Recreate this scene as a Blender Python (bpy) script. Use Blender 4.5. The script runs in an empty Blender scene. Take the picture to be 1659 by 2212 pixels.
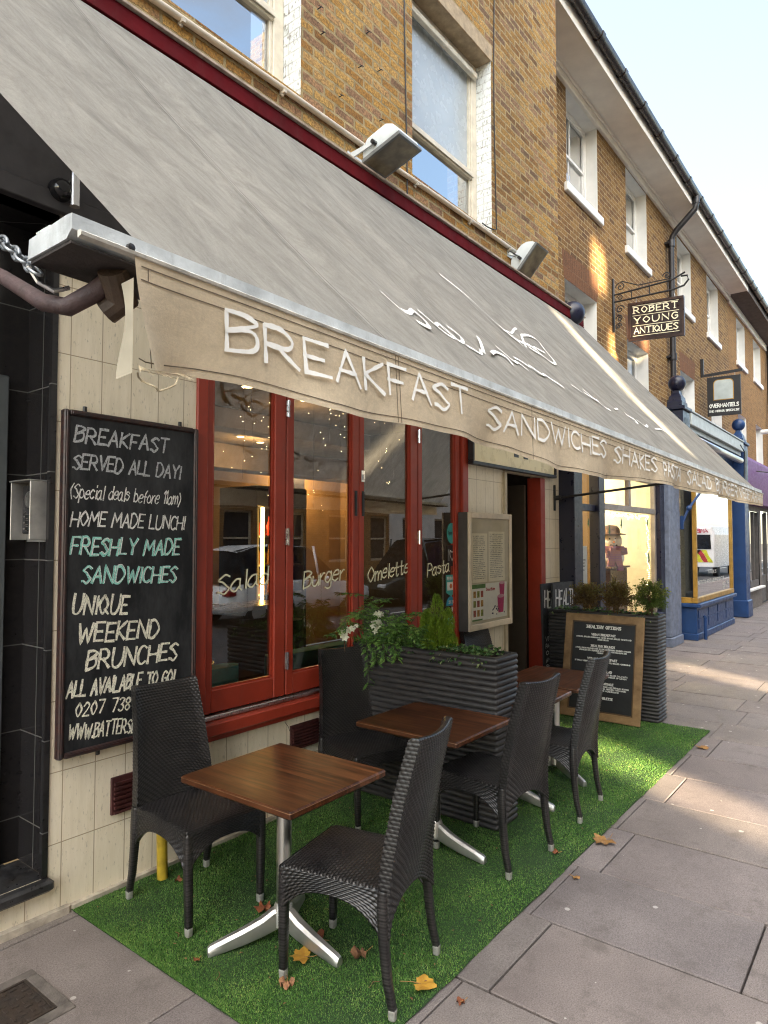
import bpy, bmesh, math, random
from mathutils import Vector, Matrix
import numpy as np
R_ = math.radians
random.seed(7); RNG = np.random.default_rng(7)
scn = bpy.context.scene
COL = scn.collection

# ---------------------------------------------------------------- camera
CAMZ = 1.8
PITCH, YAW = 2.3679, 37.997          # degrees: upward tilt, angle between view and the street direction
_c, _s, _p = math.cos(R_(YAW)), math.sin(R_(YAW)), R_(PITCH)
fw = Vector((_c*math.cos(_p), _s*math.cos(_p), math.sin(_p)))
rt = Vector((_s, -_c, 0)); up = rt.cross(fw)
cam = bpy.data.cameras.new('camera'); cam.sensor_fit = 'VERTICAL'; cam.sensor_height = 36; cam.lens = 36*1451/2212
cam.clip_start = 0.05; cam.clip_end = 500
co = bpy.data.objects.new('camera', cam); COL.objects.link(co)
co.matrix_world = Matrix(((rt.x, up.x, -fw.x, 0), (rt.y, up.y, -fw.y, 0), (rt.z, up.z, -fw.z, CAMZ), (0, 0, 0, 1)))
scn.camera = co

# ---------------------------------------------------------------- light
SUN_EL = 14.0
SUN_H = Vector((0.52, 0.855, 0)).normalized()          # horizontal travel of the sunlight
SUN_D = Vector((SUN_H.x*math.cos(R_(SUN_EL)), SUN_H.y*math.cos(R_(SUN_EL)), -math.sin(R_(SUN_EL))))
sl = bpy.data.lights.new('sun', 'SUN'); sl.energy = 4.6; sl.angle = R_(1.2); sl.color = (1.0, 0.80, 0.52)
so = bpy.data.objects.new('sun', sl); COL.objects.link(so)
so.rotation_euler = SUN_D.to_track_quat('-Z', 'Y').to_euler(); so.location = (-20, -40, 30)
W = bpy.data.worlds.new('World'); scn.world = W; W.use_nodes = True
wn, wl = W.node_tree.nodes, W.node_tree.links
bg = wn['Background']; bg.inputs[1].default_value = 0.10
sky = wn.new('ShaderNodeTexSky'); sky.sky_type = 'NISHITA'; sky.sun_disc = False
sky.sun_elevation = R_(SUN_EL); sky.sun_rotation = math.atan2(-SUN_H.x, -SUN_H.y)
sky.air_density = 1.0; sky.dust_density = .7; sky.ozone_density = 1.0
tc = wn.new('ShaderNodeTexCoord'); mp = wn.new('ShaderNodeMapping'); mp.inputs['Scale'].default_value = (1.6, 1.6, 4.5)
nz = wn.new('ShaderNodeTexNoise'); nz.inputs['Scale'].default_value = 1.7; nz.inputs['Detail'].default_value = 7; nz.inputs['Roughness'].default_value = .58
cr = wn.new('ShaderNodeValToRGB'); cr.color_ramp.elements[0].position = .46; cr.color_ramp.elements[1].position = .72
cr.color_ramp.elements[0].color = (.10, .10, .10, 1); cr.color_ramp.elements[1].color = (.85, .85, .85, 1)
# thin high cloud: pale along the street, boosted overhead, unseen, as added fill light
mx = wn.new('ShaderNodeMix'); mx.data_type = 'RGBA'
vd = wn.new('ShaderNodeVectorMath'); vd.operation = 'DOT_PRODUCT'; vd.inputs[1].default_value = Vector((-.52, -.30, .80)).normalized()
wl.new(tc.outputs['Generated'], vd.inputs[0])
mr = wn.new('ShaderNodeMapRange'); mr.inputs[1].default_value = .50; mr.inputs[2].default_value = .95; wl.new(vd.outputs['Value'], mr.inputs[0])
mc = wn.new('ShaderNodeMix'); mc.data_type = 'RGBA'; mc.inputs[6].default_value = (.98, 1.0, 1.05, 1); mc.inputs[7].default_value = (29.0, 26.0, 21.8, 1)
wl.new(mr.outputs[0], mc.inputs[0]); wl.new(mc.outputs[2], mx.inputs[7])
wl.new(tc.outputs['Generated'], mp.inputs[0]); wl.new(mp.outputs[0], nz.inputs['Vector']); wl.new(nz.outputs['Fac'], cr.inputs[0])
hz = wn.new('ShaderNodeVectorMath'); hz.operation = 'DOT_PRODUCT'; hz.inputs[1].default_value = (.75, .66, -.05); wl.new(tc.outputs['Generated'], hz.inputs[0])
hr = wn.new('ShaderNodeMapRange'); hr.inputs[1].default_value = .15; hr.inputs[2].default_value = .95; hr.inputs[4].default_value = .8; wl.new(hz.outputs['Value'], hr.inputs[0])
hm = wn.new('ShaderNodeMath'); hm.operation = 'MAXIMUM'; wl.new(cr.outputs[0], hm.inputs[0]); wl.new(hr.outputs[0], hm.inputs[1])
wl.new(hm.outputs[0], mx.inputs[0]); wl.new(sky.outputs[0], mx.inputs[6]); wl.new(mx.outputs[2], bg.inputs[0])
scn.view_settings.view_transform = 'Standard'; scn.view_settings.look = 'None'
scn.view_settings.exposure = 3.18; scn.view_settings.gamma = 1.0
try:
    scn.cycles.max_bounces = 8; scn.cycles.transparent_max_bounces = 12; scn.cycles.use_denoising = True; scn.cycles.denoiser = 'OPENIMAGEDENOISE'; scn.cycles.denoising_input_passes = 'RGB_ALBEDO_NORMAL'; scn.cycles.denoising_prefilter = 'NONE'; scn.cycles.filter_width = 1.15; scn.cycles.use_adaptive_sampling = False; scn.cycles.use_light_tree = True
    scn.cycles.sample_clamp_indirect = 6.0; scn.cycles.caustics_reflective = False; scn.cycles.caustics_refractive = False
except Exception: pass

# ---------------------------------------------------------------- materials
class NT:
    """small node-tree builder"""
    def __init__(s, name):
        s.m = bpy.data.materials.new(name); s.m.use_nodes = True
        s.n, s.l = s.m.node_tree.nodes, s.m.node_tree.links
        s.b = s.n['Principled BSDF']; s.out = s.n['Material Output']
    def new(s, t, **kw):
        n = s.n.new(t)
        for k, v in kw.items(): setattr(n, k, v)
        return n
    def put(s, sock, v):
        if isinstance(v, bpy.types.NodeSocket): s.l.new(v, sock)
        elif isinstance(v, (tuple, list)) and len(v) == 3 and sock.type == 'RGBA': sock.default_value = (*v, 1)
        else: sock.default_value = v
    def math(s, op, a, b=None, c=None):
        n = s.new('ShaderNodeMath', operation=op); s.put(n.inputs[0], a)
        if b is not None: s.put(n.inputs[1], b)
        if c is not None: s.put(n.inputs[2], c)
        return n.outputs[0]
    def mix(s, f, a, b, mode='MIX'):
        n = s.new('ShaderNodeMix', data_type='RGBA', blend_type=mode)
        s.put(n.inputs[0], f); s.put(n.inputs[6], a); s.put(n.inputs[7], b); return n.outputs[2]
    def noise(s, vec, scale, detail=4, rough=.55, dist=0):
        n = s.new('ShaderNodeTexNoise'); s.put(n.inputs['Vector'], vec); s.put(n.inputs['Scale'], scale)
        n.inputs['Detail'].default_value = detail; n.inputs['Roughness'].default_value = rough; n.inputs['Distortion'].default_value = dist
        return n.outputs['Fac']
    def ramp(s, f, stops, interp='LINEAR'):
        n = s.new('ShaderNodeValToRGB'); e = n.color_ramp.elements; n.color_ramp.interpolation = interp
        while len(e) < len(stops): e.new(.5)
        for k, (p, c) in enumerate(stops):
            e[k].position = p; e[k].color = (*c, 1) if isinstance(c, (tuple, list)) else (c, c, c, 1)
        s.put(n.inputs[0], f); return n.outputs[0]
    def mapr(s, v, a, b, c, d):
        n = s.new('ShaderNodeMapRange'); s.put(n.inputs[0], v)
        for k, x in enumerate((a, b, c, d)): n.inputs[k+1].default_value = x
        return n.outputs[0]
    def obj(s): return s.new('ShaderNodeTexCoord').outputs['Object']
    def uv(s): return s.new('ShaderNodeTexCoord').outputs['UV']
    def pos(s): return s.new('ShaderNodeNewGeometry').outputs['Position']
    def scale(s, v, sc):
        n = s.new('ShaderNodeMapping'); s.put(n.inputs[0], v); n.inputs['Scale'].default_value = sc; return n.outputs[0]
    def xyz(s, v):
        n = s.new('ShaderNodeSeparateXYZ'); s.put(n.inputs[0], v); return n.outputs
    def comb(s, x, y, z=0.0):
        n = s.new('ShaderNodeCombineXYZ'); s.put(n.inputs[0], x); s.put(n.inputs[1], y); s.put(n.inputs[2], z); return n.outputs[0]
    def bump(s, h, strength=.3, dist=.01):
        n = s.new('ShaderNodeBump'); n.inputs['Strength'].default_value = strength; n.inputs['Distance'].default_value = dist
        s.put(n.inputs['Height'], h); s.l.new(n.outputs[0], s.b.inputs['Normal']); return n
    def set(s, col=None, rough=None, metal=None, spec=None, **kw):
        if col is not None: s.put(s.b.inputs['Base Color'], col)
        if rough is not None: s.put(s.b.inputs['Roughness'], rough)
        if metal is not None: s.put(s.b.inputs['Metallic'], metal)
        if spec is not None: s.put(s.b.inputs['Specular IOR Level'], spec)
        for k, v in kw.items(): s.put(s.b.inputs[k], v)
        return s.m

def simple(name, col, rough=.6, metal=0, var=.25, scale=6, bump=.0, bscale=60, spec=.5, col2=None, dirt=0):
    t = NT(name); o = t.obj()
    n = t.noise(o, scale, 6, .6)
    c2 = col2 or tuple(max(0, c*(1-var*1.6)) for c in col); c1 = col if col2 else tuple(min(1, c*(1+var*.7)) for c in col)
    c = t.mix(t.mapr(n, .3, .7, 0, 1), c2, c1)
    if dirt:
        d = t.noise(t.scale(o, (14, 14, 2.2)), 1.0, 7, .7)
        c = t.mix(t.mapr(d, .55, .75, 0, dirt), c, (.06, .05, .04))
    rr = t.mapr(t.noise(o, scale*3, 3), .3, .7, max(.02, rough-.1), min(1, rough+.12))
    t.set(c, rr, metal, spec)
    if bump: t.bump(t.noise(o, bscale, 5, .65), bump, .006)
    return t.m

def emit(name, col, st):
    t = NT(name); t.set(col, .5); t.put(t.b.inputs['Emission Color'], col); t.b.inputs['Emission Strength'].default_value = st; return t.m

def glass(name, tint=(.9, .95, .93), fmin=.05, streak=.0, k=1.45):
    t = NT(name); t.n.remove(t.b)
    tr = t.new('ShaderNodeBsdfTransparent'); tr.inputs[0].default_value = (*tint, 1)
    gl = t.new('ShaderNodeBsdfGlossy'); gl.inputs['Roughness'].default_value = .005
    lw = t.new('ShaderNodeFresnel'); lw.inputs[0].default_value = 1.55
    f = t.math('ADD', t.math('MULTIPLY', lw.outputs[0], k), fmin)
    bp = t.new('ShaderNodeBump'); bp.inputs['Strength'].default_value = .03; bp.inputs['Distance'].default_value = .02
    t.put(bp.inputs['Height'], t.noise(t.pos(), 1.6, 1)); t.l.new(bp.outputs[0], gl.inputs['Normal'])
    ms = t.new('ShaderNodeMixShader'); t.put(ms.inputs[0], t.math('MINIMUM', f, 1.0))
    t.l.new(tr.outputs[0], ms.inputs[1]); t.l.new(gl.outputs[0], ms.inputs[2])
    last = ms.outputs[0]
    if streak:
        df = t.new('ShaderNodeBsdfDiffuse'); df.inputs[0].default_value = (.6, .6, .57, 1)
        m2 = t.new('ShaderNodeMixShader'); d = t.noise(t.scale(t.pos(), (9, 9, 2)), 1.2, 7, .7)
        t.put(m2.inputs[0], t.mapr(d, .45, .8, 0, streak)); t.l.new(last, m2.inputs[1]); t.l.new(df.outputs[0], m2.inputs[2]); last = m2.outputs[0]
    t.l.new(last, t.out.inputs[0]); return t.m

def brick_mat(name, palette, mortar, bw=.225, bh=.075, msize=.012, rough_edge=.6, soot=.35):
    t = NT(name); p = t.xyz(t.pos())
    u = t.math('ADD', p[0], p[1])
    wob = t.noise(t.pos(), 26, 3); wob2 = t.noise(t.scale(t.pos(), (1.3, 1, .7)), 31, 3)
    uu = t.math('ADD', u, t.math('MULTIPLY', t.math('SUBTRACT', wob, .5), .014*rough_edge))
    vv = t.math('ADD', p[2], t.math('MULTIPLY', t.math('SUBTRACT', wob2, .5), .016*rough_edge))
    vec = t.comb(uu, vv)
    def br(c1, c2, mo, ms):
        b = t.new('ShaderNodeTexBrick'); b.offset = .5; t.put(b.inputs['Vector'], vec)
        for k, v in (('Color1', c1), ('Color2', c2), ('Mortar', mo)): b.inputs[k].default_value = (v, v, v, 1)
        b.inputs['Scale'].default_value = 1; b.inputs['Mortar Size'].default_value = ms; b.inputs['Mortar Smooth'].default_value = .25
        b.inputs['Bias'].default_value = 0; b.inputs['Brick Width'].default_value = bw; b.inputs['Row Height'].default_value = bh
        return b
    b = br(0, 1, .5, msize*.5)
    st = [(i/(len(palette)-1), c) for i, c in enumerate(palette)]
    rnd = t.math('ADD', t.math('MULTIPLY', b.outputs['Color'], .72), t.math('MULTIPLY', t.noise(t.pos(), 9, 2), .28))
    c = t.ramp(rnd, st)
    fine = t.noise(t.pos(), 55, 6, .7)
    c = t.mix(t.mapr(fine, .37, .63, .70, 0), c, (.035, .022, .012))
    big = t.noise(t.pos(), .55, 4)
    c = t.mix(t.mapr(big, .42, .75, 0, soot), c, (.045, .03, .018))
    mo = t.mix(t.mapr(t.noise(t.pos(), 14, 4), .3, .7, 0, 1), mortar, tuple(x*.5 for x in mortar))
    c = t.mix(b.outputs['Fac'], c, mo)
    h = t.math('ADD', t.math('MULTIPLY', t.math('SUBTRACT', 1.0, b.outputs['Fac']), 1.0), t.math('MULTIPLY', fine, .8))
    t.set(c, t.mapr(fine, .3, .7, .75, .95), 0, .25); t.bump(h, .9, .008); return t.m
# ---------------------------------------------------------------- geometry helpers
ROOT = {}
def rloc(o):
    v = Vector((0, 0, 0))
    while o is not None: v += o.location; o = o.parent
    return v

class MB:
    """collects shapes in world (or thing-local) coordinates, then links them as one mesh object"""
    def __init__(s): s.v, s.f, s.uv, s.bev = [], [], {}, 0
    def add(s, vs, fs, uvs=None):
        n = len(s.v); s.v += [tuple(v) for v in vs]
        for k, f in enumerate(fs):
            if uvs: s.uv[len(s.f)] = [uvs[i] for i in f]
            s.f.append(tuple(i+n for i in f))
        return s
    def quad(s, a, b, c, d, uv=None):
        return s.add([a, b, c, d], [(0, 1, 2, 3)], uv)
    def box(s, x0, x1, y0, y1, z0, z1, c=0.0):
        if x1 < x0: x0, x1 = x1, x0
        if y1 < y0: y0, y1 = y1, y0
        if z1 < z0: z0, z1 = z1, z0
        c = min(c, (x1-x0)*.45, (y1-y0)*.45, (z1-z0)*.45)
        if c <= 0:
            vs = [(x, y, z) for z in (z0, z1) for y in (y0, y1) for x in (x0, x1)]
            return s.add(vs, [(0, 2, 3, 1), (4, 5, 7, 6), (0, 1, 5, 4), (2, 6, 7, 3), (0, 4, 6, 2), (1, 3, 7, 5)])
        def ring(z, i):
            return [(x0+i+a, y0+i+b, z) for a, b in ()] or [(x0+c+i, y0+i, z), (x1-c-i, y0+i, z), (x1-i, y0+c+i, z), (x1-i, y1-c-i, z), (x1-c-i, y1-i, z), (x0+c+i, y1-i, z), (x0+i, y1-c-i, z), (x0+i, y0+c+i, z)]
        rs = [ring(z0, c), ring(z0+c, 0), ring(z1-c, 0), ring(z1, c)] if c*3 < min(x1-x0, y1-y0) else [ring(z0, 0), ring(z1, 0)]
        return s.loft(rs, caps=True)
    def loft(s, rings, caps=False, close=True, uvs=None):
        n = len(rings[0]); vs = [p for r in rings for p in r]; fs = []
        for i in range(len(rings)-1):
            for j in range(n if close else n-1):
                k = (j+1) % n; fs.append((i*n+j, i*n+k, (i+1)*n+k, (i+1)*n+j))
        if caps:
            fs.append(tuple(range(n))[::-1]); m = (len(rings)-1)*n; fs.append(tuple(range(m, m+n)))
        return s.add(vs, fs, uvs)
    def tube(s, pts, r, n=8, caps=True, close=False):
        pts = [Vector(p) for p in pts]; rr = r if isinstance(r, (list, tuple)) else [r]*len(pts)
        rings = []; ref = None
        for i, p in enumerate(pts):
            a = pts[i-1] if (i or close) else p; b = pts[(i+1) % len(pts)] if (i < len(pts)-1 or close) else p
            d = (b-a).normalized()
            if ref is None or abs(ref.dot(d)) > .98: ref = Vector((0, 0, 1)) if abs(d.z) < .9 else Vector((1, 0, 0))
            u = d.cross(ref).normalized(); w = d.cross(u).normalized(); ref = -w if False else ref
            rings.append([p + (u*math.cos(t)+w*math.sin(t))*rr[i] for t in (2*math.pi*k/n for k in range(n))])
        if close: rings.append(rings[0]); caps = False
        return s.loft(rings, caps)
    def bar(s, p, q, w, h):
        """rectangular bar from p to q: w across (horizontal), h the other way"""
        p, q = Vector(p), Vector(q); d = (q-p).normalized()
        ref = Vector((0, 0, 1)) if abs(d.z) < .95 else Vector((0, 1, 0))
        u = d.cross(ref).normalized()*w/2; v = d.cross(u).normalized()*h/2
        return s.loft([[e+u+v, e-u+v, e-u-v, e+u-v] for e in (p, q)], True)
    def lathe(s, prof, c, n=20, axis='z'):
        rings = []
        for r, h in prof:
            rings.append([{'z': (c[0]+r*math.cos(t), c[1]+r*math.sin(t), c[2]+h), 'y': (c[0]+r*math.cos(t), c[1]+h, c[2]+r*math.sin(t)), 'x': (c[0]+h, c[1]+r*math.cos(t), c[2]+r*math.sin(t))}[axis] for t in (2*math.pi*k/n for k in range(n))])
        return s.loft(rings, True)
    def prism(s, poly, axis, a, b):
        f = {'x': lambda u, v, w: (w, u, v), 'y': lambda u, v, w: (u, w, v), 'z': lambda u, v, w: (u, v, w)}[axis]
        return s.loft([[f(u, v, w) for u, v in poly] for w in (a, b)], True)
    def grid(s, fn, nu, nv, us=1, vs=1, flip=False):
        pts, uv, fs = [], [], []
        for j in range(nv+1):
            for i in range(nu+1):
                pts.append(fn(i/nu, j/nv)); uv.append((i/nu*us, j/nv*vs))
        for j in range(nv):
            for i in range(nu):
                a = j*(nu+1)+i; f = (a, a+1, a+nu+2, a+nu+1); fs.append(f[::-1] if flip else f)
        return s.add(pts, fs, uv)
    def sphere(s, c, r, n=12, m=8, sq=(1, 1, 1)):
        return s.loft([[(c[0]+r*sq[0]*math.sin(a)*math.cos(t), c[1]+r*sq[1]*math.sin(a)*math.sin(t), c[2]-r*sq[2]*math.cos(a)) for t in (2*math.pi*k/n for k in range(n))] for a in (max(.02, min(math.pi-.02, math.pi*j/m)) for j in range(m+1))], True)
    def build(s, name, mat, parent=None, smooth=False, angle=None, bevel=0, fix=True):
        me = bpy.data.meshes.new(name); off = rloc(parent) if parent is not None else Vector((0, 0, 0))
        ox, oy, oz = off
        me.from_pydata([(x-ox, y-oy, z-oz) for x, y, z in s.v], [], s.f)
        if s.uv:
            ul = me.uv_layers.new(name='UVMap'); li = 0
            for k, f in enumerate(s.f):
                u = s.uv.get(k)
                for q in range(len(f)):
                    if u: ul.data[li].uv = u[q]
                    li += 1
        if fix or bevel:
            bm = bmesh.new(); bm.from_mesh(me)
            if bevel:
                bmesh.ops.remove_doubles(bm, verts=bm.verts, dist=1e-5)
                es = [e for e in bm.edges if len(e.link_faces) == 2 and e.calc_face_angle(0) > .6]
                bmesh.ops.bevel(bm, geom=es, offset=bevel, segments=2, profile=.6, affect='EDGES', clamp_overlap=True)
            bmesh.ops.recalc_face_normals(bm, faces=bm.faces); bm.to_mesh(me); bm.free()
        if smooth: me.polygons.foreach_set('use_smooth', [True]*len(me.polygons))
        if smooth and angle:
            try: me.set_sharp_from_angle(angle=R_(angle))
            except Exception: pass
        mats = mat if isinstance(mat, (list, tuple)) else [mat]
        for m in mats: me.materials.append(m)
        o = bpy.data.objects.new(name, me); COL.objects.link(o)
        if parent is not None: o.parent = parent
        return o

def tag(o, label=None, cat=None, group=None, kind=None):
    if label: o['label'] = label
    if cat: o['category'] = cat
    if group: o['group'] = group
    if kind: o['kind'] = kind
    return o
def thing(name, label, cat, loc=(0, 0, 0), rot=0, group=None):
    o = bpy.data.objects.new(name, None); COL.objects.link(o); o.empty_display_size = .1
    o.location = loc; o.rotation_euler = (0, 0, rot); return tag(o, label, cat, group)
def solo(mb, name, mat, label, cat, group=None, base=None, **kw):
    """a thing that is one mesh, its origin at its base"""
    if base is None:
        xs, ys, zs = zip(*s3(mb.v)); base = ((min(xs)+max(xs))/2, (min(ys)+max(ys))/2, min(zs))
    mb.v = [(x-base[0], y-base[1], z-base[2]) for x, y, z in mb.v]
    o = mb.build(name, mat, None, **kw); o.location = base; return tag(o, label, cat, group)
def s3(v): return [tuple(p) for p in v]
def copy_tree(o, parent=None, loc=None, rot=None, label=None):
    c = o.copy(); COL.objects.link(c); c.parent = parent
    if loc is not None: c.location = loc
    if rot is not None: c.rotation_euler = (0, 0, rot)
    if label: c['label'] = label
    for ch in list(o.children): copy_tree(ch, c)
    return c

def wall(mb, x0, x1, z0, z1, holes, y, depth=.25):
    """street-facing wall at y (facing -y) with rectangular holes (hx0,hx1,hz0,hz1); reveals go back by depth"""
    xs = sorted({x0, x1, *[h[0] for h in holes], *[h[1] for h in holes]}); zs = sorted({z0, z1, *[h[2] for h in holes], *[h[3] for h in holes]})
    xs = [x for x in xs if x0 <= x <= x1]; zs = [z for z in zs if z0 <= z <= z1]
    for i in range(len(xs)-1):
        for j in range(len(zs)-1):
            cx, cz = (xs[i]+xs[i+1])/2, (zs[j]+zs[j+1])/2
            if any(h[0] < cx < h[1] and h[2] < cz < h[3] for h in holes): continue
            mb.quad((xs[i], y, zs[j]), (xs[i+1], y, zs[j]), (xs[i+1], y, zs[j+1]), (xs[i], y, zs[j+1]))
    return mb
def reveal(mb, h, y, depth, sides='lrtb', t=0.0):
    a, b, c, d = h; y2 = y+depth
    if 'l' in sides: mb.quad((a, y, c), (a, y2, c), (a, y2, d), (a, y, d))
    if 'r' in sides: mb.quad((b, y, c), (b, y, d), (b, y2, d), (b, y2, c))
    if 't' in sides: mb.quad((a, y, d), (a, y2, d), (b, y2, d), (b, y, d))
    if 'b' in sides: mb.quad((a, y, c), (b, y, c), (b, y2, c), (a, y2, c))
    return mb

# ---------------------------------------------------------------- hand lettering (stroke alphabet)
GL = {
'A': '00 38 60/13 53', 'B': '00 08/~08 38 57 46 04/~04 45 53 41 00', 'C': '~57 38 17 04 11 30 51', 'D': '00 08/~08 38 64 30 00', 'E': '58 08 00 50/04 44',
'F': '58 08 00/04 44', 'G': '~57 38 17 04 11 30 52 54/54 34', 'H': '00 08/60 68/04 64', 'I': '10 18', 'J': '~48 42 30 10 02', 'K': '00 08/58 04/04 50', 'L': '08 00 50',
'M': '00 18 43 78 80', 'N': '00 08 60 68', 'O': '~38 16 04 12 30 52 64 56 38', 'P': '00 08/~08 38 56 44 04', 'Q': '~38 16 04 12 30 52 64 56 38/42 70',
'R': '00 08/~08 38 56 44 04/24 60', 'S': '~57 38 17 06 25 43 52 30 11 01', 'T': '08 68/38 30', 'U': '~08 03 10 40 63 68', 'V': '08 30 68', 'W': '08 20 46 60 88',
'X': '08 60/00 68', 'Y': '08 34 68/34 30', 'Z': '08 68 00 60',
'a': '~45 25 03 01 20 42/45 41 50', 'b': '08 00/~04 25 43 41 20 01', 'c': '~44 25 03 01 20 41', 'd': '~44 25 03 01 20 42/48 40', 'e': '~03 43 45 25 03 01 20 41',
'f': '~48 37 25 20/04 44', 'g': '~44 25 03 01 20 42/~45 42 4b 2c 0b', 'h': '08 00/~03 25 43 40', 'i': '15 10/17 18', 'j': '~25 21 1c 0c/27 28', 'k': '08 00/45 02/02 40', 'l': '18 10',
'm': '05 00/~03 25 33 30/~33 55 63 60', 'n': '05 00/~03 25 43 40', 'o': '~25 03 01 20 41 43 25', 'p': '05 0c/~04 25 43 41 20 01', 'q': '~44 25 03 01 20 42/45 4c',
'r': '05 00/~03 25 35', 's': '~44 25 04 33 42 20 01', 't': '~28 21 30 41/05 45', 'u': '~05 01 20 42/45 40', 'v': '05 20 45', 'w': '05 10 34 50 65', 'x': '05 40/00 45', 'y': '05 21/~45 21 0c', 'z': '05 45 00 40',
'0': '~28 05 03 20 43 45 28', '1': '06 28 20', '2': '~06 17 28 47 45 00/00 50', '3': '~07 28 47 35 24/~24 43 41 20 01', '4': '30 38 03 53', '5': '48 08 05/~05 35 52 20 01',
'6': '~47 14 01 20 41 43 24 03', '7': '08 58 20', '8': '~24 06 28 46 24 02 20 42 24', '9': '~44 24 06 28 47 44 20',
'!': '18 12/10 11', '.': '10 11', ',': '11 0a', '(': '~28 05 03 2a', ')': '~08 25 23 0a', '-': '04 34', '&': '60 06 28 37 02 20 54', "'": '18 16', ':': '11 12/15 16', '|': '08 00', '_': '00 60'}
YM = {**{str(i): i/8 for i in range(9)}, 'a': -.12, 'b': -.25, 'c': -.36}
def _smooth(p, k=5):
    out = []
    for i in range(len(p)-1):
        p0, p1, p2, p3 = p[max(0, i-1)], p[i], p[i+1], p[min(len(p)-1, i+2)]
        for q in range(k):
            t = q/k
            out.append(tuple(.5*((2*b)+(-a+c)*t+(2*a-5*b+4*c-d)*t*t+(-a+3*b-3*c+d)*t**3) for a, b, c, d in zip(p0, p1, p2, p3)))
    out.append(p[-1]); return out
def glyph(ch, k=5):
    st = []
    if ch in GL:
        for seg in GL[ch].split('/'):
            sm = seg[0] == '~'; pts = [(int(a[0])/8, YM[a[1]]) for a in seg.strip('~').split()]
            st.append(_smooth(pts, k) if sm else pts)
    w = max([p[0] for q in st for p in q], default=.42)
    return w, st
def lettering(mb, text, f, u0, v0, cap, width=None, t=.02, slant=0.0, jit=0.0, gap=.16, serif=False, k=4, rough=0.0, squash=1.0, lift=.0006, rnd=None, drop=0.0):
    """strokes of text as ribbons; f(u, v, d) places them; u runs along the line, v up, d off the surface"""
    rnd = rnd or random.Random(hash(text) % 9999 if False else sum(map(ord, text)))
    gs = [glyph(c, k) for c in text]; tot = sum(g[0]+gap for g in gs)-gap
    sx = (width/tot) if width else cap*squash
    x = 0; si = 0
    for w, st in gs:
        dy = rnd.uniform(-jit, jit)*cap; sc = 1+rnd.uniform(-jit, jit)*.7
        for s in st:
            pts = [(u0+(x+px)*sx+slant*py*cap, v0+dy+py*cap*sc + drop*(x+px)*sx) for px, py in s]
            if serif and len(s) == 2 and abs(s[0][0]-s[1][0]) < .02:
                for e in pts:
                    q = t*1.3; ribbon(mb, [(e[0]-q, e[1]), (e[0]+q, e[1])], f, t*.45, lift*(2+si % 5)); si += 1
            ribbon(mb, pts, f, t, lift*(1+si % 7), rough, rnd); si += 1
        x += w+gap
    return x*sx
def ribbon(mb, pts, f, t, d, rough=0.0, rnd=None):
    if rough and rnd:
        q = []
        for a, b in zip(pts[:-1], pts[1:]):
            n = max(1, int(math.dist(a, b)/(t*.7)))
            q += [(a[0]+(b[0]-a[0])*i/n, a[1]+(b[1]-a[1])*i/n) for i in range(n)]
        pts = q+[pts[-1]]
    pts = [p for i, p in enumerate(pts) if i == 0 or math.dist(p, pts[i-1]) > 1e-6]
    L, Rr = [], []; ph = rnd.uniform(0, 6.28) if rnd else 0
    n = len(pts)
    if n < 2: return
    for i, p in enumerate(pts):
        a, b = pts[max(0, i-1)], pts[min(n-1, i+1)]
        dx, dy = b[0]-a[0], b[1]-a[1]; l = math.hypot(dx, dy) or 1; dx, dy = dx/l, dy/l
        if i == 0: p = (p[0]-dx*t*.35, p[1]-dy*t*.35)
        if i == n-1: p = (p[0]+dx*t*.35, p[1]+dy*t*.35)
        h = t/2
        if rough and rnd: h *= (1+rnd.uniform(-rough, rough))*(1.02+.22*math.sin(i*9.0/n+ph))
        if 0 < i < n-1:     # mitre
            e0 = (p[0]-pts[i-1][0], p[1]-pts[i-1][1]); e1 = (pts[i+1][0]-p[0], pts[i+1][1]-p[1])
            c = (e0[0]*e1[0]+e0[1]*e1[1])/((math.hypot(*e0)*math.hypot(*e1)) or 1); h *= min(1.6, 1/max(.5, math.sqrt(max(0.01, (1+c)/2))))
        L.append((p[0]-dy*h, p[1]+dx*h)); Rr.append((p[0]+dy*h, p[1]-dx*h))
    vs = [f(a, b, d) for a, b in L]+[f(a, b, d) for a, b in Rr]
    mb.add(vs, [(i, i+n, i+n+1, i+1) for i in range(n-1)])
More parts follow.
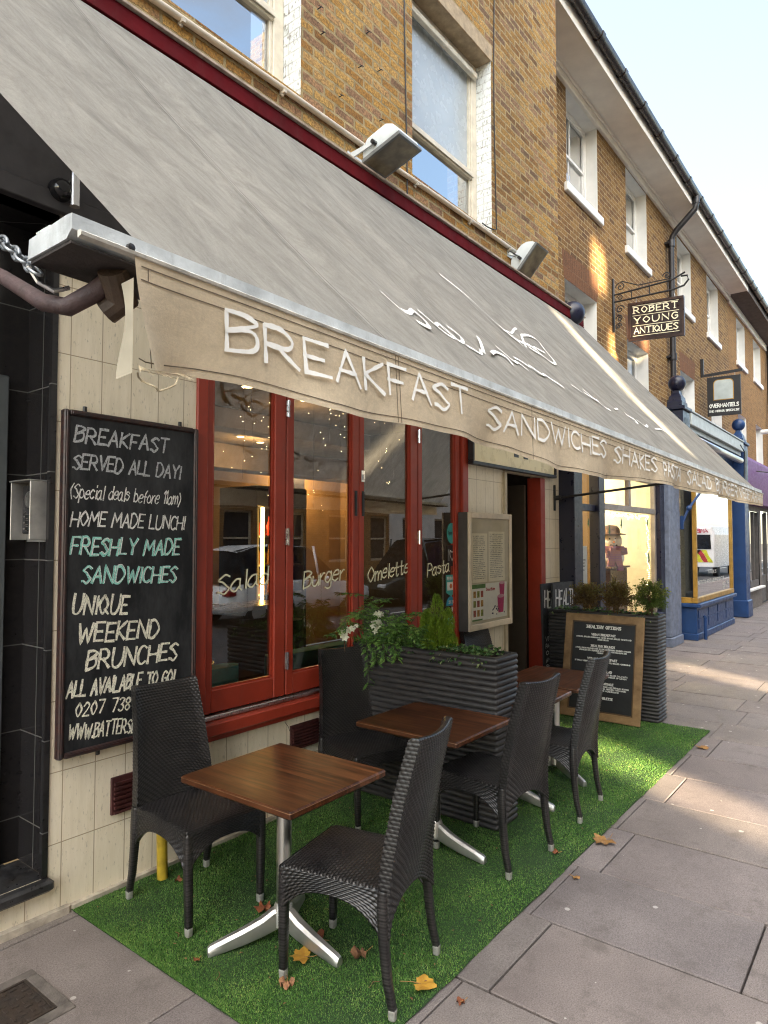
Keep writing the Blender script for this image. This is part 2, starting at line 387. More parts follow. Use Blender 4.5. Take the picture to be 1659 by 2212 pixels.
# ---------------------------------------------------------------- shared materials
WY = 3.27                      # street face of the terrace
M = {}
def mk_paving():
    t = NT('paving'); o = t.pos(); at = t.new('ShaderNodeAttribute', attribute_name='tone')
    n = t.noise(o, 2.2, 8, .62); f = t.noise(o, 150, 3, .8); g = t.noise(o, 420, 2, .9)
    c = t.mix(t.mapr(n, .3, .72, 0, 1), (.16, .138, .128), (.262, .230, .213))
    c = t.mix(1.0, c, at.outputs['Color'], 'MULTIPLY')
    c = t.mix(t.mapr(f, .38, .62, .6, 0), c, (.06, .048, .048)); c = t.mix(t.mapr(g, .55, .7, 0, .55), c, (.46, .42, .40))
    st = t.noise(o, 5.5, 5, .7); c = t.mix(t.mapr(st, .53, .70, 0, .62), c, (.10, .085, .075))
    v = t.new('ShaderNodeTexVoronoi', voronoi_dimensions='2D'); v.inputs['Scale'].default_value = 3.4; t.put(v.inputs['Vector'], t.scale(o, (1, 1, 0)))
    wb = t.math('ADD', v.outputs['Distance'], t.math('MULTIPLY', t.noise(o, 40, 2), .03))
    rnd = t.xyz(v.outputs['Color'])[0]
    gum = t.math('MULTIPLY', t.math('LESS_THAN', wb, t.mapr(rnd, 0, 1, 0, .07)), t.math('GREATER_THAN', t.xyz(v.outputs['Color'])[1], .45))
    c = t.mix(t.math('MULTIPLY', gum, .5), c, (.60, .57, .53))
    t.set(c, t.mapr(n, .3, .7, .62, .85), 0, .3); t.bump(t.math('ADD', f, t.math('MULTIPLY', n, .6)), .45, .004); return t.m
M['paving'] = mk_paving()
M['joint'] = simple('joint_dirt', (.05, .042, .034), .95, scale=20, var=.5)
M['asphalt'] = simple('asphalt', (.055, .055, .058), .85, scale=3, bump=.6, bscale=220)
M['kerb'] = simple('granite_kerb', (.3, .29, .28), .7, scale=30, bump=.3)
M['white_line'] = simple('road_paint', (.7, .7, .66), .6, scale=10, dirt=.4)
M['brick_cafe'] = brick_mat('stock_brick_weathered', [(.08, .05, .03), (.26, .125, .038), (.40, .198, .048), (.52, .285, .068), (.61, .37, .115), (.42, .235, .125), (.20, .115, .065), (.55, .335, .11)], (.40, .31, .16), msize=.022, rough_edge=1.2, soot=.38)
M['brick_terrace'] = brick_mat('stock_brick_repointed', [(.12, .058, .024), (.24, .115, .036), (.32, .164, .045), (.40, .218, .064), (.27, .13, .046)], (.50, .38, .21), bw=.225, bh=.078, msize=.013, rough_edge=.6, soot=.42)
M['brick_far'] = brick_mat('stock_brick_far', [(.27, .125, .042), (.36, .178, .052), (.44, .228, .072), (.33, .155, .056)], (.36, .27, .15), msize=.011, rough_edge=.4, soot=.25)
M['brick_opposite'] = brick_mat('brick_opposite', [(.36, .2, .12), (.46, .27, .15), (.52, .33, .18), (.42, .23, .13)], (.5, .44, .36), soot=.2)
M['brick_gauged'] = brick_mat('gauged_arch_brick', [(.20, .085, .035), (.26, .11, .045), (.23, .095, .04)], (.33, .2, .12), bw=.07, bh=.34, msize=.006, rough_edge=.2, soot=.25)
def tiles(name, a, b, mo, bw, bh, ms, rough, streak, spec=.5, off=0.0, shift=(0, 0)):
    t = NT(name); p = t.xyz(t.pos()); u = t.math('ADD', t.math('ADD', p[0], p[1]), shift[0]); v = t.math('ADD', p[2], shift[1])
    br = t.new('ShaderNodeTexBrick'); br.offset = off; br.squash = 1; t.put(br.inputs['Vector'], t.comb(u, v))
    for k, x in (('Color1', .0), ('Color2', 1.), ('Mortar', .5)): br.inputs[k].default_value = (x, x, x, 1)
    br.inputs['Scale'].default_value = 1; br.inputs['Mortar Size'].default_value = ms; br.inputs['Mortar Smooth'].default_value = .1
    br.inputs['Bias'].default_value = 0; br.inputs['Brick Width'].default_value = bw; br.inputs['Row Height'].default_value = bh
    n = t.noise(t.scale(t.pos(), (1, 1, streak)), 26, 8, .72); big = t.noise(t.pos(), 1.7, 4)
    c = t.mix(t.mapr(n, .32, .68, 0, 1), b, a); c = t.mix(t.mapr(br.outputs['Color'], 0, 1, 0, .22), c, b)
    c = t.mix(t.mapr(big, .45, .75, 0, .3), c, tuple(x*.55 for x in b))
    if streak < 1:
        pit = t.noise(t.scale(t.pos(), (1, 1, .28)), 95, 4, .7); c = t.mix(t.mapr(pit, .6, .7, 0, .55), c, tuple(x*.35 for x in b))
    c = t.mix(br.outputs['Fac'], c, mo); t.set(c, rough, 0, spec)
    t.bump(t.math('SUBTRACT', n, t.math('MULTIPLY', br.outputs['Fac'], 2)), .18 if streak < 1 else .03, .004); return t.m
M['travertine'] = tiles('travertine_tiles', (.88, .80, .65), (.74, .66, .50), (.40, .32, .21), .166, .34, .0026, .55, .12, shift=(.06, 0))
M['black_tile'] = tiles('black_granite_tiles', (.012, .012, .014), (.022, .02, .02), (.11, .11, .105), .31, .43, .003, .16, 1.0, .5, shift=(-.03, .02))
M['red'] = simple('red_frame_paint', (.34, .040, .019), .38, var=.12, scale=5, bump=.05, dirt=.3)
M['red_dark'] = simple('crimson_board_paint', (.10, .003, .006), .8, var=.2, scale=4, dirt=.2, spec=.15)
M['white'] = simple('white_gloss_paint', (.80, .79, .75), .45, var=.06, scale=4, bump=.06, bscale=25)
def flaking():
    t = NT('flaking_white_paint'); o = t.pos(); p = t.xyz(o); br = t.new('ShaderNodeTexBrick'); t.put(br.inputs['Vector'], t.comb(t.math('ADD', p[0], p[1]), p[2]))
    br.inputs['Scale'].default_value = 1; br.inputs['Brick Width'].default_value = .225; br.inputs['Row Height'].default_value = .075; br.inputs['Mortar Size'].default_value = .007; br.inputs['Mortar Smooth'].default_value = .5
    a = t.noise(t.scale(o, (1, 1.3, .6)), 34, 7, .72); b = t.noise(o, 7, 5)
    f = t.math('ADD', t.mapr(a, .54, .60, 0, .8), t.math('MULTIPLY', br.outputs['Fac'], .45)); f = t.math('MULTIPLY', f, t.mapr(b, .35, .6, .35, 1.0))
    t.set(t.mix(t.math('MINIMUM', f, 1.0), (.76, .80, .80), (.24, .22, .19)), .75, 0, .25); t.bump(t.math('SUBTRACT', a, t.math('MULTIPLY', f, .8)), .9, .01); return t.m
M['white_rough'] = flaking()
M['cream_wood'] = simple('cream_old_paint', (.52, .44, .31), .55, var=.18, scale=9, bump=.15)
M['stone'] = simple('lintel_stone', (.40, .31, .20), .8, var=.25, scale=12, bump=.35)
M['soffit'] = simple('soffit_paint', (.88, .83, .74), .8, var=.06, scale=3)
M['soffit_dark'] = simple('soffit_brown', (.10, .075, .06), .8)
M['black'] = simple('black_paint', (.016, .016, .018), .42, var=.3)
M['dark_grey'] = simple('dark_grey_board', (.045, .042, .046), .6, var=.2)
M['iron'] = simple('black_iron', (.018, .018, .02), .45, var=.3, bump=.1)
M['lead_pipe'] = simple('dark_pipe_paint', (.022, .02, .022), .4, var=.3)
M['gutter'] = simple('gutter_black', (.028, .020, .018), .32, var=.3, scale=10)
M['slate'] = simple('roof_slate', (.07, .07, .08), .6)
M['navy'] = simple('navy_paint', (.008, .010, .028), .35, var=.08, scale=5)
M['blue'] = simple('blue_shop_paint', (.012, .045, .145), .4, var=.15, scale=4, bump=.08)
M['slate_blue'] = simple('weathered_blue_grey_paint', (.16, .19, .26), .5, var=.25, scale=8, dirt=.3)
M['pale_ledge'] = simple('pale_fascia_paint', (.52, .57, .56), .5, var=.1)
M['gold'] = simple('gold_frame', (.42, .24, .045), .42, .35, var=.2)
M['purple'] = simple('purple_fascia', (.13, .03, .15), .55, var=.1)
M['taupe'] = simple('taupe_paint', (.16, .135, .115), .6, var=.15)
M['steel'] = simple('brushed_steel', (.62, .62, .62), .32, 1.0, var=.1, scale=30)
M['alu'] = simple('cast_aluminium', (.56, .55, .53), .42, .9, var=.06, scale=14, bump=.06, bscale=45)
M['chrome'] = simple('chrome', (.75, .75, .76), .14, 1.0, var=.05)
M['glass'] = glass('window_glass', (.90, .93, .91), .155, .02)
M['glass_clear'] = glass('clean_shop_glass', (.97, .97, .95), .0, 0, .55)
M['glass_up'] = glass('upper_window_glass', (.45, .5, .55), .42)
M['frost_up'] = simple('obscured_glass', (.40, .45, .48), .24, var=.07, scale=3, bump=.12, bscale=90, spec=.9)
M['frosted'] = simple('frosted_glass', (.42, .45, .47), .32, var=.2, scale=8)
M['curtain'] = simple('net_curtain', (.66, .64, .56), .9, var=.12, scale=10)
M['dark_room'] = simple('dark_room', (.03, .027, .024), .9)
M['soil'] = simple('potting_soil', (.035, .022, .014), .95, scale=40, bump=.8)

# ---------------------------------------------------------------- ground
g = MB(); g.quad((-400, -400, -.30), (400, -400, -.30), (400, 400, -.30), (-400, 400, -.30)); tag(g.build('ground', M['joint']), kind='structure')
r = MB(); r.quad((-60, -7.2, -.13), (140, -7.2, -.13), (140, -.9, -.13), (-60, -.9, -.13)); tag(r.build('road', M['asphalt']), kind='structure')
def pavement(name, ya, yb, dark=-.028):
    mb = MB(); mb.quad((-12, ya, dark), (60, ya, dark), (60, yb, dark), (-12, yb, dark)); tag(mb.build('pavement_bed', M['joint']), kind='structure')
    mb = MB(); tone = []
    rr = random.Random(3); i = 0; x = 2.43-.61*23
    while x < 42:
        y = (1.37 if i % 2 else .575)-.91*12
        while y < yb:
            a, b = max(y, ya)+.004, min(y+.91, yb)-.004
            if b-a > .03:
                n0 = len(mb.f); dz = rr.uniform(-.0025, .0025); gx = rr.uniform(.003, .008)
                mb.box(x+gx, x+.61-gx, a, b, -.08, dz, .004 if x < 9 else 0)
                base = rr.choice((1., 1., .96, 1.03, .91, 1.06)); tt = (base*rr.uniform(.98, 1.02), base*rr.uniform(.98, 1.01), base*rr.uniform(.97, 1.03), 1)
                tone += [tt]*(len(mb.f)-n0)
            y += .91
        x += .61; i += 1
    o = mb.build(name, M['paving']); at = o.data.color_attributes.new('tone', 'FLOAT_COLOR', 'CORNER')
    cols = []
    for p in o.data.polygons: cols += list(tone[p.index])*p.loop_total
    at.data.foreach_set('color', cols); tag(o, kind='structure')
pavement('pavement', -.72, WY+.02)
k = MB()
for i in range(80): k.box(-13+i*.92, -13+i*.92+.913, -.9, -.725, -.35, .002, .012)
tag(k.build('kerb', M['kerb']), kind='structure')
k = MB(); k.box(-40, 60, -9.6, -7.2, -.25, -.01, 0); tag(k.build('far_pavement', M['kerb']), kind='structure')
k = MB()
for i in range(30): k.quad((-30+i*4, -4.15, -.126), (-28.2+i*4, -4.15, -.126), (-28.2+i*4, -4.03, -.126), (-30+i*4, -4.03, -.126))
tag(k.build('road_marking', M['white_line']), kind='structure')

# ---------------------------------------------------------------- terrace across the street (seen in the window glass, shades the street)
OY = -9.5
lit = [(-1.73, -1.12, 2.95, 3.52), (2.45, 3.10, 2.75, 3.62), (2.10, 2.72, 9.76, 10.46), (2.86, 3.24, 8.17, 9.18), (-.84, -.50, 5.75, 8.0), (4.6, 5.0, 9.3, 9.9)]  # through-openings added to the house front so sun streaks reach the street
def opposite(x0, x1, top, mat, label, holes, gable=None, n=1, pane='glass_up'):
    root = thing('house', label, 'house', ((x0+x1)/2, OY, 0), group='terraced houses across the street')
    wn_ = []; z = 1.0
    while z < top-2.2:
        x = x0+.9
        while x+1.1 < x1:
            h = (x, x+1.1, z, z+1.7)
            if not any(h[0]-.1 < q[1] and h[1]+.1 > q[0] and h[2]-.1 < q[3] and h[3]+.1 > q[2] for q in holes): wn_.append(h)
            x += 2.3
        z += 2.9
    mb = MB(); wall(mb, x0, x1, -.1, top, wn_+holes, OY); mb.build('wall', mat, root)
    # facade faces the street (+y): same sheet, reveals behind it
    mb = MB(); [reveal(mb, h, OY, -.22) for h in wn_]; [reveal(mb, h, OY, -.12) for h in holes]; mb.build('window_reveal', mat, root)
    for h in wn_:
        f = MB(); a, b, c, d = h; y = OY-.12
        f.box(a, a+.07, y-.04, y, c, d); f.box(b-.07, b, y-.04, y, c, d); f.box(a+.07, b-.07, y-.04, y, c, c+.09); f.box(a+.07, b-.07, y-.04, y, d-.07, d); f.box(a+.07, b-.07, y-.05, y+.01, (c+d)/2-.03, (c+d)/2+.03)
        f.build('window', M['cream_wood'], root)
    mb = MB()
    for h in wn_: mb.quad((h[0], OY-.15, h[2]), (h[1], OY-.15, h[2]), (h[1], OY-.15, h[3]), (h[0], OY-.15, h[3]))
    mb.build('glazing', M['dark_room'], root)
    mb = MB(); mb.box(x0, x1, OY-.35, OY+.12, top, top+.18, .01); mb.build('parapet', M['stone'], root)
    if gable:
        gx0, gx1, gz = gable
        mb = MB(); mb.prism([(gx0, top+.18), (gx1, top+.18), ((gx0+gx1)/2, gz)], 'y', OY-.3, OY+.02); mb.build('gable', mat, root)
    return root
for q in lit: pass
M['render_white'] = simple('white_render', (.62, .60, .54), .8, var=.12, scale=2)
opposite(-16, -8.2, 12.4, M['brick_opposite'], 'tall brick house across the street, two houses left of the cafe axis', [])
opposite(-8.2, -2.4, 12.9, M['brick_far'], 'yellow brick gabled house across the street reflected in the pasta window', [], gable=(-7.6, -3.0, 16.0))
opposite(-2.4, 5.4, 13.3, M['brick_opposite'], 'brick house across the street with added openings that let sun streaks through', lit)
opposite(5.4, 12.0, 13.4, M['render_white'], 'white rendered house across the street, right of the brick ones', [])
opposite(12.0, 21.0, 12.6, M['brick_far'], 'long yellow brick house at the far right across the street', [], gable=(14, 19, 15.5))
opposite(21.0, 60.0, 9.0, M['render_white'], 'low pale block farthest along the opposite side', [])
# ---------------------------------------------------------------- the cafe building
cafe = thing('cafe_building', 'yellow stock brick cafe building with red folding windows and cream stone tiles', 'building', (4.5, WY, 0))
H1, H2 = (1.85, 3.24, 4.90, 6.72), (4.58, 5.97, 4.93, 6.72)
WINR = (2.40, 5.46, .68, 2.98); DOOR = (6.21, 7.08, .02, 2.50); REC = (-1.2, 1.58, .20, 3.40)
mb = MB(); wall(mb, -4, 7.62, 4.50, 10.6, [H1, H2], WY); mb.quad((7.62, WY, 4.5), (7.62, WY+6, 4.5), (7.62, WY+6, 10.6), (7.62, WY, 10.6))
mb.build('brick_wall', M['brick_cafe'], cafe)
mb = MB(); wall(mb, -4, 7.62, -.05, 3.12, [WINR, DOOR, (-1.2, 1.58, .20, 3.12)], WY)
reveal(mb, WINR, WY, .05, 'lrtb'); reveal(mb, DOOR, WY, .12, 'lr'); mb.build('tile_cladding', M['travertine'], cafe)
mb = MB(); wall(mb, 1.58, 7.62, 3.12, 3.40, [], WY-.02); mb.quad((1.58, WY-.02, 3.12), (7.62, WY-.02, 3.12), (7.62, WY+.01, 3.12), (1.58, WY+.01, 3.12)); mb.build('lintel_band', M['taupe'], cafe)
mb = MB(); mb.box(-4, 7.62, WY-.035, WY+.1, 3.40, 4.43); mb.box(-4, 7.62, WY-.05, WY-.03, 3.40, 3.49, .004); mb.build('fascia_board', M['dark_grey'], cafe)
# crimson box board the awning hangs from
mb = MB(); mb.box(-4, 7.98, WY-.17, WY-.04, 4.43, 4.535, .004); mb.box(7.80, 7.98, WY-.172, WY-.02, 4.18, 4.428, .004); mb.build('crimson_board', M['red_dark'], cafe)
mb = MB(); mb.box(-4, 8.0, WY-.19, WY, 4.537, 4.555, .003); mb.build('board_flashing', simple('stained_cream_paint', (.42, .34, .27), .8, scale=18, bump=.5, bscale=30, dirt=.7), cafe)
# recessed black entrance left of the tiles
RD = .30
mb = MB()
mb.quad((1.58, WY, .20), (1.58, WY+RD, .20), (1.58, WY+RD, 3.40), (1.58, WY, 3.40)); mb.quad((-1.2, WY, .2), (-1.2, WY+RD, .2), (-1.2, WY+RD, 3.4), (-1.2, WY, 3.4))
wall(mb, -1.2, 1.58, .2, 3.40, [(.62, 1.475, .2, 2.62)], WY+RD); mb.quad((-1.2, WY, 3.40), (1.58, WY, 3.40), (1.58, WY+RD, 3.40), (-1.2, WY+RD, 3.40))
mb.box(1.555, 1.583, WY-.006, WY+.02, .2, 3.12); mb.build('entrance_tiles', M['black_tile'], cafe)
mb = MB(); mb.box(-1.2, 1.60, WY-.05, WY+RD, .145, .198, .012); mb.build('entrance_step', simple('worn_black_step', (.03, .03, .032), .35, scale=12, var=.5, dirt=.5), cafe)
dr = MB(); dr.box(1.41, 1.474, WY+RD-.04, WY+RD+.03, .2, 2.62, .005); dr.box(.62, .69, WY+RD-.04, WY+RD+.03, .2, 2.62, .005); dr.box(.69, 1.41, WY+RD-.04, WY+RD+.03, 2.55, 2.62, .005); dr = dr.build('flat_door_frame', simple('grey_door_frame', (.075, .085, .09), .5, var=.2), cafe)
d2 = MB(); d2.box(.69, 1.41, WY+RD+.0, WY+RD+.04, .2, 2.55, .004); d2.box(.77, 1.33, WY+RD-.012, WY+RD+.005, .4, 1.1, .004); d2.box(.77, 1.33, WY+RD-.012, WY+RD+.005, 1.25, 2.4, .004); d2.build('flat_door', M['dark_grey'], cafe)
# cafe doorway
mb = MB(); x0, x1 = DOOR[0], DOOR[1]
mb.box(x0-.05, x0-.003, WY-.03, WY+.08, .02, 2.50, .004); mb.box(x0-.05, x1+.05, WY-.03, WY+.08, 2.503, 2.60, .004); mb.build('door_architrave', M['cream_wood'], cafe)
mb = MB(); mb.box(x1-.07, x1+.045, WY-.025, WY+.14, .02, 2.497, .005); mb.box(x0+.0, x0+.05, WY+.085, WY+.14, .02, 2.497, .005); mb.build('door_jamb', M['red'], cafe)
dp = MB(); dp.box(x1-.12, x1-.08, WY+.15, WY+1.0, .05, 2.42, .004); dp = dp.build('open_door', simple('grey_brown_door', (.085, .068, .05), .45, var=.1), cafe)
hd = MB(); hd.tube([(x1-.125, WY+.9, 1.0), (x1-.17, WY+.9, 1.0), (x1-.17, WY+.9, 1.25), (x1-.125, WY+.9, 1.25)], .009); hd.build('handle', M['steel'], dp)
mb = MB(); mb.box(x0, x1, WY+.0, WY+.5, -.03, .02, .006); mb.build('door_step', M['stone'], cafe)
# red folding windows
fr = MB(); a, b, c, d = WINR; y0, y1 = WY-.015, WY+.095
fr.box(a, a+.08, y0, y1, c+.10, d, .006); fr.box(b-.10, b, y0, y1, c+.10, d, .006); fr.box(a+.08, b-.10, y0, y1, d-.1, d, .006)
fr.build('window_surround', M['red'], cafe)
mb = MB(); mb.box(a-.02, b+.02, WY-.075, WY+.08, c-.02, c+.055, .008); mb.box(a, b, WY-.03, WY+.06, c-.06, c-.023, .004); mb.build('window_sill', M['red'], cafe)
mb = MB(); mb.box(a+.02, b-.02, WY-.02, WY+.07, c+.058, c+.085, .004); mb.build('sill_track', M['steel'], cafe)
for i, (xa, xb) in enumerate(((2.485, 3.135), (3.142, 3.895), (3.902, 4.665), (4.672, 5.35))):
    p = MB(); w = .055; zb, zt = c+.09, d-.105; y0, y1 = WY+.012, WY+.07
    wl_, wr_ = (w, .10) if i % 2 == 0 else (.065, .075)
    p.box(xa, xa+wl_, y0, y1, zb, zt, .006); p.box(xb-wr_, xb, y0, y1, zb, zt, .006)
    p.box(xa+wl_+.0005, xb-wr_-.0005, y0+.003, y1-.003, zb, zb+.135, .005); p.box(xa+wl_+.0005, xb-wr_-.0005, y0+.003, y1-.003, zt-.08, zt, .005)
    for e in ((xa+wl_, xa+wl_+.012), (xb-wr_-.012, xb-wr_)): p.box(e[0], e[1], y0+.014, y0+.03, zb+.135, zt-.08)
    p.box(xa+wl_+.012, xb-wr_-.012, y0+.014, y0+.03, zb+.135, zb+.148)
    po = p.build('folding_window', M['red'], cafe)
    gmb = MB(); gy = WY+.045; gmb.quad((xa+wl_-.005, gy, zb+.13), (xb-wr_+.005, gy, zb+.13), (xb-wr_+.005, gy, zt-.075), (xa+wl_-.005, gy, zt-.075)); gmb.build('pane', M['glass'], po)
    if i in (0, 2):
        for zz in (1.0, 1.82, 2.68):
            h = MB(); hx = xb+.003
            for q in range(3): h.box(hx-.016, hx+.016, WY-.006, WY+.011, zz-.055+q*.0375, zz-.055+q*.0375+.035, .002)
            h.tube([(hx, WY-.008, zz-.058), (hx, WY-.008, zz+.058)], .007, 8); h.build('hinge', M['chrome'], po)
    if i == 1:
        for hx in (xb-.04, xb+.045):
            h = MB(); h.box(hx-.016, hx+.016, WY+.007, WY+.0115, 1.98, 2.17, .002); h.box(hx-.009, hx+.009, WY+.004, WY+.0068, 2.0, 2.15, 0); h.build('flush_pull', M['iron'], po)
        h = MB(); h.box(xb+.02, xb+.06, WY+.004, WY+.0115, 2.24, 2.33, .002); h.box(xb+.032, xb+.047, WY-.01, WY+.004, 2.26, 2.30, .003); h.build('lock', M['chrome'], po)
# lettering and stickers on the panes
vin = simple('cream_vinyl', (.80, .80, .58), .5, var=.06)
def onglass(dy=.04): return lambda u, v, dd: (u, WY+dy-dd, v)
for txt, u0, wd, v0, cap, dr_ in (('Salad', 2.60, .40, 1.475, .115, .13), ('Burger', 3.33, .42, 1.475, .118, .10), ('Omelette', 4.03, .53, 1.485, .11, .09), ('Pasta', 4.85, .35, 1.49, .11, .08)):
    mb = MB(); lettering(mb, txt, onglass(), u0, v0-.01, cap, wd, .0115, .09, .05, gap=.13, k=6, drop=dr_); tag(mb.build('window_lettering', vin, cafe), 'cream handwritten word on the glass')
def disc(mb, x, z, rx, rz, y, n=20): mb.add([(x+rx*math.cos(2*math.pi*i/n), y, z+rz*math.sin(2*math.pi*i/n)) for i in range(n)], [tuple(range(n))])
teal = simple('teal_sticker', (.06, .38, .36), .4, var=.05); wht = simple('white_sticker', (.75, .75, .72), .5, var=.04); blk = simple('black_sticker', (.02, .02, .02), .4); cyan = simple('blue_sticker', (.03, .28, .42), .4, var=.05)
def stk(name, fn, mat): m_ = MB(); fn(m_); return m_.build(name, mat, cafe)
sy = WY+.0395
s_ = stk('sticker', lambda m: disc(m, 5.245, 1.86, .08, .095, sy), teal)
m_ = MB(); lettering(m_, 'Square Meal', onglass(.0385), 5.185, 1.85, .03, .12, .005); m_.build('sticker_text', simple('sticker_ink', (.02, .12, .12), .6), s_)
s_ = stk('sticker', lambda m: m.quad((5.17, sy, 1.56), (5.325, sy, 1.56), (5.325, sy, 1.75), (5.17, sy, 1.75)), blk)
m_ = MB(); ribbon(m_, _smooth([(5.248, 1.61), (5.215, 1.66), (5.22, 1.70), (5.248, 1.685), (5.276, 1.70), (5.281, 1.66), (5.248, 1.61)]), onglass(.0385), .008, .0005)
for xx in (5.195, 5.302): ribbon(m_, [(xx, 1.61), (xx, 1.71)], onglass(.0385), .007, .0005)
m_.build('sticker_mark', wht, s_)
s_ = stk('sticker', lambda m: m.add([(5.15, sy, 1.32), (5.30, sy, 1.32), (5.30, sy, 1.48), (5.15, sy, 1.48), (5.235, sy, 1.285)], [(0, 1, 2, 3), (0, 4, 1)]), teal)
m_ = MB(); m_.quad((5.165, sy-.001, 1.34), (5.285, sy-.001, 1.34), (5.285, sy-.001, 1.415), (5.165, sy-.001, 1.415)); lettering(m_, 'REVIEW US', onglass(.0385), 5.163, 1.435, .026, .125, .006); m_.build('sticker_text', wht, s_)
m_ = MB(); disc(m_, 5.225, 1.378, .022, .022, sy-.002); m_.build('sticker_mark', simple('orange_ink', (.6, .18, .06), .5), s_)
s_ = stk('sticker', lambda m: m.add([(5.225+.075*math.cos(math.pi*i/12), sy, 1.20+.085*math.sin(math.pi*i/12)) for i in range(13)]+[(5.15, sy, 1.13), (5.30, sy, 1.13)], [tuple(range(13))+(13, 14)] if False else [tuple(range(13))]), cyan)
m_ = MB(); disc(m_, 5.195, 1.165, .02, .024, sy); disc(m_, 5.25, 1.165, .02, .024, sy); lettering(m_, '20 21', onglass(.0385), 5.19, 1.222, .026, .07, .006); m_.build('sticker_mark', wht, s_)
s_ = stk('sticker', lambda m: m.add([(5.13, sy, .95), (5.345, sy, .93), (5.345, sy, 1.135), (5.13, sy, 1.075)], [(0, 1, 2, 3)]), simple('mint_sticker', (.02, .50, .40), .35, var=.04))
m_ = MB(); ribbon(m_, _smooth([(5.20, 1.085), (5.205, 1.03), (5.235, 1.015), (5.265, 1.04), (5.27, 1.09)]), onglass(.0385), .02, .0005); ribbon(m_, [(5.235, 1.02), (5.235, 1.075)], onglass(.0385), .016, .0009); lettering(m_, 'order now', onglass(.0385), 5.17, .965, .03, .15, .006); m_.build('sticker_mark', wht, s_)
# air bricks
for (va, vb) in (((1.90, .385), (2.12, .575)), ((3.17, .40), (3.44, .565))):
    v = MB(); v.box(va[0], vb[0], WY-.012, WY+.02, va[1], vb[1], .003)
    nn = 7
    for i in range(nn):
        z = va[1]+.012+i*(vb[1]-va[1]-.02)/nn; v.bar((va[0]+.012, WY-.02, z), (vb[0]-.012, WY-.02, z), .014, .012)
    tag(v.build('air_vent', simple('dark_red_vent', (.065, .017, .016), .55, var=.3), cafe))
M['sash_paint'] = simple('old_white_sash_paint', (.66, .61, .50), .5, var=.14, scale=9, bump=.12)
# upper windows: sash frames set back in painted reveals
for h in (H1, H2):
    a, b, c, d = h; y = WY+.17
    rv = MB(); reveal(rv, (a, b, c, d), WY, .30, 'r'); rv.build('painted_reveal', M['white_rough'], cafe)
    rv = MB(); reveal(rv, (a, b, c, d), WY, .30, 'l'); rv.build('brick_reveal', M['brick_cafe'], cafe)
    rv = MB(); reveal(rv, (a, b, c, d), WY, .30, 't'); rv.build('stone_reveal', M['stone'], cafe); rv = MB(); reveal(rv, (a, b, c, d), WY, .30, 'b'); rv.build('window_ledge', M['stone'], cafe); rv = MB(); rv.box(a-.02, b+.02, WY-.006, WY-.0005, d+.004, d+.16, .002); rv.build('window_head', M['stone'], cafe)
    f = MB(); f.box(a+.002, a+.07, y, y+.1, c, d, .005); f.box(b-.10, b-.002, y, y+.1, c, d, .005); f.box(a+.07, b-.10, y, y+.1, d-.10, d-.002, .005); f.box(a+.07, b-.10, y-.03, y+.1, c, c+.06, .005)
    f.box(a+.02, b-.06, y-.05, y-.002, d-.17, d-.11, .006); f = f.build('window', M['sash_paint'], cafe)
    mz = c+.62*(d-c)*.62/.62*.56/.62 if False else c+.60
    sa = MB(); yy = y+.012
    sa.box(a+.07, b-.10, yy-.02, yy+.05, mz-.045, mz+.045, .008); sa.box(a+.07, b-.10, yy-.035, yy-.022, mz-.03, mz+.005, .004); sa.box(a+.07, a+.10, yy, yy+.04, c+.06, d-.1, .004); sa.box(b-.13, b-.10, yy, yy+.04, c+.06, d-.1, .004); sa.build('sash', M['sash_paint'], f)
    gp = MB(); gp.quad((a+.1, yy+.02, c+.06), (b-.13, yy+.02, c+.06), (b-.13, yy+.02, mz-.045), (a+.1, yy+.02, mz-.045)); gp.build('pane', M['glass_up'], f)
    gp = MB(); gp.quad((a+.1, yy+.026, mz+.045), (b-.13, yy+.026, mz+.045), (b-.13, yy+.026, d-.1), (a+.1, yy+.026, d-.1)); gp.build('upper_pane', M['frost_up'] if 'frost_up' in M else M['glass_up'], f)
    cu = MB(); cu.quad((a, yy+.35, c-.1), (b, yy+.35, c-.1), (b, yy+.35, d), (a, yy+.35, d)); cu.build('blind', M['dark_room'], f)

mb = MB(); ribbon(mb, [(3.13, .70), (3.12, .665), (3.135, .63), (3.125, .60), (3.155, .565), (3.17, .53), (3.20, .50)], lambda u, v, d: (u, WY-.0012-d, v), .0035, .0003); mb.build('tile_crack', M['joint'], cafe)
# ---------------------------------------------------------------- cafe interior
ochre = simple('ochre_plaster', (.30, .19, .08), .85, var=.15, scale=2); ceil = simple('dim_ceiling', (.26, .20, .13), .9, var=.1)
room = thing('cafe_room', 'ochre cafe interior behind the red folding windows', 'room', (5, 6, 0))
mb = MB(); mb.quad((1.7, 3.42, -.01), (9.2, 3.42, -.01), (9.2, 8.2, -.01), (1.7, 8.2, -.01)); mb.build('floor_boards', simple('dark_boards', (.06, .04, .025), .5), room)
mb = MB(); mb.quad((1.7, 8.2, 0), (9.2, 8.2, 0), (9.2, 8.2, 3.05), (1.7, 8.2, 3.05)); mb.quad((1.7, 3.42, 0), (1.7, 8.2, 0), (1.7, 8.2, 3.05), (1.7, 3.42, 3.05)); mb.quad((9.2, 3.42, 0), (9.2, 8.2, 0), (9.2, 8.2, 3.05), (9.2, 3.42, 3.05))
mb.quad((2.0, 3.40, 2.96), (6.0, 3.40, 2.96), (6.0, 3.40, 3.05), (2.0, 3.40, 3.05)); mb.build('plaster', ochre, room)
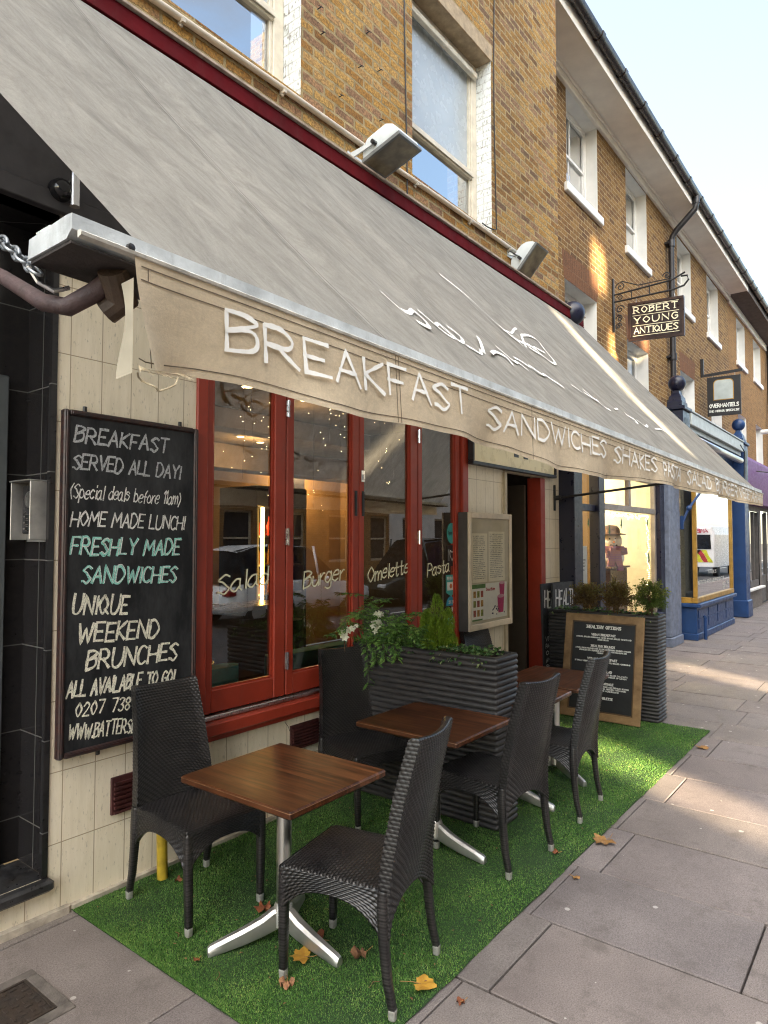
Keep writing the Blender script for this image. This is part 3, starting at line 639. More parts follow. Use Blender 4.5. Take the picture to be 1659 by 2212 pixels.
mb = MB(); mb.quad((1.7, 3.42, 3.05), (9.2, 3.42, 3.05), (9.2, 8.2, 3.05), (1.7, 8.2, 3.05)); mb.box(5.2, 9.1, 6.9, 7.25, 2.72, 3.04, .01); mb.box(1.75, 9.1, 5.0, 5.25, 2.85, 3.04, .01); mb.build('plaster_ceiling', ceil, room)
mb = MB(); mb.box(5.5, 6.1, 3.42, 8.15, 0, 3.04) if False else mb.box(6.12, 6.2, 3.45, 5.2, 0, 3.03); mb.box(7.1, 7.18, 3.45, 5.2, 0, 3.03); mb.box(6.12, 7.18, 5.2, 5.28, 0, 3.03); mb.build('corridor_partition', simple('corridor_brown', (.03, .02, .014), .8), room)
warm = emit('warm_bulb', (1.0, .62, .25), 3)
for (x, y) in ((3.55, 4.17), (4.22, 4.18), (5.24, 6.27), (5.71, 6.45), (7.0, 4.3), (3.0, 6.2)):
    dl = thing('ceiling_spotlight', 'small round warm downlight in the cafe ceiling', 'ceiling light', (x, y, 3.04), group='downlights in the cafe ceiling')
    r_ = MB(); r_.lathe([(.062, 0), (.062, .008), (.048, .009), (.048, .004)], (x, y, 3.03), 16); r_.build('bezel', M['chrome'], dl)
    r_ = MB(); r_.lathe([(.001, .004), (.045, .004), (.045, .008)], (x, y, 3.026), 16); r_.build('bulb', warm, dl)
for k_, (x, y, z, e) in enumerate(((4.4, 4.4, 2.8, .6), (5.5, 6.3, 2.8, 2.2), (7.95, 7.85, 2.95, 10.0))):
    lp = bpy.data.lights.new('cafe_lamp', 'POINT'); lp.energy = e; lp.color = (1, .62, .28); lp.shadow_soft_size = .06
    lo = bpy.data.objects.new('cafe_lamp_light', lp); lo.location = (x, y, z); COL.objects.link(lo)
wl_ = thing('wall_lamp', 'dark box wall lamp glowing on the ochre back wall', 'wall lamp', (7.95, 8.15, 2.7))
mb = MB(); mb.box(7.8, 8.1, 8.02, 8.19, 2.45, 2.85, .01); mb.build('lamp_shade', M['black'], wl_)
mb = MB(); mb.box(8.101, 8.13, 8.06, 8.18, 2.5, 2.8, .004); mb.box(7.84, 8.06, 8.06, 8.15, 2.851, 2.87); mb.build('lamp_glow', emit('lamp_glow', (1, .6, .2), 2), wl_)
# fridge with a bright strip
fd = thing('drinks_fridge', 'tall drinks fridge with glowing strip behind the salad window', 'fridge', (5.6, 6.3, 0))
mb = MB(); mb.box(5.35, 5.40, 6.1, 6.8, .3, 2.2, .01); mb.box(6.15, 6.2, 6.1, 6.8, .3, 2.2, .01); mb.box(5.40, 6.15, 6.7, 6.8, .3, 2.2); mb.box(5.35, 6.2, 6.1, 6.8, 2.2, 2.45, .01); mb.box(5.35, 6.2, 6.1, 6.8, .05, .298, .01); mb.build('cabinet', M['black'], fd)
mb = MB(); mb.box(5.41, 5.45, 6.07, 6.098, .75, 2.19, .004); mb.build('light_strip', emit('fridge_strip', (1, .55, .12), 3.5), fd)
for j, z in enumerate((.8, 1.15, 1.5, 1.85)):
    mb = MB(); mb.box(5.402, 6.148, 6.13, 6.69, z-.02, z, .002); mb.build('shelf', M['steel'], fd)
    bmt = simple('bottle_glass', [(.5, .22, .05), (.30, .09, .04), (.4, .2, .06), (.55, .06, .03)][j], .2)
    for i in range(7):
        mb = MB(); mb.lathe([(.03, 0), (.032, .12), (.014, .19), (.014, .24)], (5.50+i*.095, 6.25, z+.001), 8)
        solo(mb, 'bottle', bmt, ['amber', 'brown', 'golden', 'red'][j]+' bottle in the row on the '+['lowest', 'second lowest', 'third', 'top'][j]+' shelf of the drinks fridge', 'bottle', ['amber', 'brown', 'golden', 'red'][j]+' bottles in the drinks fridge', base=(5.50+i*.095, 6.25, z+.001))
fg = bpy.data.lights.new('fridge_lamp', 'POINT'); fg.energy = 1.2; fg.color = (1, .6, .25); fg.shadow_soft_size = .05
fo = bpy.data.objects.new('fridge_lamp_light', fg); fo.location = (5.6, 6.35, 1.98); COL.objects.link(fo)
# teal velvet seats near the glass
tv = simple('teal_velvet', (.10, .50, .48), .8, var=.2, scale=12)
def sofa(x0, x1, y0, label, g_=None):
    s = thing('banquette_seat', label, 'seat', ((x0+x1)/2, y0+.3, 0), group=g_)
    mb = MB(); mb.box(x0, x1, y0, y0+.62, .12, .47, .05); mb.build('seat', tv, s, bevel=0); mb = MB(); mb.box(x0, x1, y0-.14, y0-.002, .12, .98, .05); mb.build('backrest', tv, s)
sofa(2.5, 2.95, 3.62, 'teal velvet seat inside the salad window'); sofa(3.25, 4.9, 3.66, 'long teal velvet bench inside the burger window')
tb = thing('cafe_table', 'dark round cafe table inside behind the teal seats', 'table', (3.3, 4.9, 0))
mb = MB(); mb.lathe([(.4, 0), (.41, .01), (.41, .03), (.4, .035)], (3.3, 4.9, .74), 28); mb.build('tabletop', simple('inside_table', (.09, .045, .02), .25), tb); mb = MB(); mb.lathe([(.22, 0), (.22, .02), (.03, .04), (.03, .739)], (3.3, 4.9, 0), 14); mb.build('pedestal', M['black'], tb)
ct = thing('service_counter', 'dark service counter with pink cloth deep inside the cafe', 'counter', (4.6, 5.7, 0)); mb = MB(); mb.box(3.7, 5.3, 5.5, 5.95, 0, 1.05, .01); mb.build('base_panel', simple('counter_wood', (.08, .04, .02), .5), ct); mb = MB(); mb.box(3.66, 5.33, 5.46, 6.0, 1.053, 1.10, .008); mb.build('worktop', simple('counter_top', (.16, .08, .03), .25), ct)
bw = MB(); bw.lathe([(.06, 0), (.15, .03), (.17, .045), (.165, .05), (.14, .035), (.05, .01)], (2.66, 3.5, .80), 20); solo(bw, 'bowl', simple('brass_bowl', (.30, .20, .06), .4, .6), 'shallow brass bowl on the ledge inside the salad window', 'bowl', base=(2.66, 3.5, .80))
lg = MB(); lg.box(2.42, 5.3, 3.40, 3.60, .70, .798, .004); solo(lg, 'window_ledge', simple('ledge_wood', (.10, .05, .03), .5), 'inner wooden window ledge behind the red frames', 'ledge')
# hanging strings of fairy lights
fl = thing('fairy_lights', 'warm fairy light strings hanging inside the cafe windows', 'fairy lights', (3.5, 4.0, 3.0))
wm, bm_ = MB(), MB(); rr = random.Random(5)
for i in range(17):
    x = 2.75+i*.12+rr.uniform(-.05, .05) if i < 12 else 4.25+(i-12)*.18; y = 3.85+rr.uniform(-.15, .5); ln = rr.uniform(.35, .95)
    wm.tube([(x, y, 3.03), (x+rr.uniform(-.02, .02), y, 3.03-ln*.5), (x+rr.uniform(-.03, .03), y, 3.03-ln)], .0012, 4)
    for q in range(rr.randint(4, 8)):
        z = 3.0-ln*rr.random(); bm_.sphere((x+rr.uniform(-.07, .07), y+rr.uniform(-.1, .1), z), .0028, 6, 4)
wm.build('wire', M['iron'], fl); tag(bm_.build('bulbs', emit('fairy_bulb', (1, .72, .35), 1.7), fl))
# ---------------------------------------------------------------- the brick terrace beyond the cafe
def sash_window(root, h, y, rev=.22, sillz=True, arch=None, glassmat='glass_up', bars=True):
    a, b, c, d = h
    f = MB(); reveal(f, (a, b, c, d), y, rev, 'lrt'); yy = y+rev-.06
    for q in ((a+.001, a+.06), (b-.06, b-.001)): f.box(q[0], q[1], yy, yy+.08, c, d-.001, .004)
    f.box(a+.06, b-.06, yy, yy+.08, d-.07, d-.001, .004); f.box(a+.06, b-.06, yy-.02, yy+.08, c, c+.05, .004)
    f = f.build('window', M['white'], root); mz = c+(d-c)*.5
    s = MB()
    for (z0, z1, dy) in ((c+.05, mz+.02, .03), (mz-.02, d-.07, .01)):
        s.box(a+.06, a+.105, yy+dy, yy+dy+.03, z0, z1); s.box(b-.105, b-.06, yy+dy, yy+dy+.03, z0, z1); s.box(a+.105, b-.105, yy+dy, yy+dy+.03, z0, z0+.045); s.box(a+.105, b-.105, yy+dy, yy+dy+.03, z1-.045, z1)
        if bars: s.box((a+b)/2-.012, (a+b)/2+.012, yy+dy+.004, yy+dy+.026, z0+.045, z1-.045)
    s.build('sash', M['white'], f)
    gq = MB(); gq.quad((a+.08, yy+.045, c+.06), (b-.08, yy+.045, c+.06), (b-.08, yy+.045, d-.08), (a+.08, yy+.045, d-.08)); gq.build('pane', M[glassmat], f)
    cu = MB(); cu.quad((a+.02, yy+.16, c), (b-.02, yy+.16, c), (b-.02, yy+.16, d), (a+.02, yy+.16, d)); cu.build('curtain', M['curtain'], f)
    if sillz:
        sl_ = MB(); sl_.box(a-.09, b+.12, y-.06, y+.12, c-.14, c-.001, .012); sl_.build('sill', M['white'], f)
    return f
terr = thing('brick_terrace', 'golden brick terrace with white eaves soffit and white sash windows', 'building', (12.5, WY, 0))
TW = 3.85          # the upper wall stands back behind the shopfronts
UP = [(9.31, 10.57, 7.05, 8.51), (11.97, 13.18, 7.03, 8.49), (15.34, 16.52, 6.98, 8.46), (18.09, 19.34, 6.98, 8.46)]
LO = [(9.19, 10.46, 4.10, 5.60), (11.92, 13.15, 4.06, 5.36), (15.46, 16.67, 4.06, 5.51), (18.32, 19.55, 4.06, 5.45)]
BX, BU = 17.45, 20.56
mb = MB(); wall(mb, 7.62, BU, 3.0, 8.66, UP+LO, TW); mb.build('brick_wall', M['brick_terrace'], terr)
for h in UP: sash_window(terr, h, TW, .25)
for h in LO: sash_window(terr, h, TW, .27, False)
for i, h in enumerate(LO):
    a, b, c, d = h; sp = .10; mb = MB()
    mb.add([(a-.02, TW-.003, d+.002), (b+.02, TW-.003, d+.002), (b+sp, TW-.003, d+.42), (a-sp, TW-.003, d+.42)], [(0, 1, 2, 3)])
    mb.build('gauged_arch', M['brick_gauged'], terr)
mb = MB(); mb.box(7.60, BU, 3.34, TW-.001, 8.66, 8.70); mb.box(7.60, BU, 3.32, 3.338, 8.63, 8.87, .003); mb.box(7.62, BU, TW-.06, TW+.002, 8.50, 8.657, .01); mb.box(7.62, BU, TW-.09, TW-.062, 8.60, 8.657, .006); mb.build('eaves_soffit', M['soffit'], terr)
def gutter(x0, x1, root):
    mb = MB(); n = 10; prof = [(3.245+.073*math.cos(math.pi+math.pi*i/n), 8.87+.10*math.sin(math.pi+math.pi*i/n)) for i in range(n+1)]
    prof = prof+[(y_*1.0, z_) for y_, z_ in [(3.317, 8.873), (3.312, 8.87)]]
    ins = [(3.245+.063*math.cos(math.pi*2-math.pi*i/n), 8.87+.088*math.sin(math.pi*2-math.pi*i/n)) for i in range(n+1)]
    mb.prism(prof+ins, 'x', x0, x1); x = x0+.5
    while x < x1:
        mb.prism([(3.245+.085*math.cos(math.pi+math.pi*i/n), 8.87+.113*math.sin(math.pi+math.pi*i/n)) for i in range(n+1)], 'x', x-.05, x+.05); x += .95
    return mb.build('gutter', M['gutter'], root, smooth=True, angle=40)
gutter(7.60, BU, terr)
mb = MB(); mb.quad((7.62, 3.31, 8.87), (BU, 3.31, 8.87), (BU, 8.5, 12.3), (7.62, 8.5, 12.3)); mb.build('roof', M['slate'], terr)
# swan-neck drainpipe
mb = MB(); X = 14.49
mb.tube([(X, 3.245, 8.78), (X, 3.245, 8.64), (X, 3.27, 8.54), (X, 3.63, 8.21), (X, 3.72, 8.09), (X, 3.745, 7.92), (X, 3.745, 3.4)], .058, 12)
for z in (7.95, 6.75, 5.57, 4.65, 4.39): mb.tube([(X, 3.745, z-.07), (X, 3.745, z+.07)], .076, 12); mb.box(X-.11, X+.11, 3.77, TW+.002, z-.02, z+.02)
mb.tube([(X, 3.245, 8.79), (X, 3.245, 8.65)], .07, 12); mb.build('drainpipe', M['lead_pipe'], terr, smooth=True, angle=40)

# farther, darker-eaved terrace
ter2 = thing('brick_terrace', 'farther orange brick terrace with dark eaves above the purple shop', 'building', (23, WY, 0))
U2 = [(21.73, 23.03, 7.05, 8.34), (24.44, 25.80, 7.05, 8.34), (27.3, 28.6, 7.05, 8.34), (30.2, 31.5, 7.05, 8.34)]; L2 = [(21.73, 22.97, 4.06, 5.51), (24.62, 25.92, 4.06, 5.57), (27.3, 28.6, 4.06, 5.57)]
mb = MB(); wall(mb, BU, 40, 3.0, 8.66, U2+L2, TW); mb.build('brick_wall', M['brick_far'], ter2)
for h in U2: sash_window(ter2, h, TW, .24)
for h in L2: sash_window(ter2, h, TW, .24, False)
mb = MB(); mb.box(BU, 40, 3.34, TW-.001, 8.66, 8.70); mb.box(BU, 40, 3.32, 3.338, 8.63, 8.87, .003); mb.build('eaves_soffit', M['soffit_dark'], ter2); gutter(BU, 40, ter2)
mb = MB(); mb.box(BU, 40, TW-.06, TW+.002, 8.44, 8.657, .01); mb.build('eaves_band', M['soffit'], ter2)
mb = MB(); mb.quad((BU, 3.31, 8.87), (40, 3.31, 8.87), (40, 8.5, 12.3), (BU, 8.5, 12.3)); mb.build('roof', M['slate'], ter2)
mb = MB(); mb.tube([(26.8, 3.75, 8.6), (26.8, 3.75, 2.5)], .062, 10); mb.build('drainpipe', M['lead_pipe'], ter2, smooth=True)

# ---------------------------------------------------------------- shopfronts at the foot of the terrace
shop = thing('antiques_shopfront', 'dark navy antiques shopfront with lit window and ball-topped posts', 'shopfront', (10, WY, 0))
mb = MB(); mb.box(7.72, 12.25, WY-.08, WY+.1, 2.95, 3.85, .006); mb.box(7.70, 12.3, WY-.22, TW-.002, 3.853, 3.92, .01); mb.build('fascia', M['navy'], shop)
def post(x, wid, root, mat, y0=2.98, base=True, z0=2.95):
    m = MB(); a, b = x-wid/2, x+wid/2
    if base: m.box(a+.02, b-.02, y0+.10, WY+.05, 0, z0, .01); m.box(a-.02, b+.02, y0+.06, WY+.03, 0, .22, .01)
    m.box(a, b, y0, WY+.03, z0+.003, 4.02, .008); m.box(a-.035, b+.035, y0-.04, WY+.02, 4.023, 4.09, .012)
    cx, cy = x, (y0+WY)/2; w2, d2 = wid*.40, (WY-y0)*.42
    m.loft([[(cx-w2*s_, cy-d2*s_, z), (cx+w2*s_, cy-d2*s_, z), (cx+w2*s_, cy+d2*s_, z), (cx-w2*s_, cy+d2*s_, z)] for s_, z in ((1, 4.092), (1, 4.18), (.86, 4.2), (.80, 4.27), (.5, 4.33), (.42, 4.36), (.42, 4.39))], True)
    m = m.build('pilaster', mat, root); 
    bl = MB(); bl.sphere((cx, cy, 4.52), .145, 20, 14); bl.build('ball_finial', mat, m, smooth=True)
    pn = MB(); pn.box(a+.12, b-.12, y0-.004, y0+.004, 3.2, 3.9, .001); pn.build('recessed_panel', M['black'], m)
    return m
post(7.69, .30, shop, M['navy'], z0=2.93)
post(12.30, .46, shop, M['navy'], y0=2.98, base=False)
mb = MB(); mb.box(11.86, 12.52, WY-.10, WY+.12, .16, 2.948, .012); mb.box(11.84, 12.54, WY-.125, WY+.1, 0, .158, .012); mb.build('weathered_pilaster', M['slate_blue'], shop)
mb = MB(); mb.box(11.62, 11.855, WY-.02, WY+.14, 0, 2.948, .008); mb.box(7.86, 8.02, WY+.02, WY+.14, 0, 2.948, .006); mb.box(8.88, 9.10, WY+.0, WY+.14, 0, 2.948, .008); mb.box(8.02, 8.88, WY+.05, WY+.13, 2.18, 2.27, .004); mb.box(8.02, 8.88, WY+.05, WY+.13, 2.74, 2.948, .004); mb.box(8.02, 8.88, WY+.05, WY+.13, 0, .45, .006); mb.box(9.10, 11.62, WY+.04, WY+.14, 0, .55, .008); mb.box(9.1, 11.62, WY-.05, WY+.1, .553, .61, .01)
mb.build('shop_frame', M['navy'], shop)
tf = simple('taupe_transom', (.26, .23, .20), .5, var=.15)
mb = MB(); mb.box(9.10, 11.62, WY+.05, WY+.12, 2.22, 2.31, .006); mb.box(9.10, 11.62, WY+.05, WY+.12, 2.72, 2.90, .006); mb.box(10.27, 10.36, WY+.052, WY+.118, 2.31, 2.72, .004); mb.box(9.10, 9.16, WY+.05, WY+.12, .61, 2.22, .004); mb.box(11.55, 11.62, WY+.05, WY+.12, .61, 2.22, .004); mb.box(9.10, 9.16, WY+.05, WY+.12, 2.31, 2.72, .004); mb.box(11.56, 11.62, WY+.05, WY+.12, 2.31, 2.72, .004); mb.build('transom_frame', tf, shop)
for q in ((8.02, 8.88, .45, 2.18), (8.02, 8.88, 2.27, 2.74), (9.16, 11.55, .61, 2.22), (9.16, 11.56, 2.31, 2.72)):
    mb = MB(); mb.quad((q[0], WY+.085, q[2]), (q[1], WY+.085, q[2]), (q[1], WY+.085, q[3]), (q[0], WY+.085, q[3])); mb.build('pane', M['glass_clear'], shop)
cw = simple('shop_cream_wall', (.74, .68, .48), .85, var=.08)
rm = thing('antiques_room', 'warm lit cream room behind the antiques shop window', 'room', (10, 4.6, 0))
mb = MB(); mb.quad((7.7, 6.6, 0), (12.6, 6.6, 0), (12.6, 6.6, 3), (7.7, 6.6, 3)); mb.quad((12.6, 3.4, 0), (12.6, 6.6, 0), (12.6, 6.6, 3), (12.6, 3.4, 3)); mb.quad((7.7, 3.4, 0), (7.7, 6.6, 0), (7.7, 6.6, 3), (7.7, 3.4, 3)); mb.quad((7.7, 3.4, 3), (12.6, 3.4, 3), (12.6, 6.6, 3), (7.7, 6.6, 3)); mb.build('plaster', cw, rm)
mb = MB(); mb.quad((7.7, 3.4, 0), (12.6, 3.4, 0), (12.6, 6.6, 0), (7.7, 6.6, 0)); mb.box(9.2, 11.5, 3.45, 4.5, .0, .62, .01); mb.build('display_floor', simple('display_wood', (.25, .16, .08), .5), rm)
for (x, y, e) in ((8.6, 4.8, 15), (10.2, 4.8, 18), (11.8, 5.2, 16)):
    lp = bpy.data.lights.new('shop_lamp', 'POINT'); lp.energy = e; lp.color = (1, .88, .66); lp.shadow_soft_size = .1
    lo = bpy.data.objects.new('shop_lamp_light', lp); lo.location = (x, y, 2.75); COL.objects.link(lo)
    b_ = MB(); b_.lathe([(.001, 0), (.06, 0), (.065, .02), (.05, .06)], (x, y, 2.92), 14); solo(b_, 'shop_spotlight', emit('shop_bulb', (1, .82, .5), 3), 'round ceiling spotlight lighting the antiques window', 'ceiling light', 'spotlights in the antiques room')
# stage-like spotlight hanging in the small top pane
sp = thing('track_spotlight', 'black track spotlight seen through the small top pane', 'spotlight', (8.45, 3.9, 2.9))
mb = MB(); mb.tube([(8.45, 3.9, 2.98), (8.45, 3.9, 2.70)], .012); mb.bar((8.25, 3.9, 2.74), (8.65, 3.9, 2.74), .03, .02); mb.build('bracket', M['black'], sp); mb = MB(); mb.tube([(8.45, 3.98, 2.66), (8.45, 3.78, 2.48)], [.07, .10], 14); mb.build('can', M['black'], sp)
# snowman on a dark cabinet
cb = thing('display_cabinet', 'dark brown cabinet carrying the snowman in the antiques window', 'cabinet', (11.0, 3.85, .62))
mb = MB(); mb.box(10.55, 11.35, 3.72, 4.12, .622, 1.34, .012); mb.build('carcass', simple('dark_mahogany', (.06, .028, .014), .35), cb); mb = MB(); mb.box(10.50, 11.40, 3.68, 4.16, 1.342, 1.375, .008); mb.build('worktop', simple('mahogany_top', (.09, .04, .02), .3), cb)
sm = thing('snowman', 'white toy snowman in dark hat and striped scarf on the cabinet', 'snowman', (11.0, 3.85, 1.376)); plush = simple('white_plush', (.82, .80, .72), .9, var=.05, bump=.4)
mb = MB(); mb.sphere((11.0, 3.85, 1.50), .20, 18, 12, (1, .9, .75)); mb.sphere((11.0, 3.85, 1.78), .165, 18, 12); mb.build('body', plush, sm, smooth=True)
mb = MB(); mb.lathe([(.235, 0), (.24, .012), (.15, .03), (.14, .10), (.10, .15), (.01, .165)], (10.99, 3.86, 1.88), 20); mb.build('hat', simple('dark_plaid_hat', (.07, .045, .05), .85, col2=(.20, .12, .06), scale=18), sm, smooth=True)
stp = NT('striped_scarf'); wv = stp.new('ShaderNodeTexWave'); wv.inputs['Scale'].default_value = 9; wv.bands_direction = 'Z'; stp.put(wv.inputs['Vector'], stp.obj()); stp.set(stp.ramp(wv.outputs['Fac'], [(0, (.05, .04, .16)), (.25, (.42, .14, .03)), (.5, (.35, .26, .12)), (.75, (.30, .03, .03)), (1, (.08, .06, .22))]), .9); scarf = stp.m
mb = MB(); mb.lathe([(.13, -.05), (.20, -.045), (.215, 0), (.19, .045), (.12, .05)], (11.0, 3.85, 1.65), 20); mb.bar((10.93, 3.66, 1.66), (10.84, 3.62, 1.34), .12, .035); mb.bar((10.98, 3.655, 1.64), (11.0, 3.60, 1.30), .11, .03); mb.bar((11.2, 3.74, 1.62), (10.80, 3.66, 1.56), .035, .11); mb.build('scarf', scarf, sm, smooth=True, angle=50)
mb = MB(); mb.tube([(10.955, 3.705, 1.765), (10.925, 3.63, 1.755)], [.022, .004], 8); mb.build('carrot_nose', simple('carrot', (.6, .2, .04), .7), sm)
mb = MB(); [mb.sphere(p, .014, 8, 6) for p in ((10.895, 3.73, 1.815), (10.975, 3.70, 1.82), (10.90, 3.70, 1.715), (10.93, 3.692, 1.70), (10.97, 3.69, 1.70), (11.0, 3.695, 1.712))]; mb.build('coal', M['black'], sm); sm.rotation_euler = (0, 0, R_(-41))
# christmas tree behind the side pane, and picture frame
xt = thing('christmas_tree', 'small dark green christmas tree low in the antiques window', 'christmas tree', (9.0, 4.1, .6)); rr = random.Random(11); mb = MB(); bb = MB()
for k in range(1500):
    h = rr.random()**.8; z = .75+h*.85; rad = (1-h)*.62*math.sqrt(rr.random()); th = rr.uniform(0, 6.28); c_ = Vector((9.05+rad*math.cos(th), 4.15+rad*.8*math.sin(th), z)); d_ = Vector((math.cos(th), math.sin(th), -.35)).normalized()*rr.uniform(.05, .10); w_ = Vector((-math.sin(th), math.cos(th), rr.uniform(-.4, .4)))*.012
    mb.add([c_-w_, c_+w_, c_+d_], [(0, 1, 2)])
    if k % 60 == 0: bb.sphere(c_+d_, .012, 6, 4)
mb.build('branches', simple('fir_green', (.02, .055, .02), .8), xt, fix=False); bb.build('bulbs', emit('tree_bulb', (1, .6, .2), 3), xt); mb = MB(); mb.tube([(9.05, 4.15, .0), (9.05, 4.15, 1.5)], .03); mb.build('trunk', M['iron'], xt)
pf = thing('picture_frame', 'brown wooden picture frame standing behind the side pane', 'picture frame', (8.75, 4.9, 1.3)); mb = MB(); mb.box(8.45, 8.53, 4.88, 4.93, 1.25, 2.05, .008); mb.box(8.97, 9.05, 4.88, 4.93, 1.25, 2.05, .008); mb.box(8.53, 8.97, 4.88, 4.93, 1.97, 2.05, .006); mb.box(8.53, 8.97, 4.88, 4.93, 1.25, 1.33, .006); mb.build('moulding', simple('oak_frame', (.18, .08, .03), .45), pf); mb = MB(); mb.box(8.53, 8.97, 4.90, 4.92, 1.33, 1.97); mb.build('picture', simple('dark_picture', (.12, .09, .05), .5, scale=9), pf)
nt = thing('paper_notice', 'white paper notice stuck inside the side pane of the antiques shop', 'notice', (8.42, WY+.1, 1.2)); mb = MB(); mb.box(8.18, 8.66, WY+.090, WY+.094, 1.22, 1.72); mb.build('sheet', simple('white_paper', (.72, .74, .70), .8, var=.03), nt)
mb = MB(); f_ = lambda u, v, d: (u, WY+.0895-d, v)
for k, (z, w, t_) in enumerate(((1.64, .20, .03), (1.60, .20, .03), (1.53, .34, .014), (1.49, .30, .012), (1.45, .32, .012), (1.40, .30, .012), (1.31, .10, .016))): lettering(mb, ('MERRY', 'XMAS TO', 'CHRISTMAS OPENING HOURS', 'CLOSED SUNDAY AND MONDAY', 'OPEN TUESDAY TO SATURDAY', 'THANK YOU', 'OPEN')[k], f_, 8.42-w/2, z, t_, w, .005, k=2)
mb.build('notice_text', M['dark_grey'], nt)
gl_ = thing('window_light_string', 'warm light string along the top and side of the antiques window', 'fairy lights', (11.4, 3.4, 2.2)); mb = MB(); rr = random.Random(2)
for i in range(60): mb.sphere((9.2+i*.039, WY+.13+rr.uniform(0, .05), 2.20-abs(rr.gauss(0, .035))), .008, 6, 4)
for i in range(45): mb.sphere((11.50-abs(rr.gauss(0, .02)), WY+.13+rr.uniform(0, .04), 2.18-i*.034), .008, 6, 4)
tag(mb.build('bulbs', emit('string_bulb', (1, .75, .35), 2.5), gl_)); mb = MB(); mb.tube([(9.2, WY+.15, 2.19), (11.5, WY+.15, 2.19), (11.5, WY+.15, .65)], .003, 4); mb.build('wire', M['iron'], gl_)
tg = simple('green_vinyl', (.05, .13, .06), .6)
for (x, z, s_) in ((10.0, 2.0, .10), (11.25, 2.05, .09), (11.3, 1.45, .11), (11.35, .98, .14), (10.2, 1.05, .09), (9.5, 1.9, .09), (8.35, 1.95, .07), (8.7, 2.0, .07)):
    mb = MB(); y = WY+.083; mb.add([(x-s_*.5, y, z), (x+s_*.5, y, z), (x, y, z+s_)], [(0, 1, 2)]); mb.add([(x-s_*.38, y-.0005, z+s_*.5), (x+s_*.38, y-.0005, z+s_*.5), (x, y-.0005, z+s_*1.35)], [(0, 1, 2)]); mb.quad((x-.012, y, z-s_*.35), (x+.012, y, z-s_*.35), (x+.012, y, z), (x-.012, y, z)); tag(mb.build('tree_transfer', tg, shop))

# blue shop with the gold-framed bay
blue = thing('blue_shopfront', 'blue shopfront with gold framed bay window and blue panelled plinth', 'shopfront', (15, WY, 0))
BY = 3.0; b0, b1 = 12.92, 16.1
mb = MB(); mb.box(b0, b1, BY, WY+.05, .0, .12, .01); mb.box(b0+.015, b1-.015, BY+.02, WY+.05, .123, .58, .004)
for i in range(4):
    xa = b0+.12+i*.76; mb.box(xa, xa+.66, BY+.008, BY+.021, .20, .36, .005); mb.box(xa-.0, xa+.66, BY+.008, BY+.021, .39, .53, .005)
mb.box(b0-.03, b1+.03, BY-.05, WY+.05, .583, .66, .015); mb.build('plinth', M['blue'], blue)
mb = MB(); mb.tube([(b0+.28, BY-.03, .42), (b0+.28, BY-.06, .40), (b0+.28, BY-.06, .0)], .03, 10); mb.build('overflow_pipe', M['blue'], blue)
mb = MB()
for (x, y) in ((b0+.04, BY+.04), (b1-.04, BY+.04)): mb.box(x-.035, x+.035, y-.035, y+.035, .763, 2.9, .006)
mb.box(b0, b1, BY, BY+.09, .662, .76, .008); mb.box(b0, b0+.08, BY+.09, WY+.05, .662, .76, .006); mb.box(b0+.0, b1, BY, BY+.08, 2.903, 2.97, .006); mb.build('gold_bay_frame', M['gold'], blue)
mb = MB(); mb.quad((b0+.075, BY+.04, .76), (b1-.075, BY+.04, .76), (b1-.075, BY+.04, 2.9), (b0+.075, BY+.04, 2.9)); mb.build('bay_pane', M['glass_up'], blue)
mb = MB(); mb.quad((b0+.04, BY+.075, .76), (b0+.04, WY+.05, .76), (b0+.04, WY+.05, 2.9), (b0+.04, BY+.075, 2.9)); mb.build('side_pane', M['glass'], blue)
mb = MB(); f_ = lambda u, v, d: (u, BY+.038-d, v)
for txt, u, v, c_, w in (('TV WORK IS', 13.9, 1.15, .06, .7), ('RESTORATION ACCESS & BESPOKE FURNITURE', 13.1, .99, .06, 2.2), ('07 - 55', 15.2, .88, .05, .5), ('OPEN 9 - 5', 15.2, .80, .05, .5)): lettering(mb, txt, f_, u, v, c_, w, .012, k=2)
mb.build('bay_lettering', simple('pale_vinyl', (.62, .62, .58), .5), blue)
mb = MB(); mb.box(b0-.35, BX, WY-.05, WY+.1, 2.96, 3.85, .006); mb.box(12.5, 17.9, WY-.1, TW-.003, 3.86, 3.90, .004); mb.box(16.1, 17.4, WY+.5, WY+.55, 0, 2.95); mb.box(17.42, 17.9, 2.99, WY+.05, .0, 2.95, .01); mb.box(17.38, 17.94, 2.95, WY+.04, 0, .40, .02); mb.build('blue_frame', M['blue'], blue)
post(17.66, .46, blue, M['blue'], base=False, z0=2.955)
mb = MB(); mb.box(12.62, 17.35, 2.97, WY+.0, 3.83, 4.05, .01); mb.box(12.64, 17.35, 2.95, WY, 4.053, 4.08, .004); mb.box(12.62, 17.35, 3.03, WY, 3.74, 3.825, .004); mb.build('blind_box', M['pale_ledge'], blue)
mb = MB(); mb.tube([(12.7, 3.02, 3.62), (17.2, 3.02, 3.62)], .07, 14); mb.build('blind_roller', M['steel'], blue, smooth=True); mb = MB(); mb.tube([(16.9, 2.96, 3.95), (17.0, 2.90, 3.8), (17.1, 2.93, 3.2), (17.12, 2.94, 2.9)], .012, 6); mb.build('cable', M['iron'], blue)
for (xa, xb) in ((12.56, 13.2),):
    mb = MB(); mb.tube([(xa, 3.14, 2.10), (xa+.1, 3.06, 2.35), (xb, 2.92, 2.75), (xb+.3, 2.9, 2.95)], .022, 8); mb.sphere((xa+.1, 3.05, 2.36), .05); mb.box(xa-.03, xa+.03, 3.12, 3.18, 1.98, 2.22, .008); mb.build('blind_arm', M['blue'], blue)
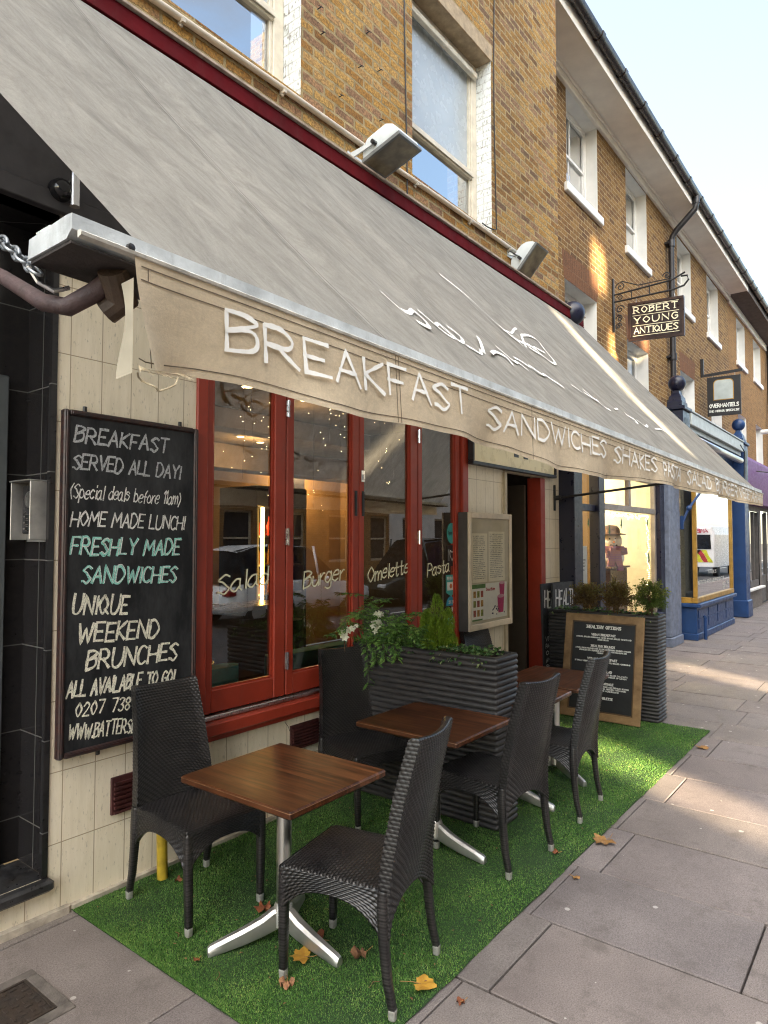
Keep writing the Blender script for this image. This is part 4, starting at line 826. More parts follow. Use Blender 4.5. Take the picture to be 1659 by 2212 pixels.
mb = MB(); mb.quad((b0, 3.9, .3), (b1+1.3, 3.9, .3), (b1+1.3, 3.9, 2.9), (b0, 3.9, 2.9)); mb.quad((b0, 3.1, .66), (b1, 3.1, .66), (b1, 3.9, .66), (b0, 3.9, .66)); mb.quad((b0+.4, 3.3, .66), (b0+.4, 3.9, .66), (b0+.4, 3.9, 2.9), (b0+.4, 3.3, 2.9)); mb.build('display_lining', simple('hessian', (.26, .23, .17), .9, scale=30), blue)

# grey shop under the purple fascia
grey = thing('purple_shopfront', 'taupe shopfront under a purple fascia farthest along the pavement', 'shopfront', (20.5, WY, 0))
mb = MB(); wall(mb, 17.95, 34, -.05, 3.0, [(18.3, 20.9, .56, 2.55), (21.2, 22.3, .05, 2.6), (22.6, 26, .56, 2.55)], WY-.02); mb.box(17.94, 18.1, WY-.10, WY+.05, 0, 2.6, .01); mb.build('taupe_wall', M['taupe'], grey)
mb = MB(); mb.box(18.2, 21.0, WY-.14, WY-.03, .50, .558, .01); mb.box(22.5, 26, WY-.14, WY-.03, .50, .558, .01); mb.build('sill', M['white'], grey)
mb = MB()
for x in (18.3, 18.95, 19.6, 20.25, 20.83): mb.box(x, x+.07, WY+.0, WY+.07, .56, 2.55, .004)
mb.box(18.3, 20.9, WY+.0, WY+.07, .56, .72, .004); mb.box(21.2, 21.27, WY, WY+.07, .05, 2.6); mb.box(22.23, 22.3, WY, WY+.07, .05, 2.6); mb.box(21.27, 22.23, WY+.03, WY+.07, .05, .8, .006); mb.build('window_frame', simple('grey_frame', (.09, .08, .075), .5), grey)
mb = MB(); mb.quad((18.3, WY+.04, .6), (20.9, WY+.04, .6), (20.9, WY+.04, 2.55), (18.3, WY+.04, 2.55)); mb.quad((21.2, WY+.045, .6), (26, WY+.045, .6), (26, WY+.045, 2.55), (21.2, WY+.045, 2.55)); mb.build('pane', M['glass_up'], grey)
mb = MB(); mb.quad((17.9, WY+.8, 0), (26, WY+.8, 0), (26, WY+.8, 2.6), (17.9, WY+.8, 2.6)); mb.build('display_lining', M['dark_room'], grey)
mb = MB(); n = 8; mb.prism([(WY, 2.70), (WY-.22, 2.70), (WY-.24, 2.72)]+[(WY-.24+.0-.03*math.sin(math.pi*i/n), 2.75+i*1.0/n) for i in range(n+1)]+[(WY-.18, 3.85), (TW-.002, 3.95), (TW-.002, 3.8), (WY, 3.7)], 'x', 17.96, 30); mb.build('purple_fascia', M['purple'], grey)
mb = MB()
for x in (19.2, 21.0): mb.tube([(x, WY-.2, 3.55), (x, WY-.75, 3.45)], .015, 6); mb.tube([(x-.25, WY-.78, 3.43), (x+.25, WY-.78, 3.43)], .05, 10)
mb.build('fascia_lamp', M['black'], grey); mb = MB(); mb.tube([(25.4, TW-.03, 5.4), (25.4, TW-.5, 5.4)], .08, 10); mb.build('camera_housing', M['white'], grey)

# ---------------------------------------------------------------- hanging signs
def signface(x, ya, za, slope=0.0): return lambda u, v, d: (x-d, ya-u, za+v+slope*u)
s1 = thing('hanging_sign', 'dark brown hanging antiques sign with cream capitals on scrolled iron bracket', 'sign', (11.19, TW, 5.0))
X = 11.19; mb = MB()
mb.box(X-.02, X+.02, TW-.035, TW-.002, 5.29, 6.20, .004)
mb.tube([(X, TW-.02, 5.80), (X, 2.89, 5.80), (X, 2.71, 5.83), (X, 2.64, 5.91), (X, 2.66, 5.98), (X, 2.75, 5.99)], .016, 8); mb.tube([(X, TW-.02, 5.92), (X, 2.89, 5.96), (X, 2.69, 6.04)], .015, 8)
for y in (3.53, 3.24, 2.95): mb.tube([(X, y, 5.80), (X, y, 5.95)], .010, 6)
def scroll(mb, cy, cz, r, sgn=1, turns=1.6, th=.009): mb.tube([(X, cy+sgn*r*(1-i/34)*math.cos(i*.3), cz+r*(1-i/34)*math.sin(i*.3)) for i in range(int(turns*21))], th, 6)
scroll(mb, 3.71, 6.04, .082); scroll(mb, 3.72, 5.86, .053); scroll(mb, 3.72, 5.66, .07, -1); scroll(mb, 3.73, 5.51, .06); scroll(mb, 2.97, 6.05, .06); scroll(mb, 3.75, 5.38, .053, -1)
mb.tube([(X, 3.69, 6.13), (X, 3.42, 6.0), (X, 2.89, 5.99)], .009, 6); mb.tube([(X, 3.77, 5.64), (X, 3.70, 5.49), (X, 3.79, 5.33)], .008, 6); mb.build('bracket', M['iron'], s1, smooth=True, angle=50)
mb = MB(); ya, yb, za, zb, sl_ = 3.58, 2.71, 5.08, 5.71, -.06; L_ = ya-yb; F = signface(X, ya, 0, sl_)
mb.loft([[F(0, za, o_), F(L_, za, o_), F(L_, zb, o_), F(0, zb, o_)] for o_ in (-.028, .028)], True); board = mb.build('board', simple('oxblood_sign_paint', (.022, .012, .012), .35), s1, bevel=.006)
mb = MB()
for (u0, u1, v0, v1) in ((0, L_, za-.004, za+.035), (0, L_, zb-.035, zb+.004), (-.004, .035, za+.035, zb-.035), (L_-.035, L_+.004, za+.035, zb-.035)): mb.loft([[F(u0, v0, o_), F(u1, v0, o_), F(u1, v1, o_), F(u0, v1, o_)] for o_ in (.022, .040)], True)
mb.build('board_frame', simple('dark_brown_rim', (.035, .018, .014), .35), board)
cream = simple('cream_sign_paint', (.84, .78, .56), .5, var=.05); mb = MB(); G = lambda u, v, d: F(u, v, d+.0285)
for txt, v, c_ in (('ROBERT', 5.535, .098), ('YOUNG', 5.365, .098), ('ANTIQUES', 5.195, .098)): lettering(mb, txt, G, .095, v, c_, L_-.19, .0165, k=3, serif=True, gap=.34 if len(txt) < 7 else .2)
for v in (5.655, 5.495, 5.325, 5.158): ribbon(mb, [(.075, v), (L_-.075, v)], G, .008, .0006)
mb.build('lettering', cream, board)
mb = MB()
for y in (3.45, 2.85): mb.tube([(X, y, 5.79), (X+.01, y+.01, 5.74), (X, y, 5.67)], .008, 6)
mb.build('hanging_hook', M['steel'], s1)
s2 = thing('hanging_sign', 'black hanging mirror shop sign with arched pale panel', 'sign', (17.29, TW, 4.7))
X = 17.29; mb = MB(); mb.box(X-.03, X+.03, TW-.07, TW-.003, 5.69, 6.13, .004); mb.bar((X, TW-.07, 5.72), (X, 2.95, 5.75), .05, .06); mb.build('bracket', M['black'], s2)
ya, yb, za, zb = 3.71, 2.99, 4.73, 5.66; L_ = ya-yb; F = signface(X, ya, 0, -.02); mb = MB(); mb.loft([[F(0, za, o_), F(L_, za, o_), F(L_, zb, o_), F(0, zb, o_)] for o_ in (-.02, .02)], True); board = mb.build('board', M['black'], s2, bevel=.004)
def arch(u0, u1, v0, v1, r): return [(u0, v0), (u1, v0)]+[(u1-r+r*math.cos(t), v1-r+r*math.sin(t)) for t in (math.pi/2*i/6 for i in range(7))]+[(u0+r-r*math.sin(t), v1-r+r*math.cos(t)) for t in (math.pi/2*i/6 for i in range(7))]
mb = MB(); P_ = arch(.135, L_-.145, 5.10, 5.59, .10); mb.add([F(u, v, .022) for u, v in P_], [tuple(range(len(P_)))]); mb.build('gold_line', M['gold'], board)
mb = MB(); P_ = arch(.153, L_-.163, 5.117, 5.573, .09); mb.add([F(u, v, .0245) for u, v in P_], [tuple(range(len(P_)))]); mb.build('mirror_panel', simple('pale_mirror_paint', (.42, .47, .46), .35, var=.12, scale=5), board)
mb = MB(); G = lambda u, v, d: F(u, v, d+.0205); lettering(mb, 'OVERMANTELS', G, .05, 4.93, .085, L_-.10, .019, k=3); lettering(mb, 'THE MIRROR SPECIALIST', G, .035, 4.82, .045, L_-.07, .011, k=2, serif=True); mb.build('lettering', simple('white_sign_paint', (.8, .81, .76), .5), board)
mb = MB()
for y in (3.59, 3.11): mb.tube([(X, y, 5.71), (X, y, 5.64)], .007, 6)
mb.build('hanging_hook', M['steel'], s2)
# ---------------------------------------------------------------- awning
def fabric(name, c1, c2, streak, trans=.25, along=True):
    t = NT(name); o = t.uv(); p = t.xyz(o)
    a = t.noise(t.scale(o, streak), 1.0, 9, .72, 1.6); b = t.noise(t.scale(o, tuple(x*3.7 for x in streak)), 1.0, 7, .78, 1.2); w = t.noise(o, 130, 2, .9)
    c = t.mix(t.mapr(a, .32, .68, 0, 1), c2, c1); c = t.mix(t.mapr(b, .50, .68, 0, .24), c, tuple(x*.55 for x in c2)); c = t.mix(t.mapr(w, .35, .65, 0, .18), c, tuple(x*.5 for x in c2))
    big = t.noise(t.scale(o, (1.4, 1.1, 1)), 1.3, 6, .65, 2.2); c = t.mix(t.mapr(big, .46, .72, 0, .5), c, tuple(x*.62 for x in c2)); drip = t.noise(t.scale(o, (streak[0]*4.5, streak[1]*.28, 1)), 1.0, 5, .7, .3); c = t.mix(t.mapr(drip, .55, .72, 0, .22), c, tuple(x*.5 for x in c2))
    t.set(c, .9, 0, .15); t.bump(t.math('ADD', t.math('MULTIPLY', a, .8), t.math('MULTIPLY', w, .25)), .35, .01)
    tr = t.new('ShaderNodeBsdfTranslucent'); t.put(tr.inputs[0], c); ms = t.new('ShaderNodeMixShader'); ms.inputs[0].default_value = trans
    t.l.new(t.b.outputs[0], ms.inputs[1]); t.l.new(tr.outputs[0], ms.inputs[2]); t.l.new(ms.outputs[0], t.out.inputs[0]); return t.m
canv = fabric('grey_canvas', (.50, .485, .445), (.335, .325, .295), (9, 3.0, 1), .48)
valm = fabric('tan_canvas', (.90, .765, .57), (.73, .605, .43), (3.4, 5.0, 1), .34)
AY = 1.235
def zb(x): return 2.42-.012*(x-.62)
awn = thing('awning', 'long faded grey canvas awning with lettered tan valance over the cafe terrace', 'awning', (4.4, WY, 2.3))
AX0, AX1 = .62, 8.18
_an = lambda x, s: .010*math.sin(x*5.1+s*2.0)+.007*math.sin(x*11.3+1.3+s*3)+.004*math.sin(x*23+s)+.006*math.sin(x*7+s*9+1.5*math.sin(s*5))*math.exp(-((s-.2)/.25)**2)+.0025*math.sin(x*31+s*17)
def canopy(u, s):
    xf = .795+(8.165-.795)*u; xw = .36+(7.95-.36)*u; x = xf+(xw-xf)*s
    sag = -.035*math.sin(math.pi*s)-_an(x, s)*math.sin(math.pi*min(1, s*.9+.08))
    return (x, 1.27+(3.105-1.27)*s+.7*sag*.0, zb(xf)-.006+(4.418-zb(xf)+.006)*s+sag)
mb = MB(); mb.grid(canopy, 150, 36, 7.5, 2.7); cano = mb.build('canopy', canv, awn, smooth=True, fix=False)
def canf(off=.004):
    def f(x, s, d):
        u = (x-.62)/7.5; q = canopy(u, s); xf = .745+7.42*u
        return (x, q[1]-(off+d)*.74, q[2]+(off+d)*.68)
    return f
mb = MB()
for sx in (1.66, 2.56, 3.5, 4.45, 5.4, 6.35, 7.3):      # stitched seams of the cloth
    for o_ in (0, .022): ribbon(mb, [(sx+o_-.10*k/20*2, k/20*.96) for k in range(21)], canf(.006), .005, .0004)
mb.build('seam', simple('seam_thread', (.22, .21, .19), .9), cano)
wp = simple('white_lettering_paint', (.86, .86, .83), .8, var=.05, scale=30)
mb = MB(); cf = canf(.007)
for st, w in (([(2.05, .19), (2.10, .165), (2.17, .165), (2.25, .185), (2.27, .16), (2.23, .135), (2.17, .14)], .028), ([(2.33, .20), (2.40, .15), (2.50, .16), (2.47, .19), (2.38, .17)], .022), ([(2.45, .18), (2.52, .15), (2.60, .175), (2.56, .20)], .024), ([(2.56, .145), (2.66, .14), (2.73, .16)], .02), ([(2.85, .205), (2.80, .18), (2.74, .155)], .026), ([(2.82, .155), (2.92, .17), (3.0, .165), (2.98, .14)], .024), ([(3.02, .20), (3.07, .16), (3.14, .17), (3.20, .155)], .024), ([(3.18, .19), (3.28, .20), (3.34, .185)], .022), ([(3.36, .19), (3.42, .165), (3.50, .175), (3.58, .165), (3.64, .15)], .024),
              ([(3.43, .53), (3.52, .475), (3.60, .43), (3.66, .39), (3.72, .355), (3.80, .335)], .03), ([(3.62, .42), (3.74, .36), (3.86, .33)], .022), ([(3.66, .36), (3.9, .40), (4.10, .435)], .018), ([(3.80, .37), (3.95, .36), (4.05, .335)], .03), ([(3.9, .345), (4.05, .40), (4.30, .43), (4.38, .42), (4.28, .36), (4.18, .305), (4.0, .325), (3.95, .345)], .024), ([(4.0, .34), (4.10, .36), (4.2, .35)], .02),
              ([(3.98, .20), (4.06, .18)], .012), ([(4.14, .19), (4.24, .17), (4.33, .18)], .02), ([(4.20, .205), (4.26, .165), (4.40, .15)], .022), ([(4.55, .16), (4.66, .17)], .014), ([(4.78, .155), (4.90, .185), (5.02, .17), (4.96, .15), (4.86, .165)], .024), ([(5.08, .17), (5.2, .155), (5.3, .165)], .02), ([(5.5, .165), (5.8, .17)], .012)): mb = MB(); ribbon(mb, _smooth(st, 6), cf, w*.42, .0005); mb.build('canopy_lettering', wp, cano)
# valance: hangs from the front bar in soft waves
VB = [(.745, 2.150), (.90, 2.164), (1.03, 2.166), (1.14, 2.162), (1.31, 2.149), (1.43, 2.147), (1.62, 2.154), (2.03, 2.160), (2.37, 2.147), (2.81, 2.112), (3.38, 2.115), (4.0, 2.14), (4.55, 2.154), (5.3, 2.145), (6.02, 2.160), (6.98, 2.140), (7.6, 2.155), (8.17, 2.160)]
_vx, _vz = zip(*VB)
def vzb(x): return float(np.interp(x, _vx, _vz))
def vwave(x, t):
    e = t**1.4
    return e*(.016*math.sin(x*4.6+.6)+.010*math.sin(x*9.7+2)+.006*math.sin(x*19+1))-e*.018*math.exp(-((x-.80)/.10)**2)+e*.03*math.exp(-((x-.74)/.03)**2)
def vtop(x): return zb(x)-.042
def val(u, v):
    x = .745+7.42*u; t = 1-v; e = -.02*math.exp(-((x-.745)/.03)**2)*t*0
    return (x+.045*t**1.5*max(0, 1-u/.022), AY-.012-vwave(x, t), vtop(x)+(vzb(x)-vtop(x))*t)
mb = MB(); mb.grid(val, 300, 14, 7.42, .24); vo = mb.build('valance', valm, awn, smooth=True, fix=False)
def valf(off=.0035):
    def f(x, z, d):
        t = max(0, min(1, (vtop(x)-z)/(vtop(x)-vzb(x)))); return (x, AY-.012-vwave(x, t)-off-d, z)
    return f
mb = MB(); vf = valf()
for txt, xa, xb, z0, cap, th in (('BREAKFAST', .985, 2.045, 2.235, .088, .0122), ('SANDWICHES', 2.205, 3.43, 2.222, .082, .0125), ('SHAKES', 3.565, 4.28, 2.215, .085, .0135), ('PASTA', 4.43, 4.89, 2.205, .09, .0145), ('SALAD', 5.04, 5.71, 2.20, .09, .0155), ('BURGER', 5.90, 6.79, 2.19, .095, .0165), ('VEGETARIAN', 6.86, 8.10, 2.19, .09, .0165)):
    mb = MB(); lettering(mb, txt, vf, xa, z0, cap, xb-xa, th*.86, -.10 if txt == 'BREAKFAST' else .0, .06, gap=.17, k=7, rough=.13, drop=.0); mb.build('valance_lettering', wp, vo)
mb = MB(); n = 240
for off in (.018, .045): ribbon(mb, [(.76+7.4*i/n, vtop(.76+7.4*i/n)-off) for i in range(n+1)], valf(.001), .0028, .0004)
ribbon(mb, [(.76+7.4*i/n, vzb(.76+7.4*i/n)+.018) for i in range(n+1)], valf(.001), .0028, .0004)
ribbon(mb, [(.775, vtop(.775)-.02), (.785, vtop(.775)-.12), (.81, vzb(.8)+.01)], valf(.001), .0026, .0006)
for sx in (1.62, 1.635, 2.56, 3.5, 4.45, 5.4, 6.35, 7.3): ribbon(mb, [(sx, vtop(sx)-.005), (sx+.003, vzb(sx)+.003)], valf(.001), .003, .0006)
mb.build('stitching', simple('dark_thread', (.16, .12, .08), .9), vo)
fl_ = MB(); fl_.grid(lambda u, v: (.7445-.014*u+.004*math.sin(v*4)*u, 1.2255+.022*u-.010*math.sin(v*5)*u, vtop(.75)-.045-.195*v-.012*u), 6, 12, .06, .2); fl_.build('torn_flap', simple('pale_canvas_back', (.36, .325, .25), .9, var=.15), vo, smooth=True, fix=False)
rr = random.Random(4); mb = MB(); mb.tube([(.762+.105*i/14, 1.235+.01*math.sin(i), 2.142-.034*math.sin(math.pi*i/14)+.012*i/14) for i in range(15)], .0022, 5)
for i in range(26):
    x = .76+rr.random()**2*.14; mb.tube([(x, AY-.014-vwave(x, 1), vzb(x)+.004), (x+rr.uniform(-.006, .006), AY-.02, vzb(x)-rr.uniform(.004, .018))], .0007, 3)
mb.build('frayed_thread', simple('frayed_cord', (.50, .42, .28), .9), vo)
# front bar: painted board over an aluminium rail
bw_ = simple('chipped_white_board', (.56, .60, .62), .5, scale=9, bump=.4, bscale=30, dirt=.5)
mb = MB(); mb.loft([[(x, AY, zb(x)-.030), (x, AY, zb(x)), (x, AY+.022, zb(x)+.002), (x, AY+.175, zb(x)-.004), (x, AY+.18, zb(x)-.045), (x, AY+.02, zb(x)-.045)] for x in [AX0+(AX1-AX0)*i/10 for i in range(11)]], True); br_ = mb.build('front_bar', bw_, awn)
mb = MB(); mb.loft([[(x, AY-.004, zb(x)-.046), (x, AY-.016, zb(x)-.042), (x, AY-.018, zb(x)-.036), (x, AY-.010, zb(x)-.031), (x, AY-.002, zb(x)-.032)] for x in [AX0+.01+(AX1-AX0-.01)*i/10 for i in range(11)]], True); mb.build('valance_rail', simple('aged_white_rail', (.66, .64, .58), .4, scale=20, dirt=.3), br_)
mb = MB(); mb.loft([[(x, AY+.012, zb(x)-.048), (x, AY+.178, zb(x)-.047), (x, AY+.178, zb(x)-.053), (x, AY+.012, zb(x)-.053)] for x in (AX0+.005, AX1)], True); mb.build('bar_underside', simple('dark_underside_timber', (.05, .042, .04), .7, scale=9, bump=.4, dirt=.5), br_)  # separate dark strip along the underside of the bar
mb = MB(); [mb.box(x0, x1, AY+.10, AY+.16, zb(.7)+.001, zb(.7)+h_, .004) for x0, x1, h_ in ((.625, .66, .012), (.70, .735, .008), (.735, .76, .006))]; mb.build('flaking_paint', M['white_rough'], br_)
mb = MB(); mb.lathe([(.001, -.003), (.008, -.002), (.009, 0), (.009, .006)], (.735, AY-.015, zb(.735)-.030), 10, 'y'); mb.build('screw', M['iron'], br_)
rust = simple('rusty_purple_tube', (.10, .062, .062), .6, scale=14, bump=.5, col2=(.04, .028, .03), dirt=.4)
for (xw, lab) in ((.66, 0), (7.42, 1)):
    mb = MB()
    if lab == 0:
        mb.tube([(xw-.02, 3.24, 3.12), (xw-.01, 2.0, 2.575), (xw, 1.62, 2.40), (xw+.005, 1.44, 2.305), (xw+.03, 1.385, 2.29), (xw+.07, 1.35, 2.325), (xw+.10, 1.33, 2.36)], [.016, .016, .017, .019, .020, .021, .023], 12)
    else: mb.tube([(xw, 3.25, 2.285), (xw, 2.0, 2.40), (xw, 1.42, 2.345), (xw, 1.38, zb(xw)-.06)], .014, 10); mb.box(xw-.02, xw+.02, WY-.02, WY-.001, 2.14, 2.44, .008); mb.tube([(xw, WY-.01, 2.285), (xw, WY-.09, 2.293)], .028, 10)
    ao = mb.build('arm', rust if lab == 0 else M['iron'], awn, smooth=True, angle=50)
    mb = MB(); mb.tube([(xw+.08, 1.30, zb(xw)-.055), (xw+.12, 1.33, zb(xw)-.10), (xw+.10, 1.36, zb(xw)-.125)], [.03, .036, .03], 12) if lab == 0 else mb.box(xw-.03, xw+.03, 1.26, 1.40, zb(xw)-.075, zb(xw)-.054, .005); mb.build('bracket', simple('rusted_casting', (.07, .045, .03), .6, scale=20, bump=.6), ao)
ch = MB(); p0, p1 = Vector((.632, 1.395, 2.345)), Vector((.60, 3.15, 3.72)); L_ = (p1-p0).length; d_ = (p1-p0).normalized(); s1_ = d_.cross(Vector((1, 0, 0))).normalized(); s2_ = d_.cross(s1_)
nl = int(L_/.036)
for i in range(nl):
    c_ = p0+d_*(i+.5)*.036+Vector((0, 0, -.06*math.sin(math.pi*i/nl))); sd = s1_ if i % 2 else s2_
    ch.tube([c_+d_*(.024*math.cos(t)*1.0)+sd*(.0125*math.sin(t)) for t in (2*math.pi*k/10 for k in range(10))], .0038, 6, close=True)
ch.build('chain', simple('galvanised_chain', (.30, .33, .36), .45, .8, var=.3, scale=40), awn, smooth=True)
mb = MB(); mb.tube([(.62, 1.41, 2.36), (.635, 1.40, 2.33), (.66, 1.385, 2.315), (.69, 1.38, 2.33)], .005, 6); mb.build('chain_hook', M['steel'], awn)

# ---------------------------------------------------------------- things fixed to the cafe front
grey_metal = simple('pale_grey_casting', (.54, .59, .61), .5, var=.08, bump=.05)
def floodlight(loc, phi, label):
    t = thing('floodlight', label, 'floodlight', (0, 0, 0), 0, 'floodlights above the awning')
    w, h = .27, .35; cs, sn = math.cos(phi), math.sin(phi)
    def P(a, b, c): return (a, b*cs+c*sn, -b*sn+c*cs)      # a along the wall, b towards the wall, c up out of the back
    def ring(i, b0, b1, c): return [P(i, b0, c), P(w-i, b0, c), P(w-i, b1, c), P(i, b1, c)]
    mb = MB(); mb.loft([ring(-.006, -.006, h+.006, -.012), ring(-.006, -.006, h+.006, .016), ring(.004, .004, h-.004, .018)], True); mb.build('rim', simple('grey_rim', (.16, .17, .17), .5), t, bevel=.004)
    mb = MB(); R3 = []
    for c, k0, k1, i in ((.019, .003, .003, .003), (.06, .008, .008, .004), (.115, .04, .03, .006), (.155, .09, .07, .012), (.170, .14, .11, .03)): R3.append(ring(i, k0, h-k1, c))
    mb.loft(R3, True); mb.build('housing', grey_metal, t, bevel=.012, smooth=True, angle=35)
    mb = MB(); mb.quad(P(.014, .014, -.0135), P(w-.014, .014, -.0135), P(w-.014, h-.014, -.0135), P(.014, h-.014, -.0135)); mb.build('lens', M['lens'], t)
    mb = MB()
    for a in (-.02, w+.008): mb.loft([[P(a, h*.55, .05), P(a, h*.62, .08), (a, WY-loc[1]-.004, .0), (a, WY-loc[1]-.004, -.05)], [P(a+.012, h*.55, .05), P(a+.012, h*.62, .08), (a+.012, WY-loc[1]-.004, .0), (a+.012, WY-loc[1]-.004, -.05)]], True)
    mb.box(-.03, w+.03, WY-loc[1]-.012, WY-loc[1]-.002, -.07, .02); mb.build('bracket', grey_metal, t)
    mb = MB(); [mb.lathe([(.016, -.03), (.016, .03)], P(a, h*.6, .06), 10, 'x') for a in (-.01, w+.01)]; mb.build('knob', M['iron'], t)
    t.location = loc; return t
lt = NT('dusty_lens'); o_ = lt.obj(); lt.set(lt.mix(lt.mapr(lt.noise(o_, 7, 4), .35, .65, 0, 1), (.10, .085, .06), (.26, .22, .14)), .18, 0, .6); M['lens'] = lt.m
floodlight((3.76, 2.80, 4.71), R_(15.5), 'grey floodlight with dusty lens beside the big upper window')
floodlight((6.33, 2.95, 4.86), R_(48), 'grey floodlight at the end of the cream pipe by the brick joint')
cp = MB(); cp.tube([(-1, WY-.022, 4.80)]+[(x, WY-.022, 4.815+.016*(x-1.9)+.004*math.sin(x*2.7)) for x in (1, 2, 3, 4, 5, 6)]+[(6.55, WY-.022, 4.885)], .021, 10)
cpo = solo(cp, 'conduit_pipe', simple('cream_pipe', (.56, .50, .40), .4, var=.12, scale=9), 'cream conduit pipe running along the brick above the crimson board', 'pipe', smooth=True)
clp = simple('clip', (.45, .40, .32), .5)
for x in (2.25, 3.05, 4.6, 5.5, 6.3): mb = MB(); mb.box(x-.012, x+.012, WY-.05, WY-.001, 4.78+.016*(x-1.9), 4.80+.016*(x-1.9)); mb.sphere((x, WY-.02, 4.775+.016*(x-1.9)), .012, 8, 5); mb.build('pipe_clip', clp, cpo)
for x, zt, zz, lab in ((4.47, 10.4, 4.60, 'thin black cable hanging down the brick left of the tall window'), (6.03, 10.4, 4.98, 'thin black cable down the brick right of the tall window')):
    mb = MB(); pts = [(x+.02*math.sin(z*1.7), WY-.012, z) for z in np.arange(zz, zt, .3)][::-1]
    if x > 6: pts += [(5.99, WY-.012, 4.96), (5.92, WY+.02, 4.97), (5.86, WY+.05, 5.0)]
    mb.tube(pts, .0065, 6); solo(mb, 'cable', M['iron'], lab, 'cable', 'cables on the brickwork')
rr = random.Random(9)
for i in range(9):
    nl_ = MB(); x, z = rr.uniform(3.4, 4.4), rr.uniform(4.95, 6.3); nl_.tube([(x, WY, z), (x, WY-.04, z)], .004, 5); nl_.tube([(x-.022, WY-.035, z-.004), (x+.022, WY-.035, z+.006)], .003, 5); nl_.build('wall_hook', M['iron'], cafe)
# security camera under the fascia
sc_ = thing('security_camera', 'black dome and chrome tube security lamp on the dark fascia', 'security camera', (1.64, 3.2, 3.5))
mb = MB(); mb.lathe([(.055, 0), (.055, -.015), (.05, -.045), (.03, -.07), (.005, -.078)], (1.555, WY-.04, 3.50), 18, 'y'); mb.build('dome', simple('dark_dome', (.01, .01, .012), .08), sc_, smooth=True); mb = MB(); mb.tube([(1.60, 3.16, 3.60), (1.60, 3.16, 3.42)], .024, 14); mb.build('tube_lamp', M['chrome'], sc_, smooth=True, angle=40); mb = MB(); mb.box(1.585, 1.615, 3.16, WY-.036, 3.53, 3.56, .004); mb.build('bracket', M['steel'], sc_)
# chalkboard
cbd = thing('chalkboard', 'tall black chalkboard with white and mint chalk menu lettering on the tiles', 'chalkboard', (2.0, 3.25, .74))
cx0, cx1, cz0, cz1 = 1.60, 2.385, .745, 2.44
ctx = NT('chalk_black'); o_ = ctx.obj(); ctx.set(ctx.mix(ctx.mapr(ctx.noise(ctx.scale(o_, (1, 1, .35)), 5, 6, .7), .42, .75, 0, 1), (.010, .011, .013), (.055, .058, .062)), .6, 0, .3)
mb = MB(); mb.box(cx0+.03, cx1-.03, 3.228, 3.25, cz0+.03, cz1-.03); bo = mb.build('board', ctx.m, cbd)
mb = MB()
for q in ((cx0, cx0+.03, cz0, cz1), (cx1-.03, cx1, cz0, cz1), (cx0+.03, cx1-.03, cz0, cz0+.03), (cx0+.03, cx1-.03, cz1-.03, cz1)):
    mb.box(q[0], q[1], 3.219, 3.262, q[2], q[3], .006)
    c_ = .010; mb.box(q[0]+c_, q[1]-c_, 3.214, 3.2185, q[2]+c_, q[3]-c_, .003)
mb.build('frame', simple('black_frame_chipped', (.014, .013, .016), .4, scale=30, col2=(.05, .018, .014)), cbd)
mb = MB()
for x, z in ((1.72, cz1+.006), (2.28, cz1+.006), (1.82, cz0-.004)): mb.box(x-.011, x+.011, 3.248, 3.262, z-.024, z+.024, .006)
mb.build('hanger', M['iron'], cbd)
def chalk(n_, c_):
    t = NT(n_); o = t.obj(); a = t.noise(t.scale(o, (1, 1, .6)), 210, 4, .75); t.set(t.mix(t.mapr(t.noise(o, 50, 3), .3, .7, 0, .35), c_, tuple(x*.6 for x in c_)), .95, 0, .1, Alpha=t.mapr(a, .36, .52, .35, 1)); return t.m
chw, chg, chm, chy = (chalk(n_, c_) for n_, c_ in (('chalk_white', (.85, .85, .82)), ('chalk_grey', (.52, .54, .56)), ('chalk_mint', (.36, .76, .68)), ('chalk_cream', (.90, .88, .74))))
LN = [('BREAKFAST', 1.640, 2.281, 0.555, 0.078, -0.003, 'g', .011), ('SERVED ALL DAY!', 1.634, 2.151, 0.647, 0.072, -0.011, 'g', .010), ('(Special deals before 11am)', 1.623, 2.008, 0.659, 0.070, -0.020, 'w', .006), ('HOME MADE LUNCH!', 1.628, 1.869, 0.686, 0.073, -0.018, 'w', .008), ('FRESHLY MADE', 1.630, 1.728, 0.650, 0.082, -0.017, 'm', .012), ('SANDWICHES', 1.690, 1.588, 0.569, 0.082, -0.043, 'm', .012), ('UNIQUE', 1.646, 1.437, 0.311, 0.090, -0.066, 'c', .012), ('WEEKEND', 1.673, 1.297, 0.475, 0.088, -0.052, 'c', .013), ('BRUNCHES', 1.720, 1.156, 0.551, 0.092, -0.034, 'c', .013), ('ALL AVAILABLE TO GO!', 1.624, 1.036, 0.631, 0.074, -0.042, 'c', .0115), ('0207 738', 1.671, 0.938, 0.305, 0.065, -0.074, 'c', .008), ('WWW.BATTERSEA', 1.636, 0.831, 0.410, 0.070, -0.100, 'c', .0085)]
f_ = lambda u, v, d: (u, 3.2275-d, v)
for key, mt in (('g', chg), ('w', chw), ('m', chm), ('c', chy)):
    mb = MB()
    for txt, x, z, w, cap, sl_, k_, th in LN:
        if k_ == key: lettering(mb, txt, f_, x+.014, z, cap, (w-.10*cap)*.96, th, .16, .06, gap=.2 if len(txt) < 15 else .16, k=6, rough=.10, drop=sl_)
    mb.build('chalk_lettering', mt, bo)
mb = MB()       # lighter second pass inside the mint words
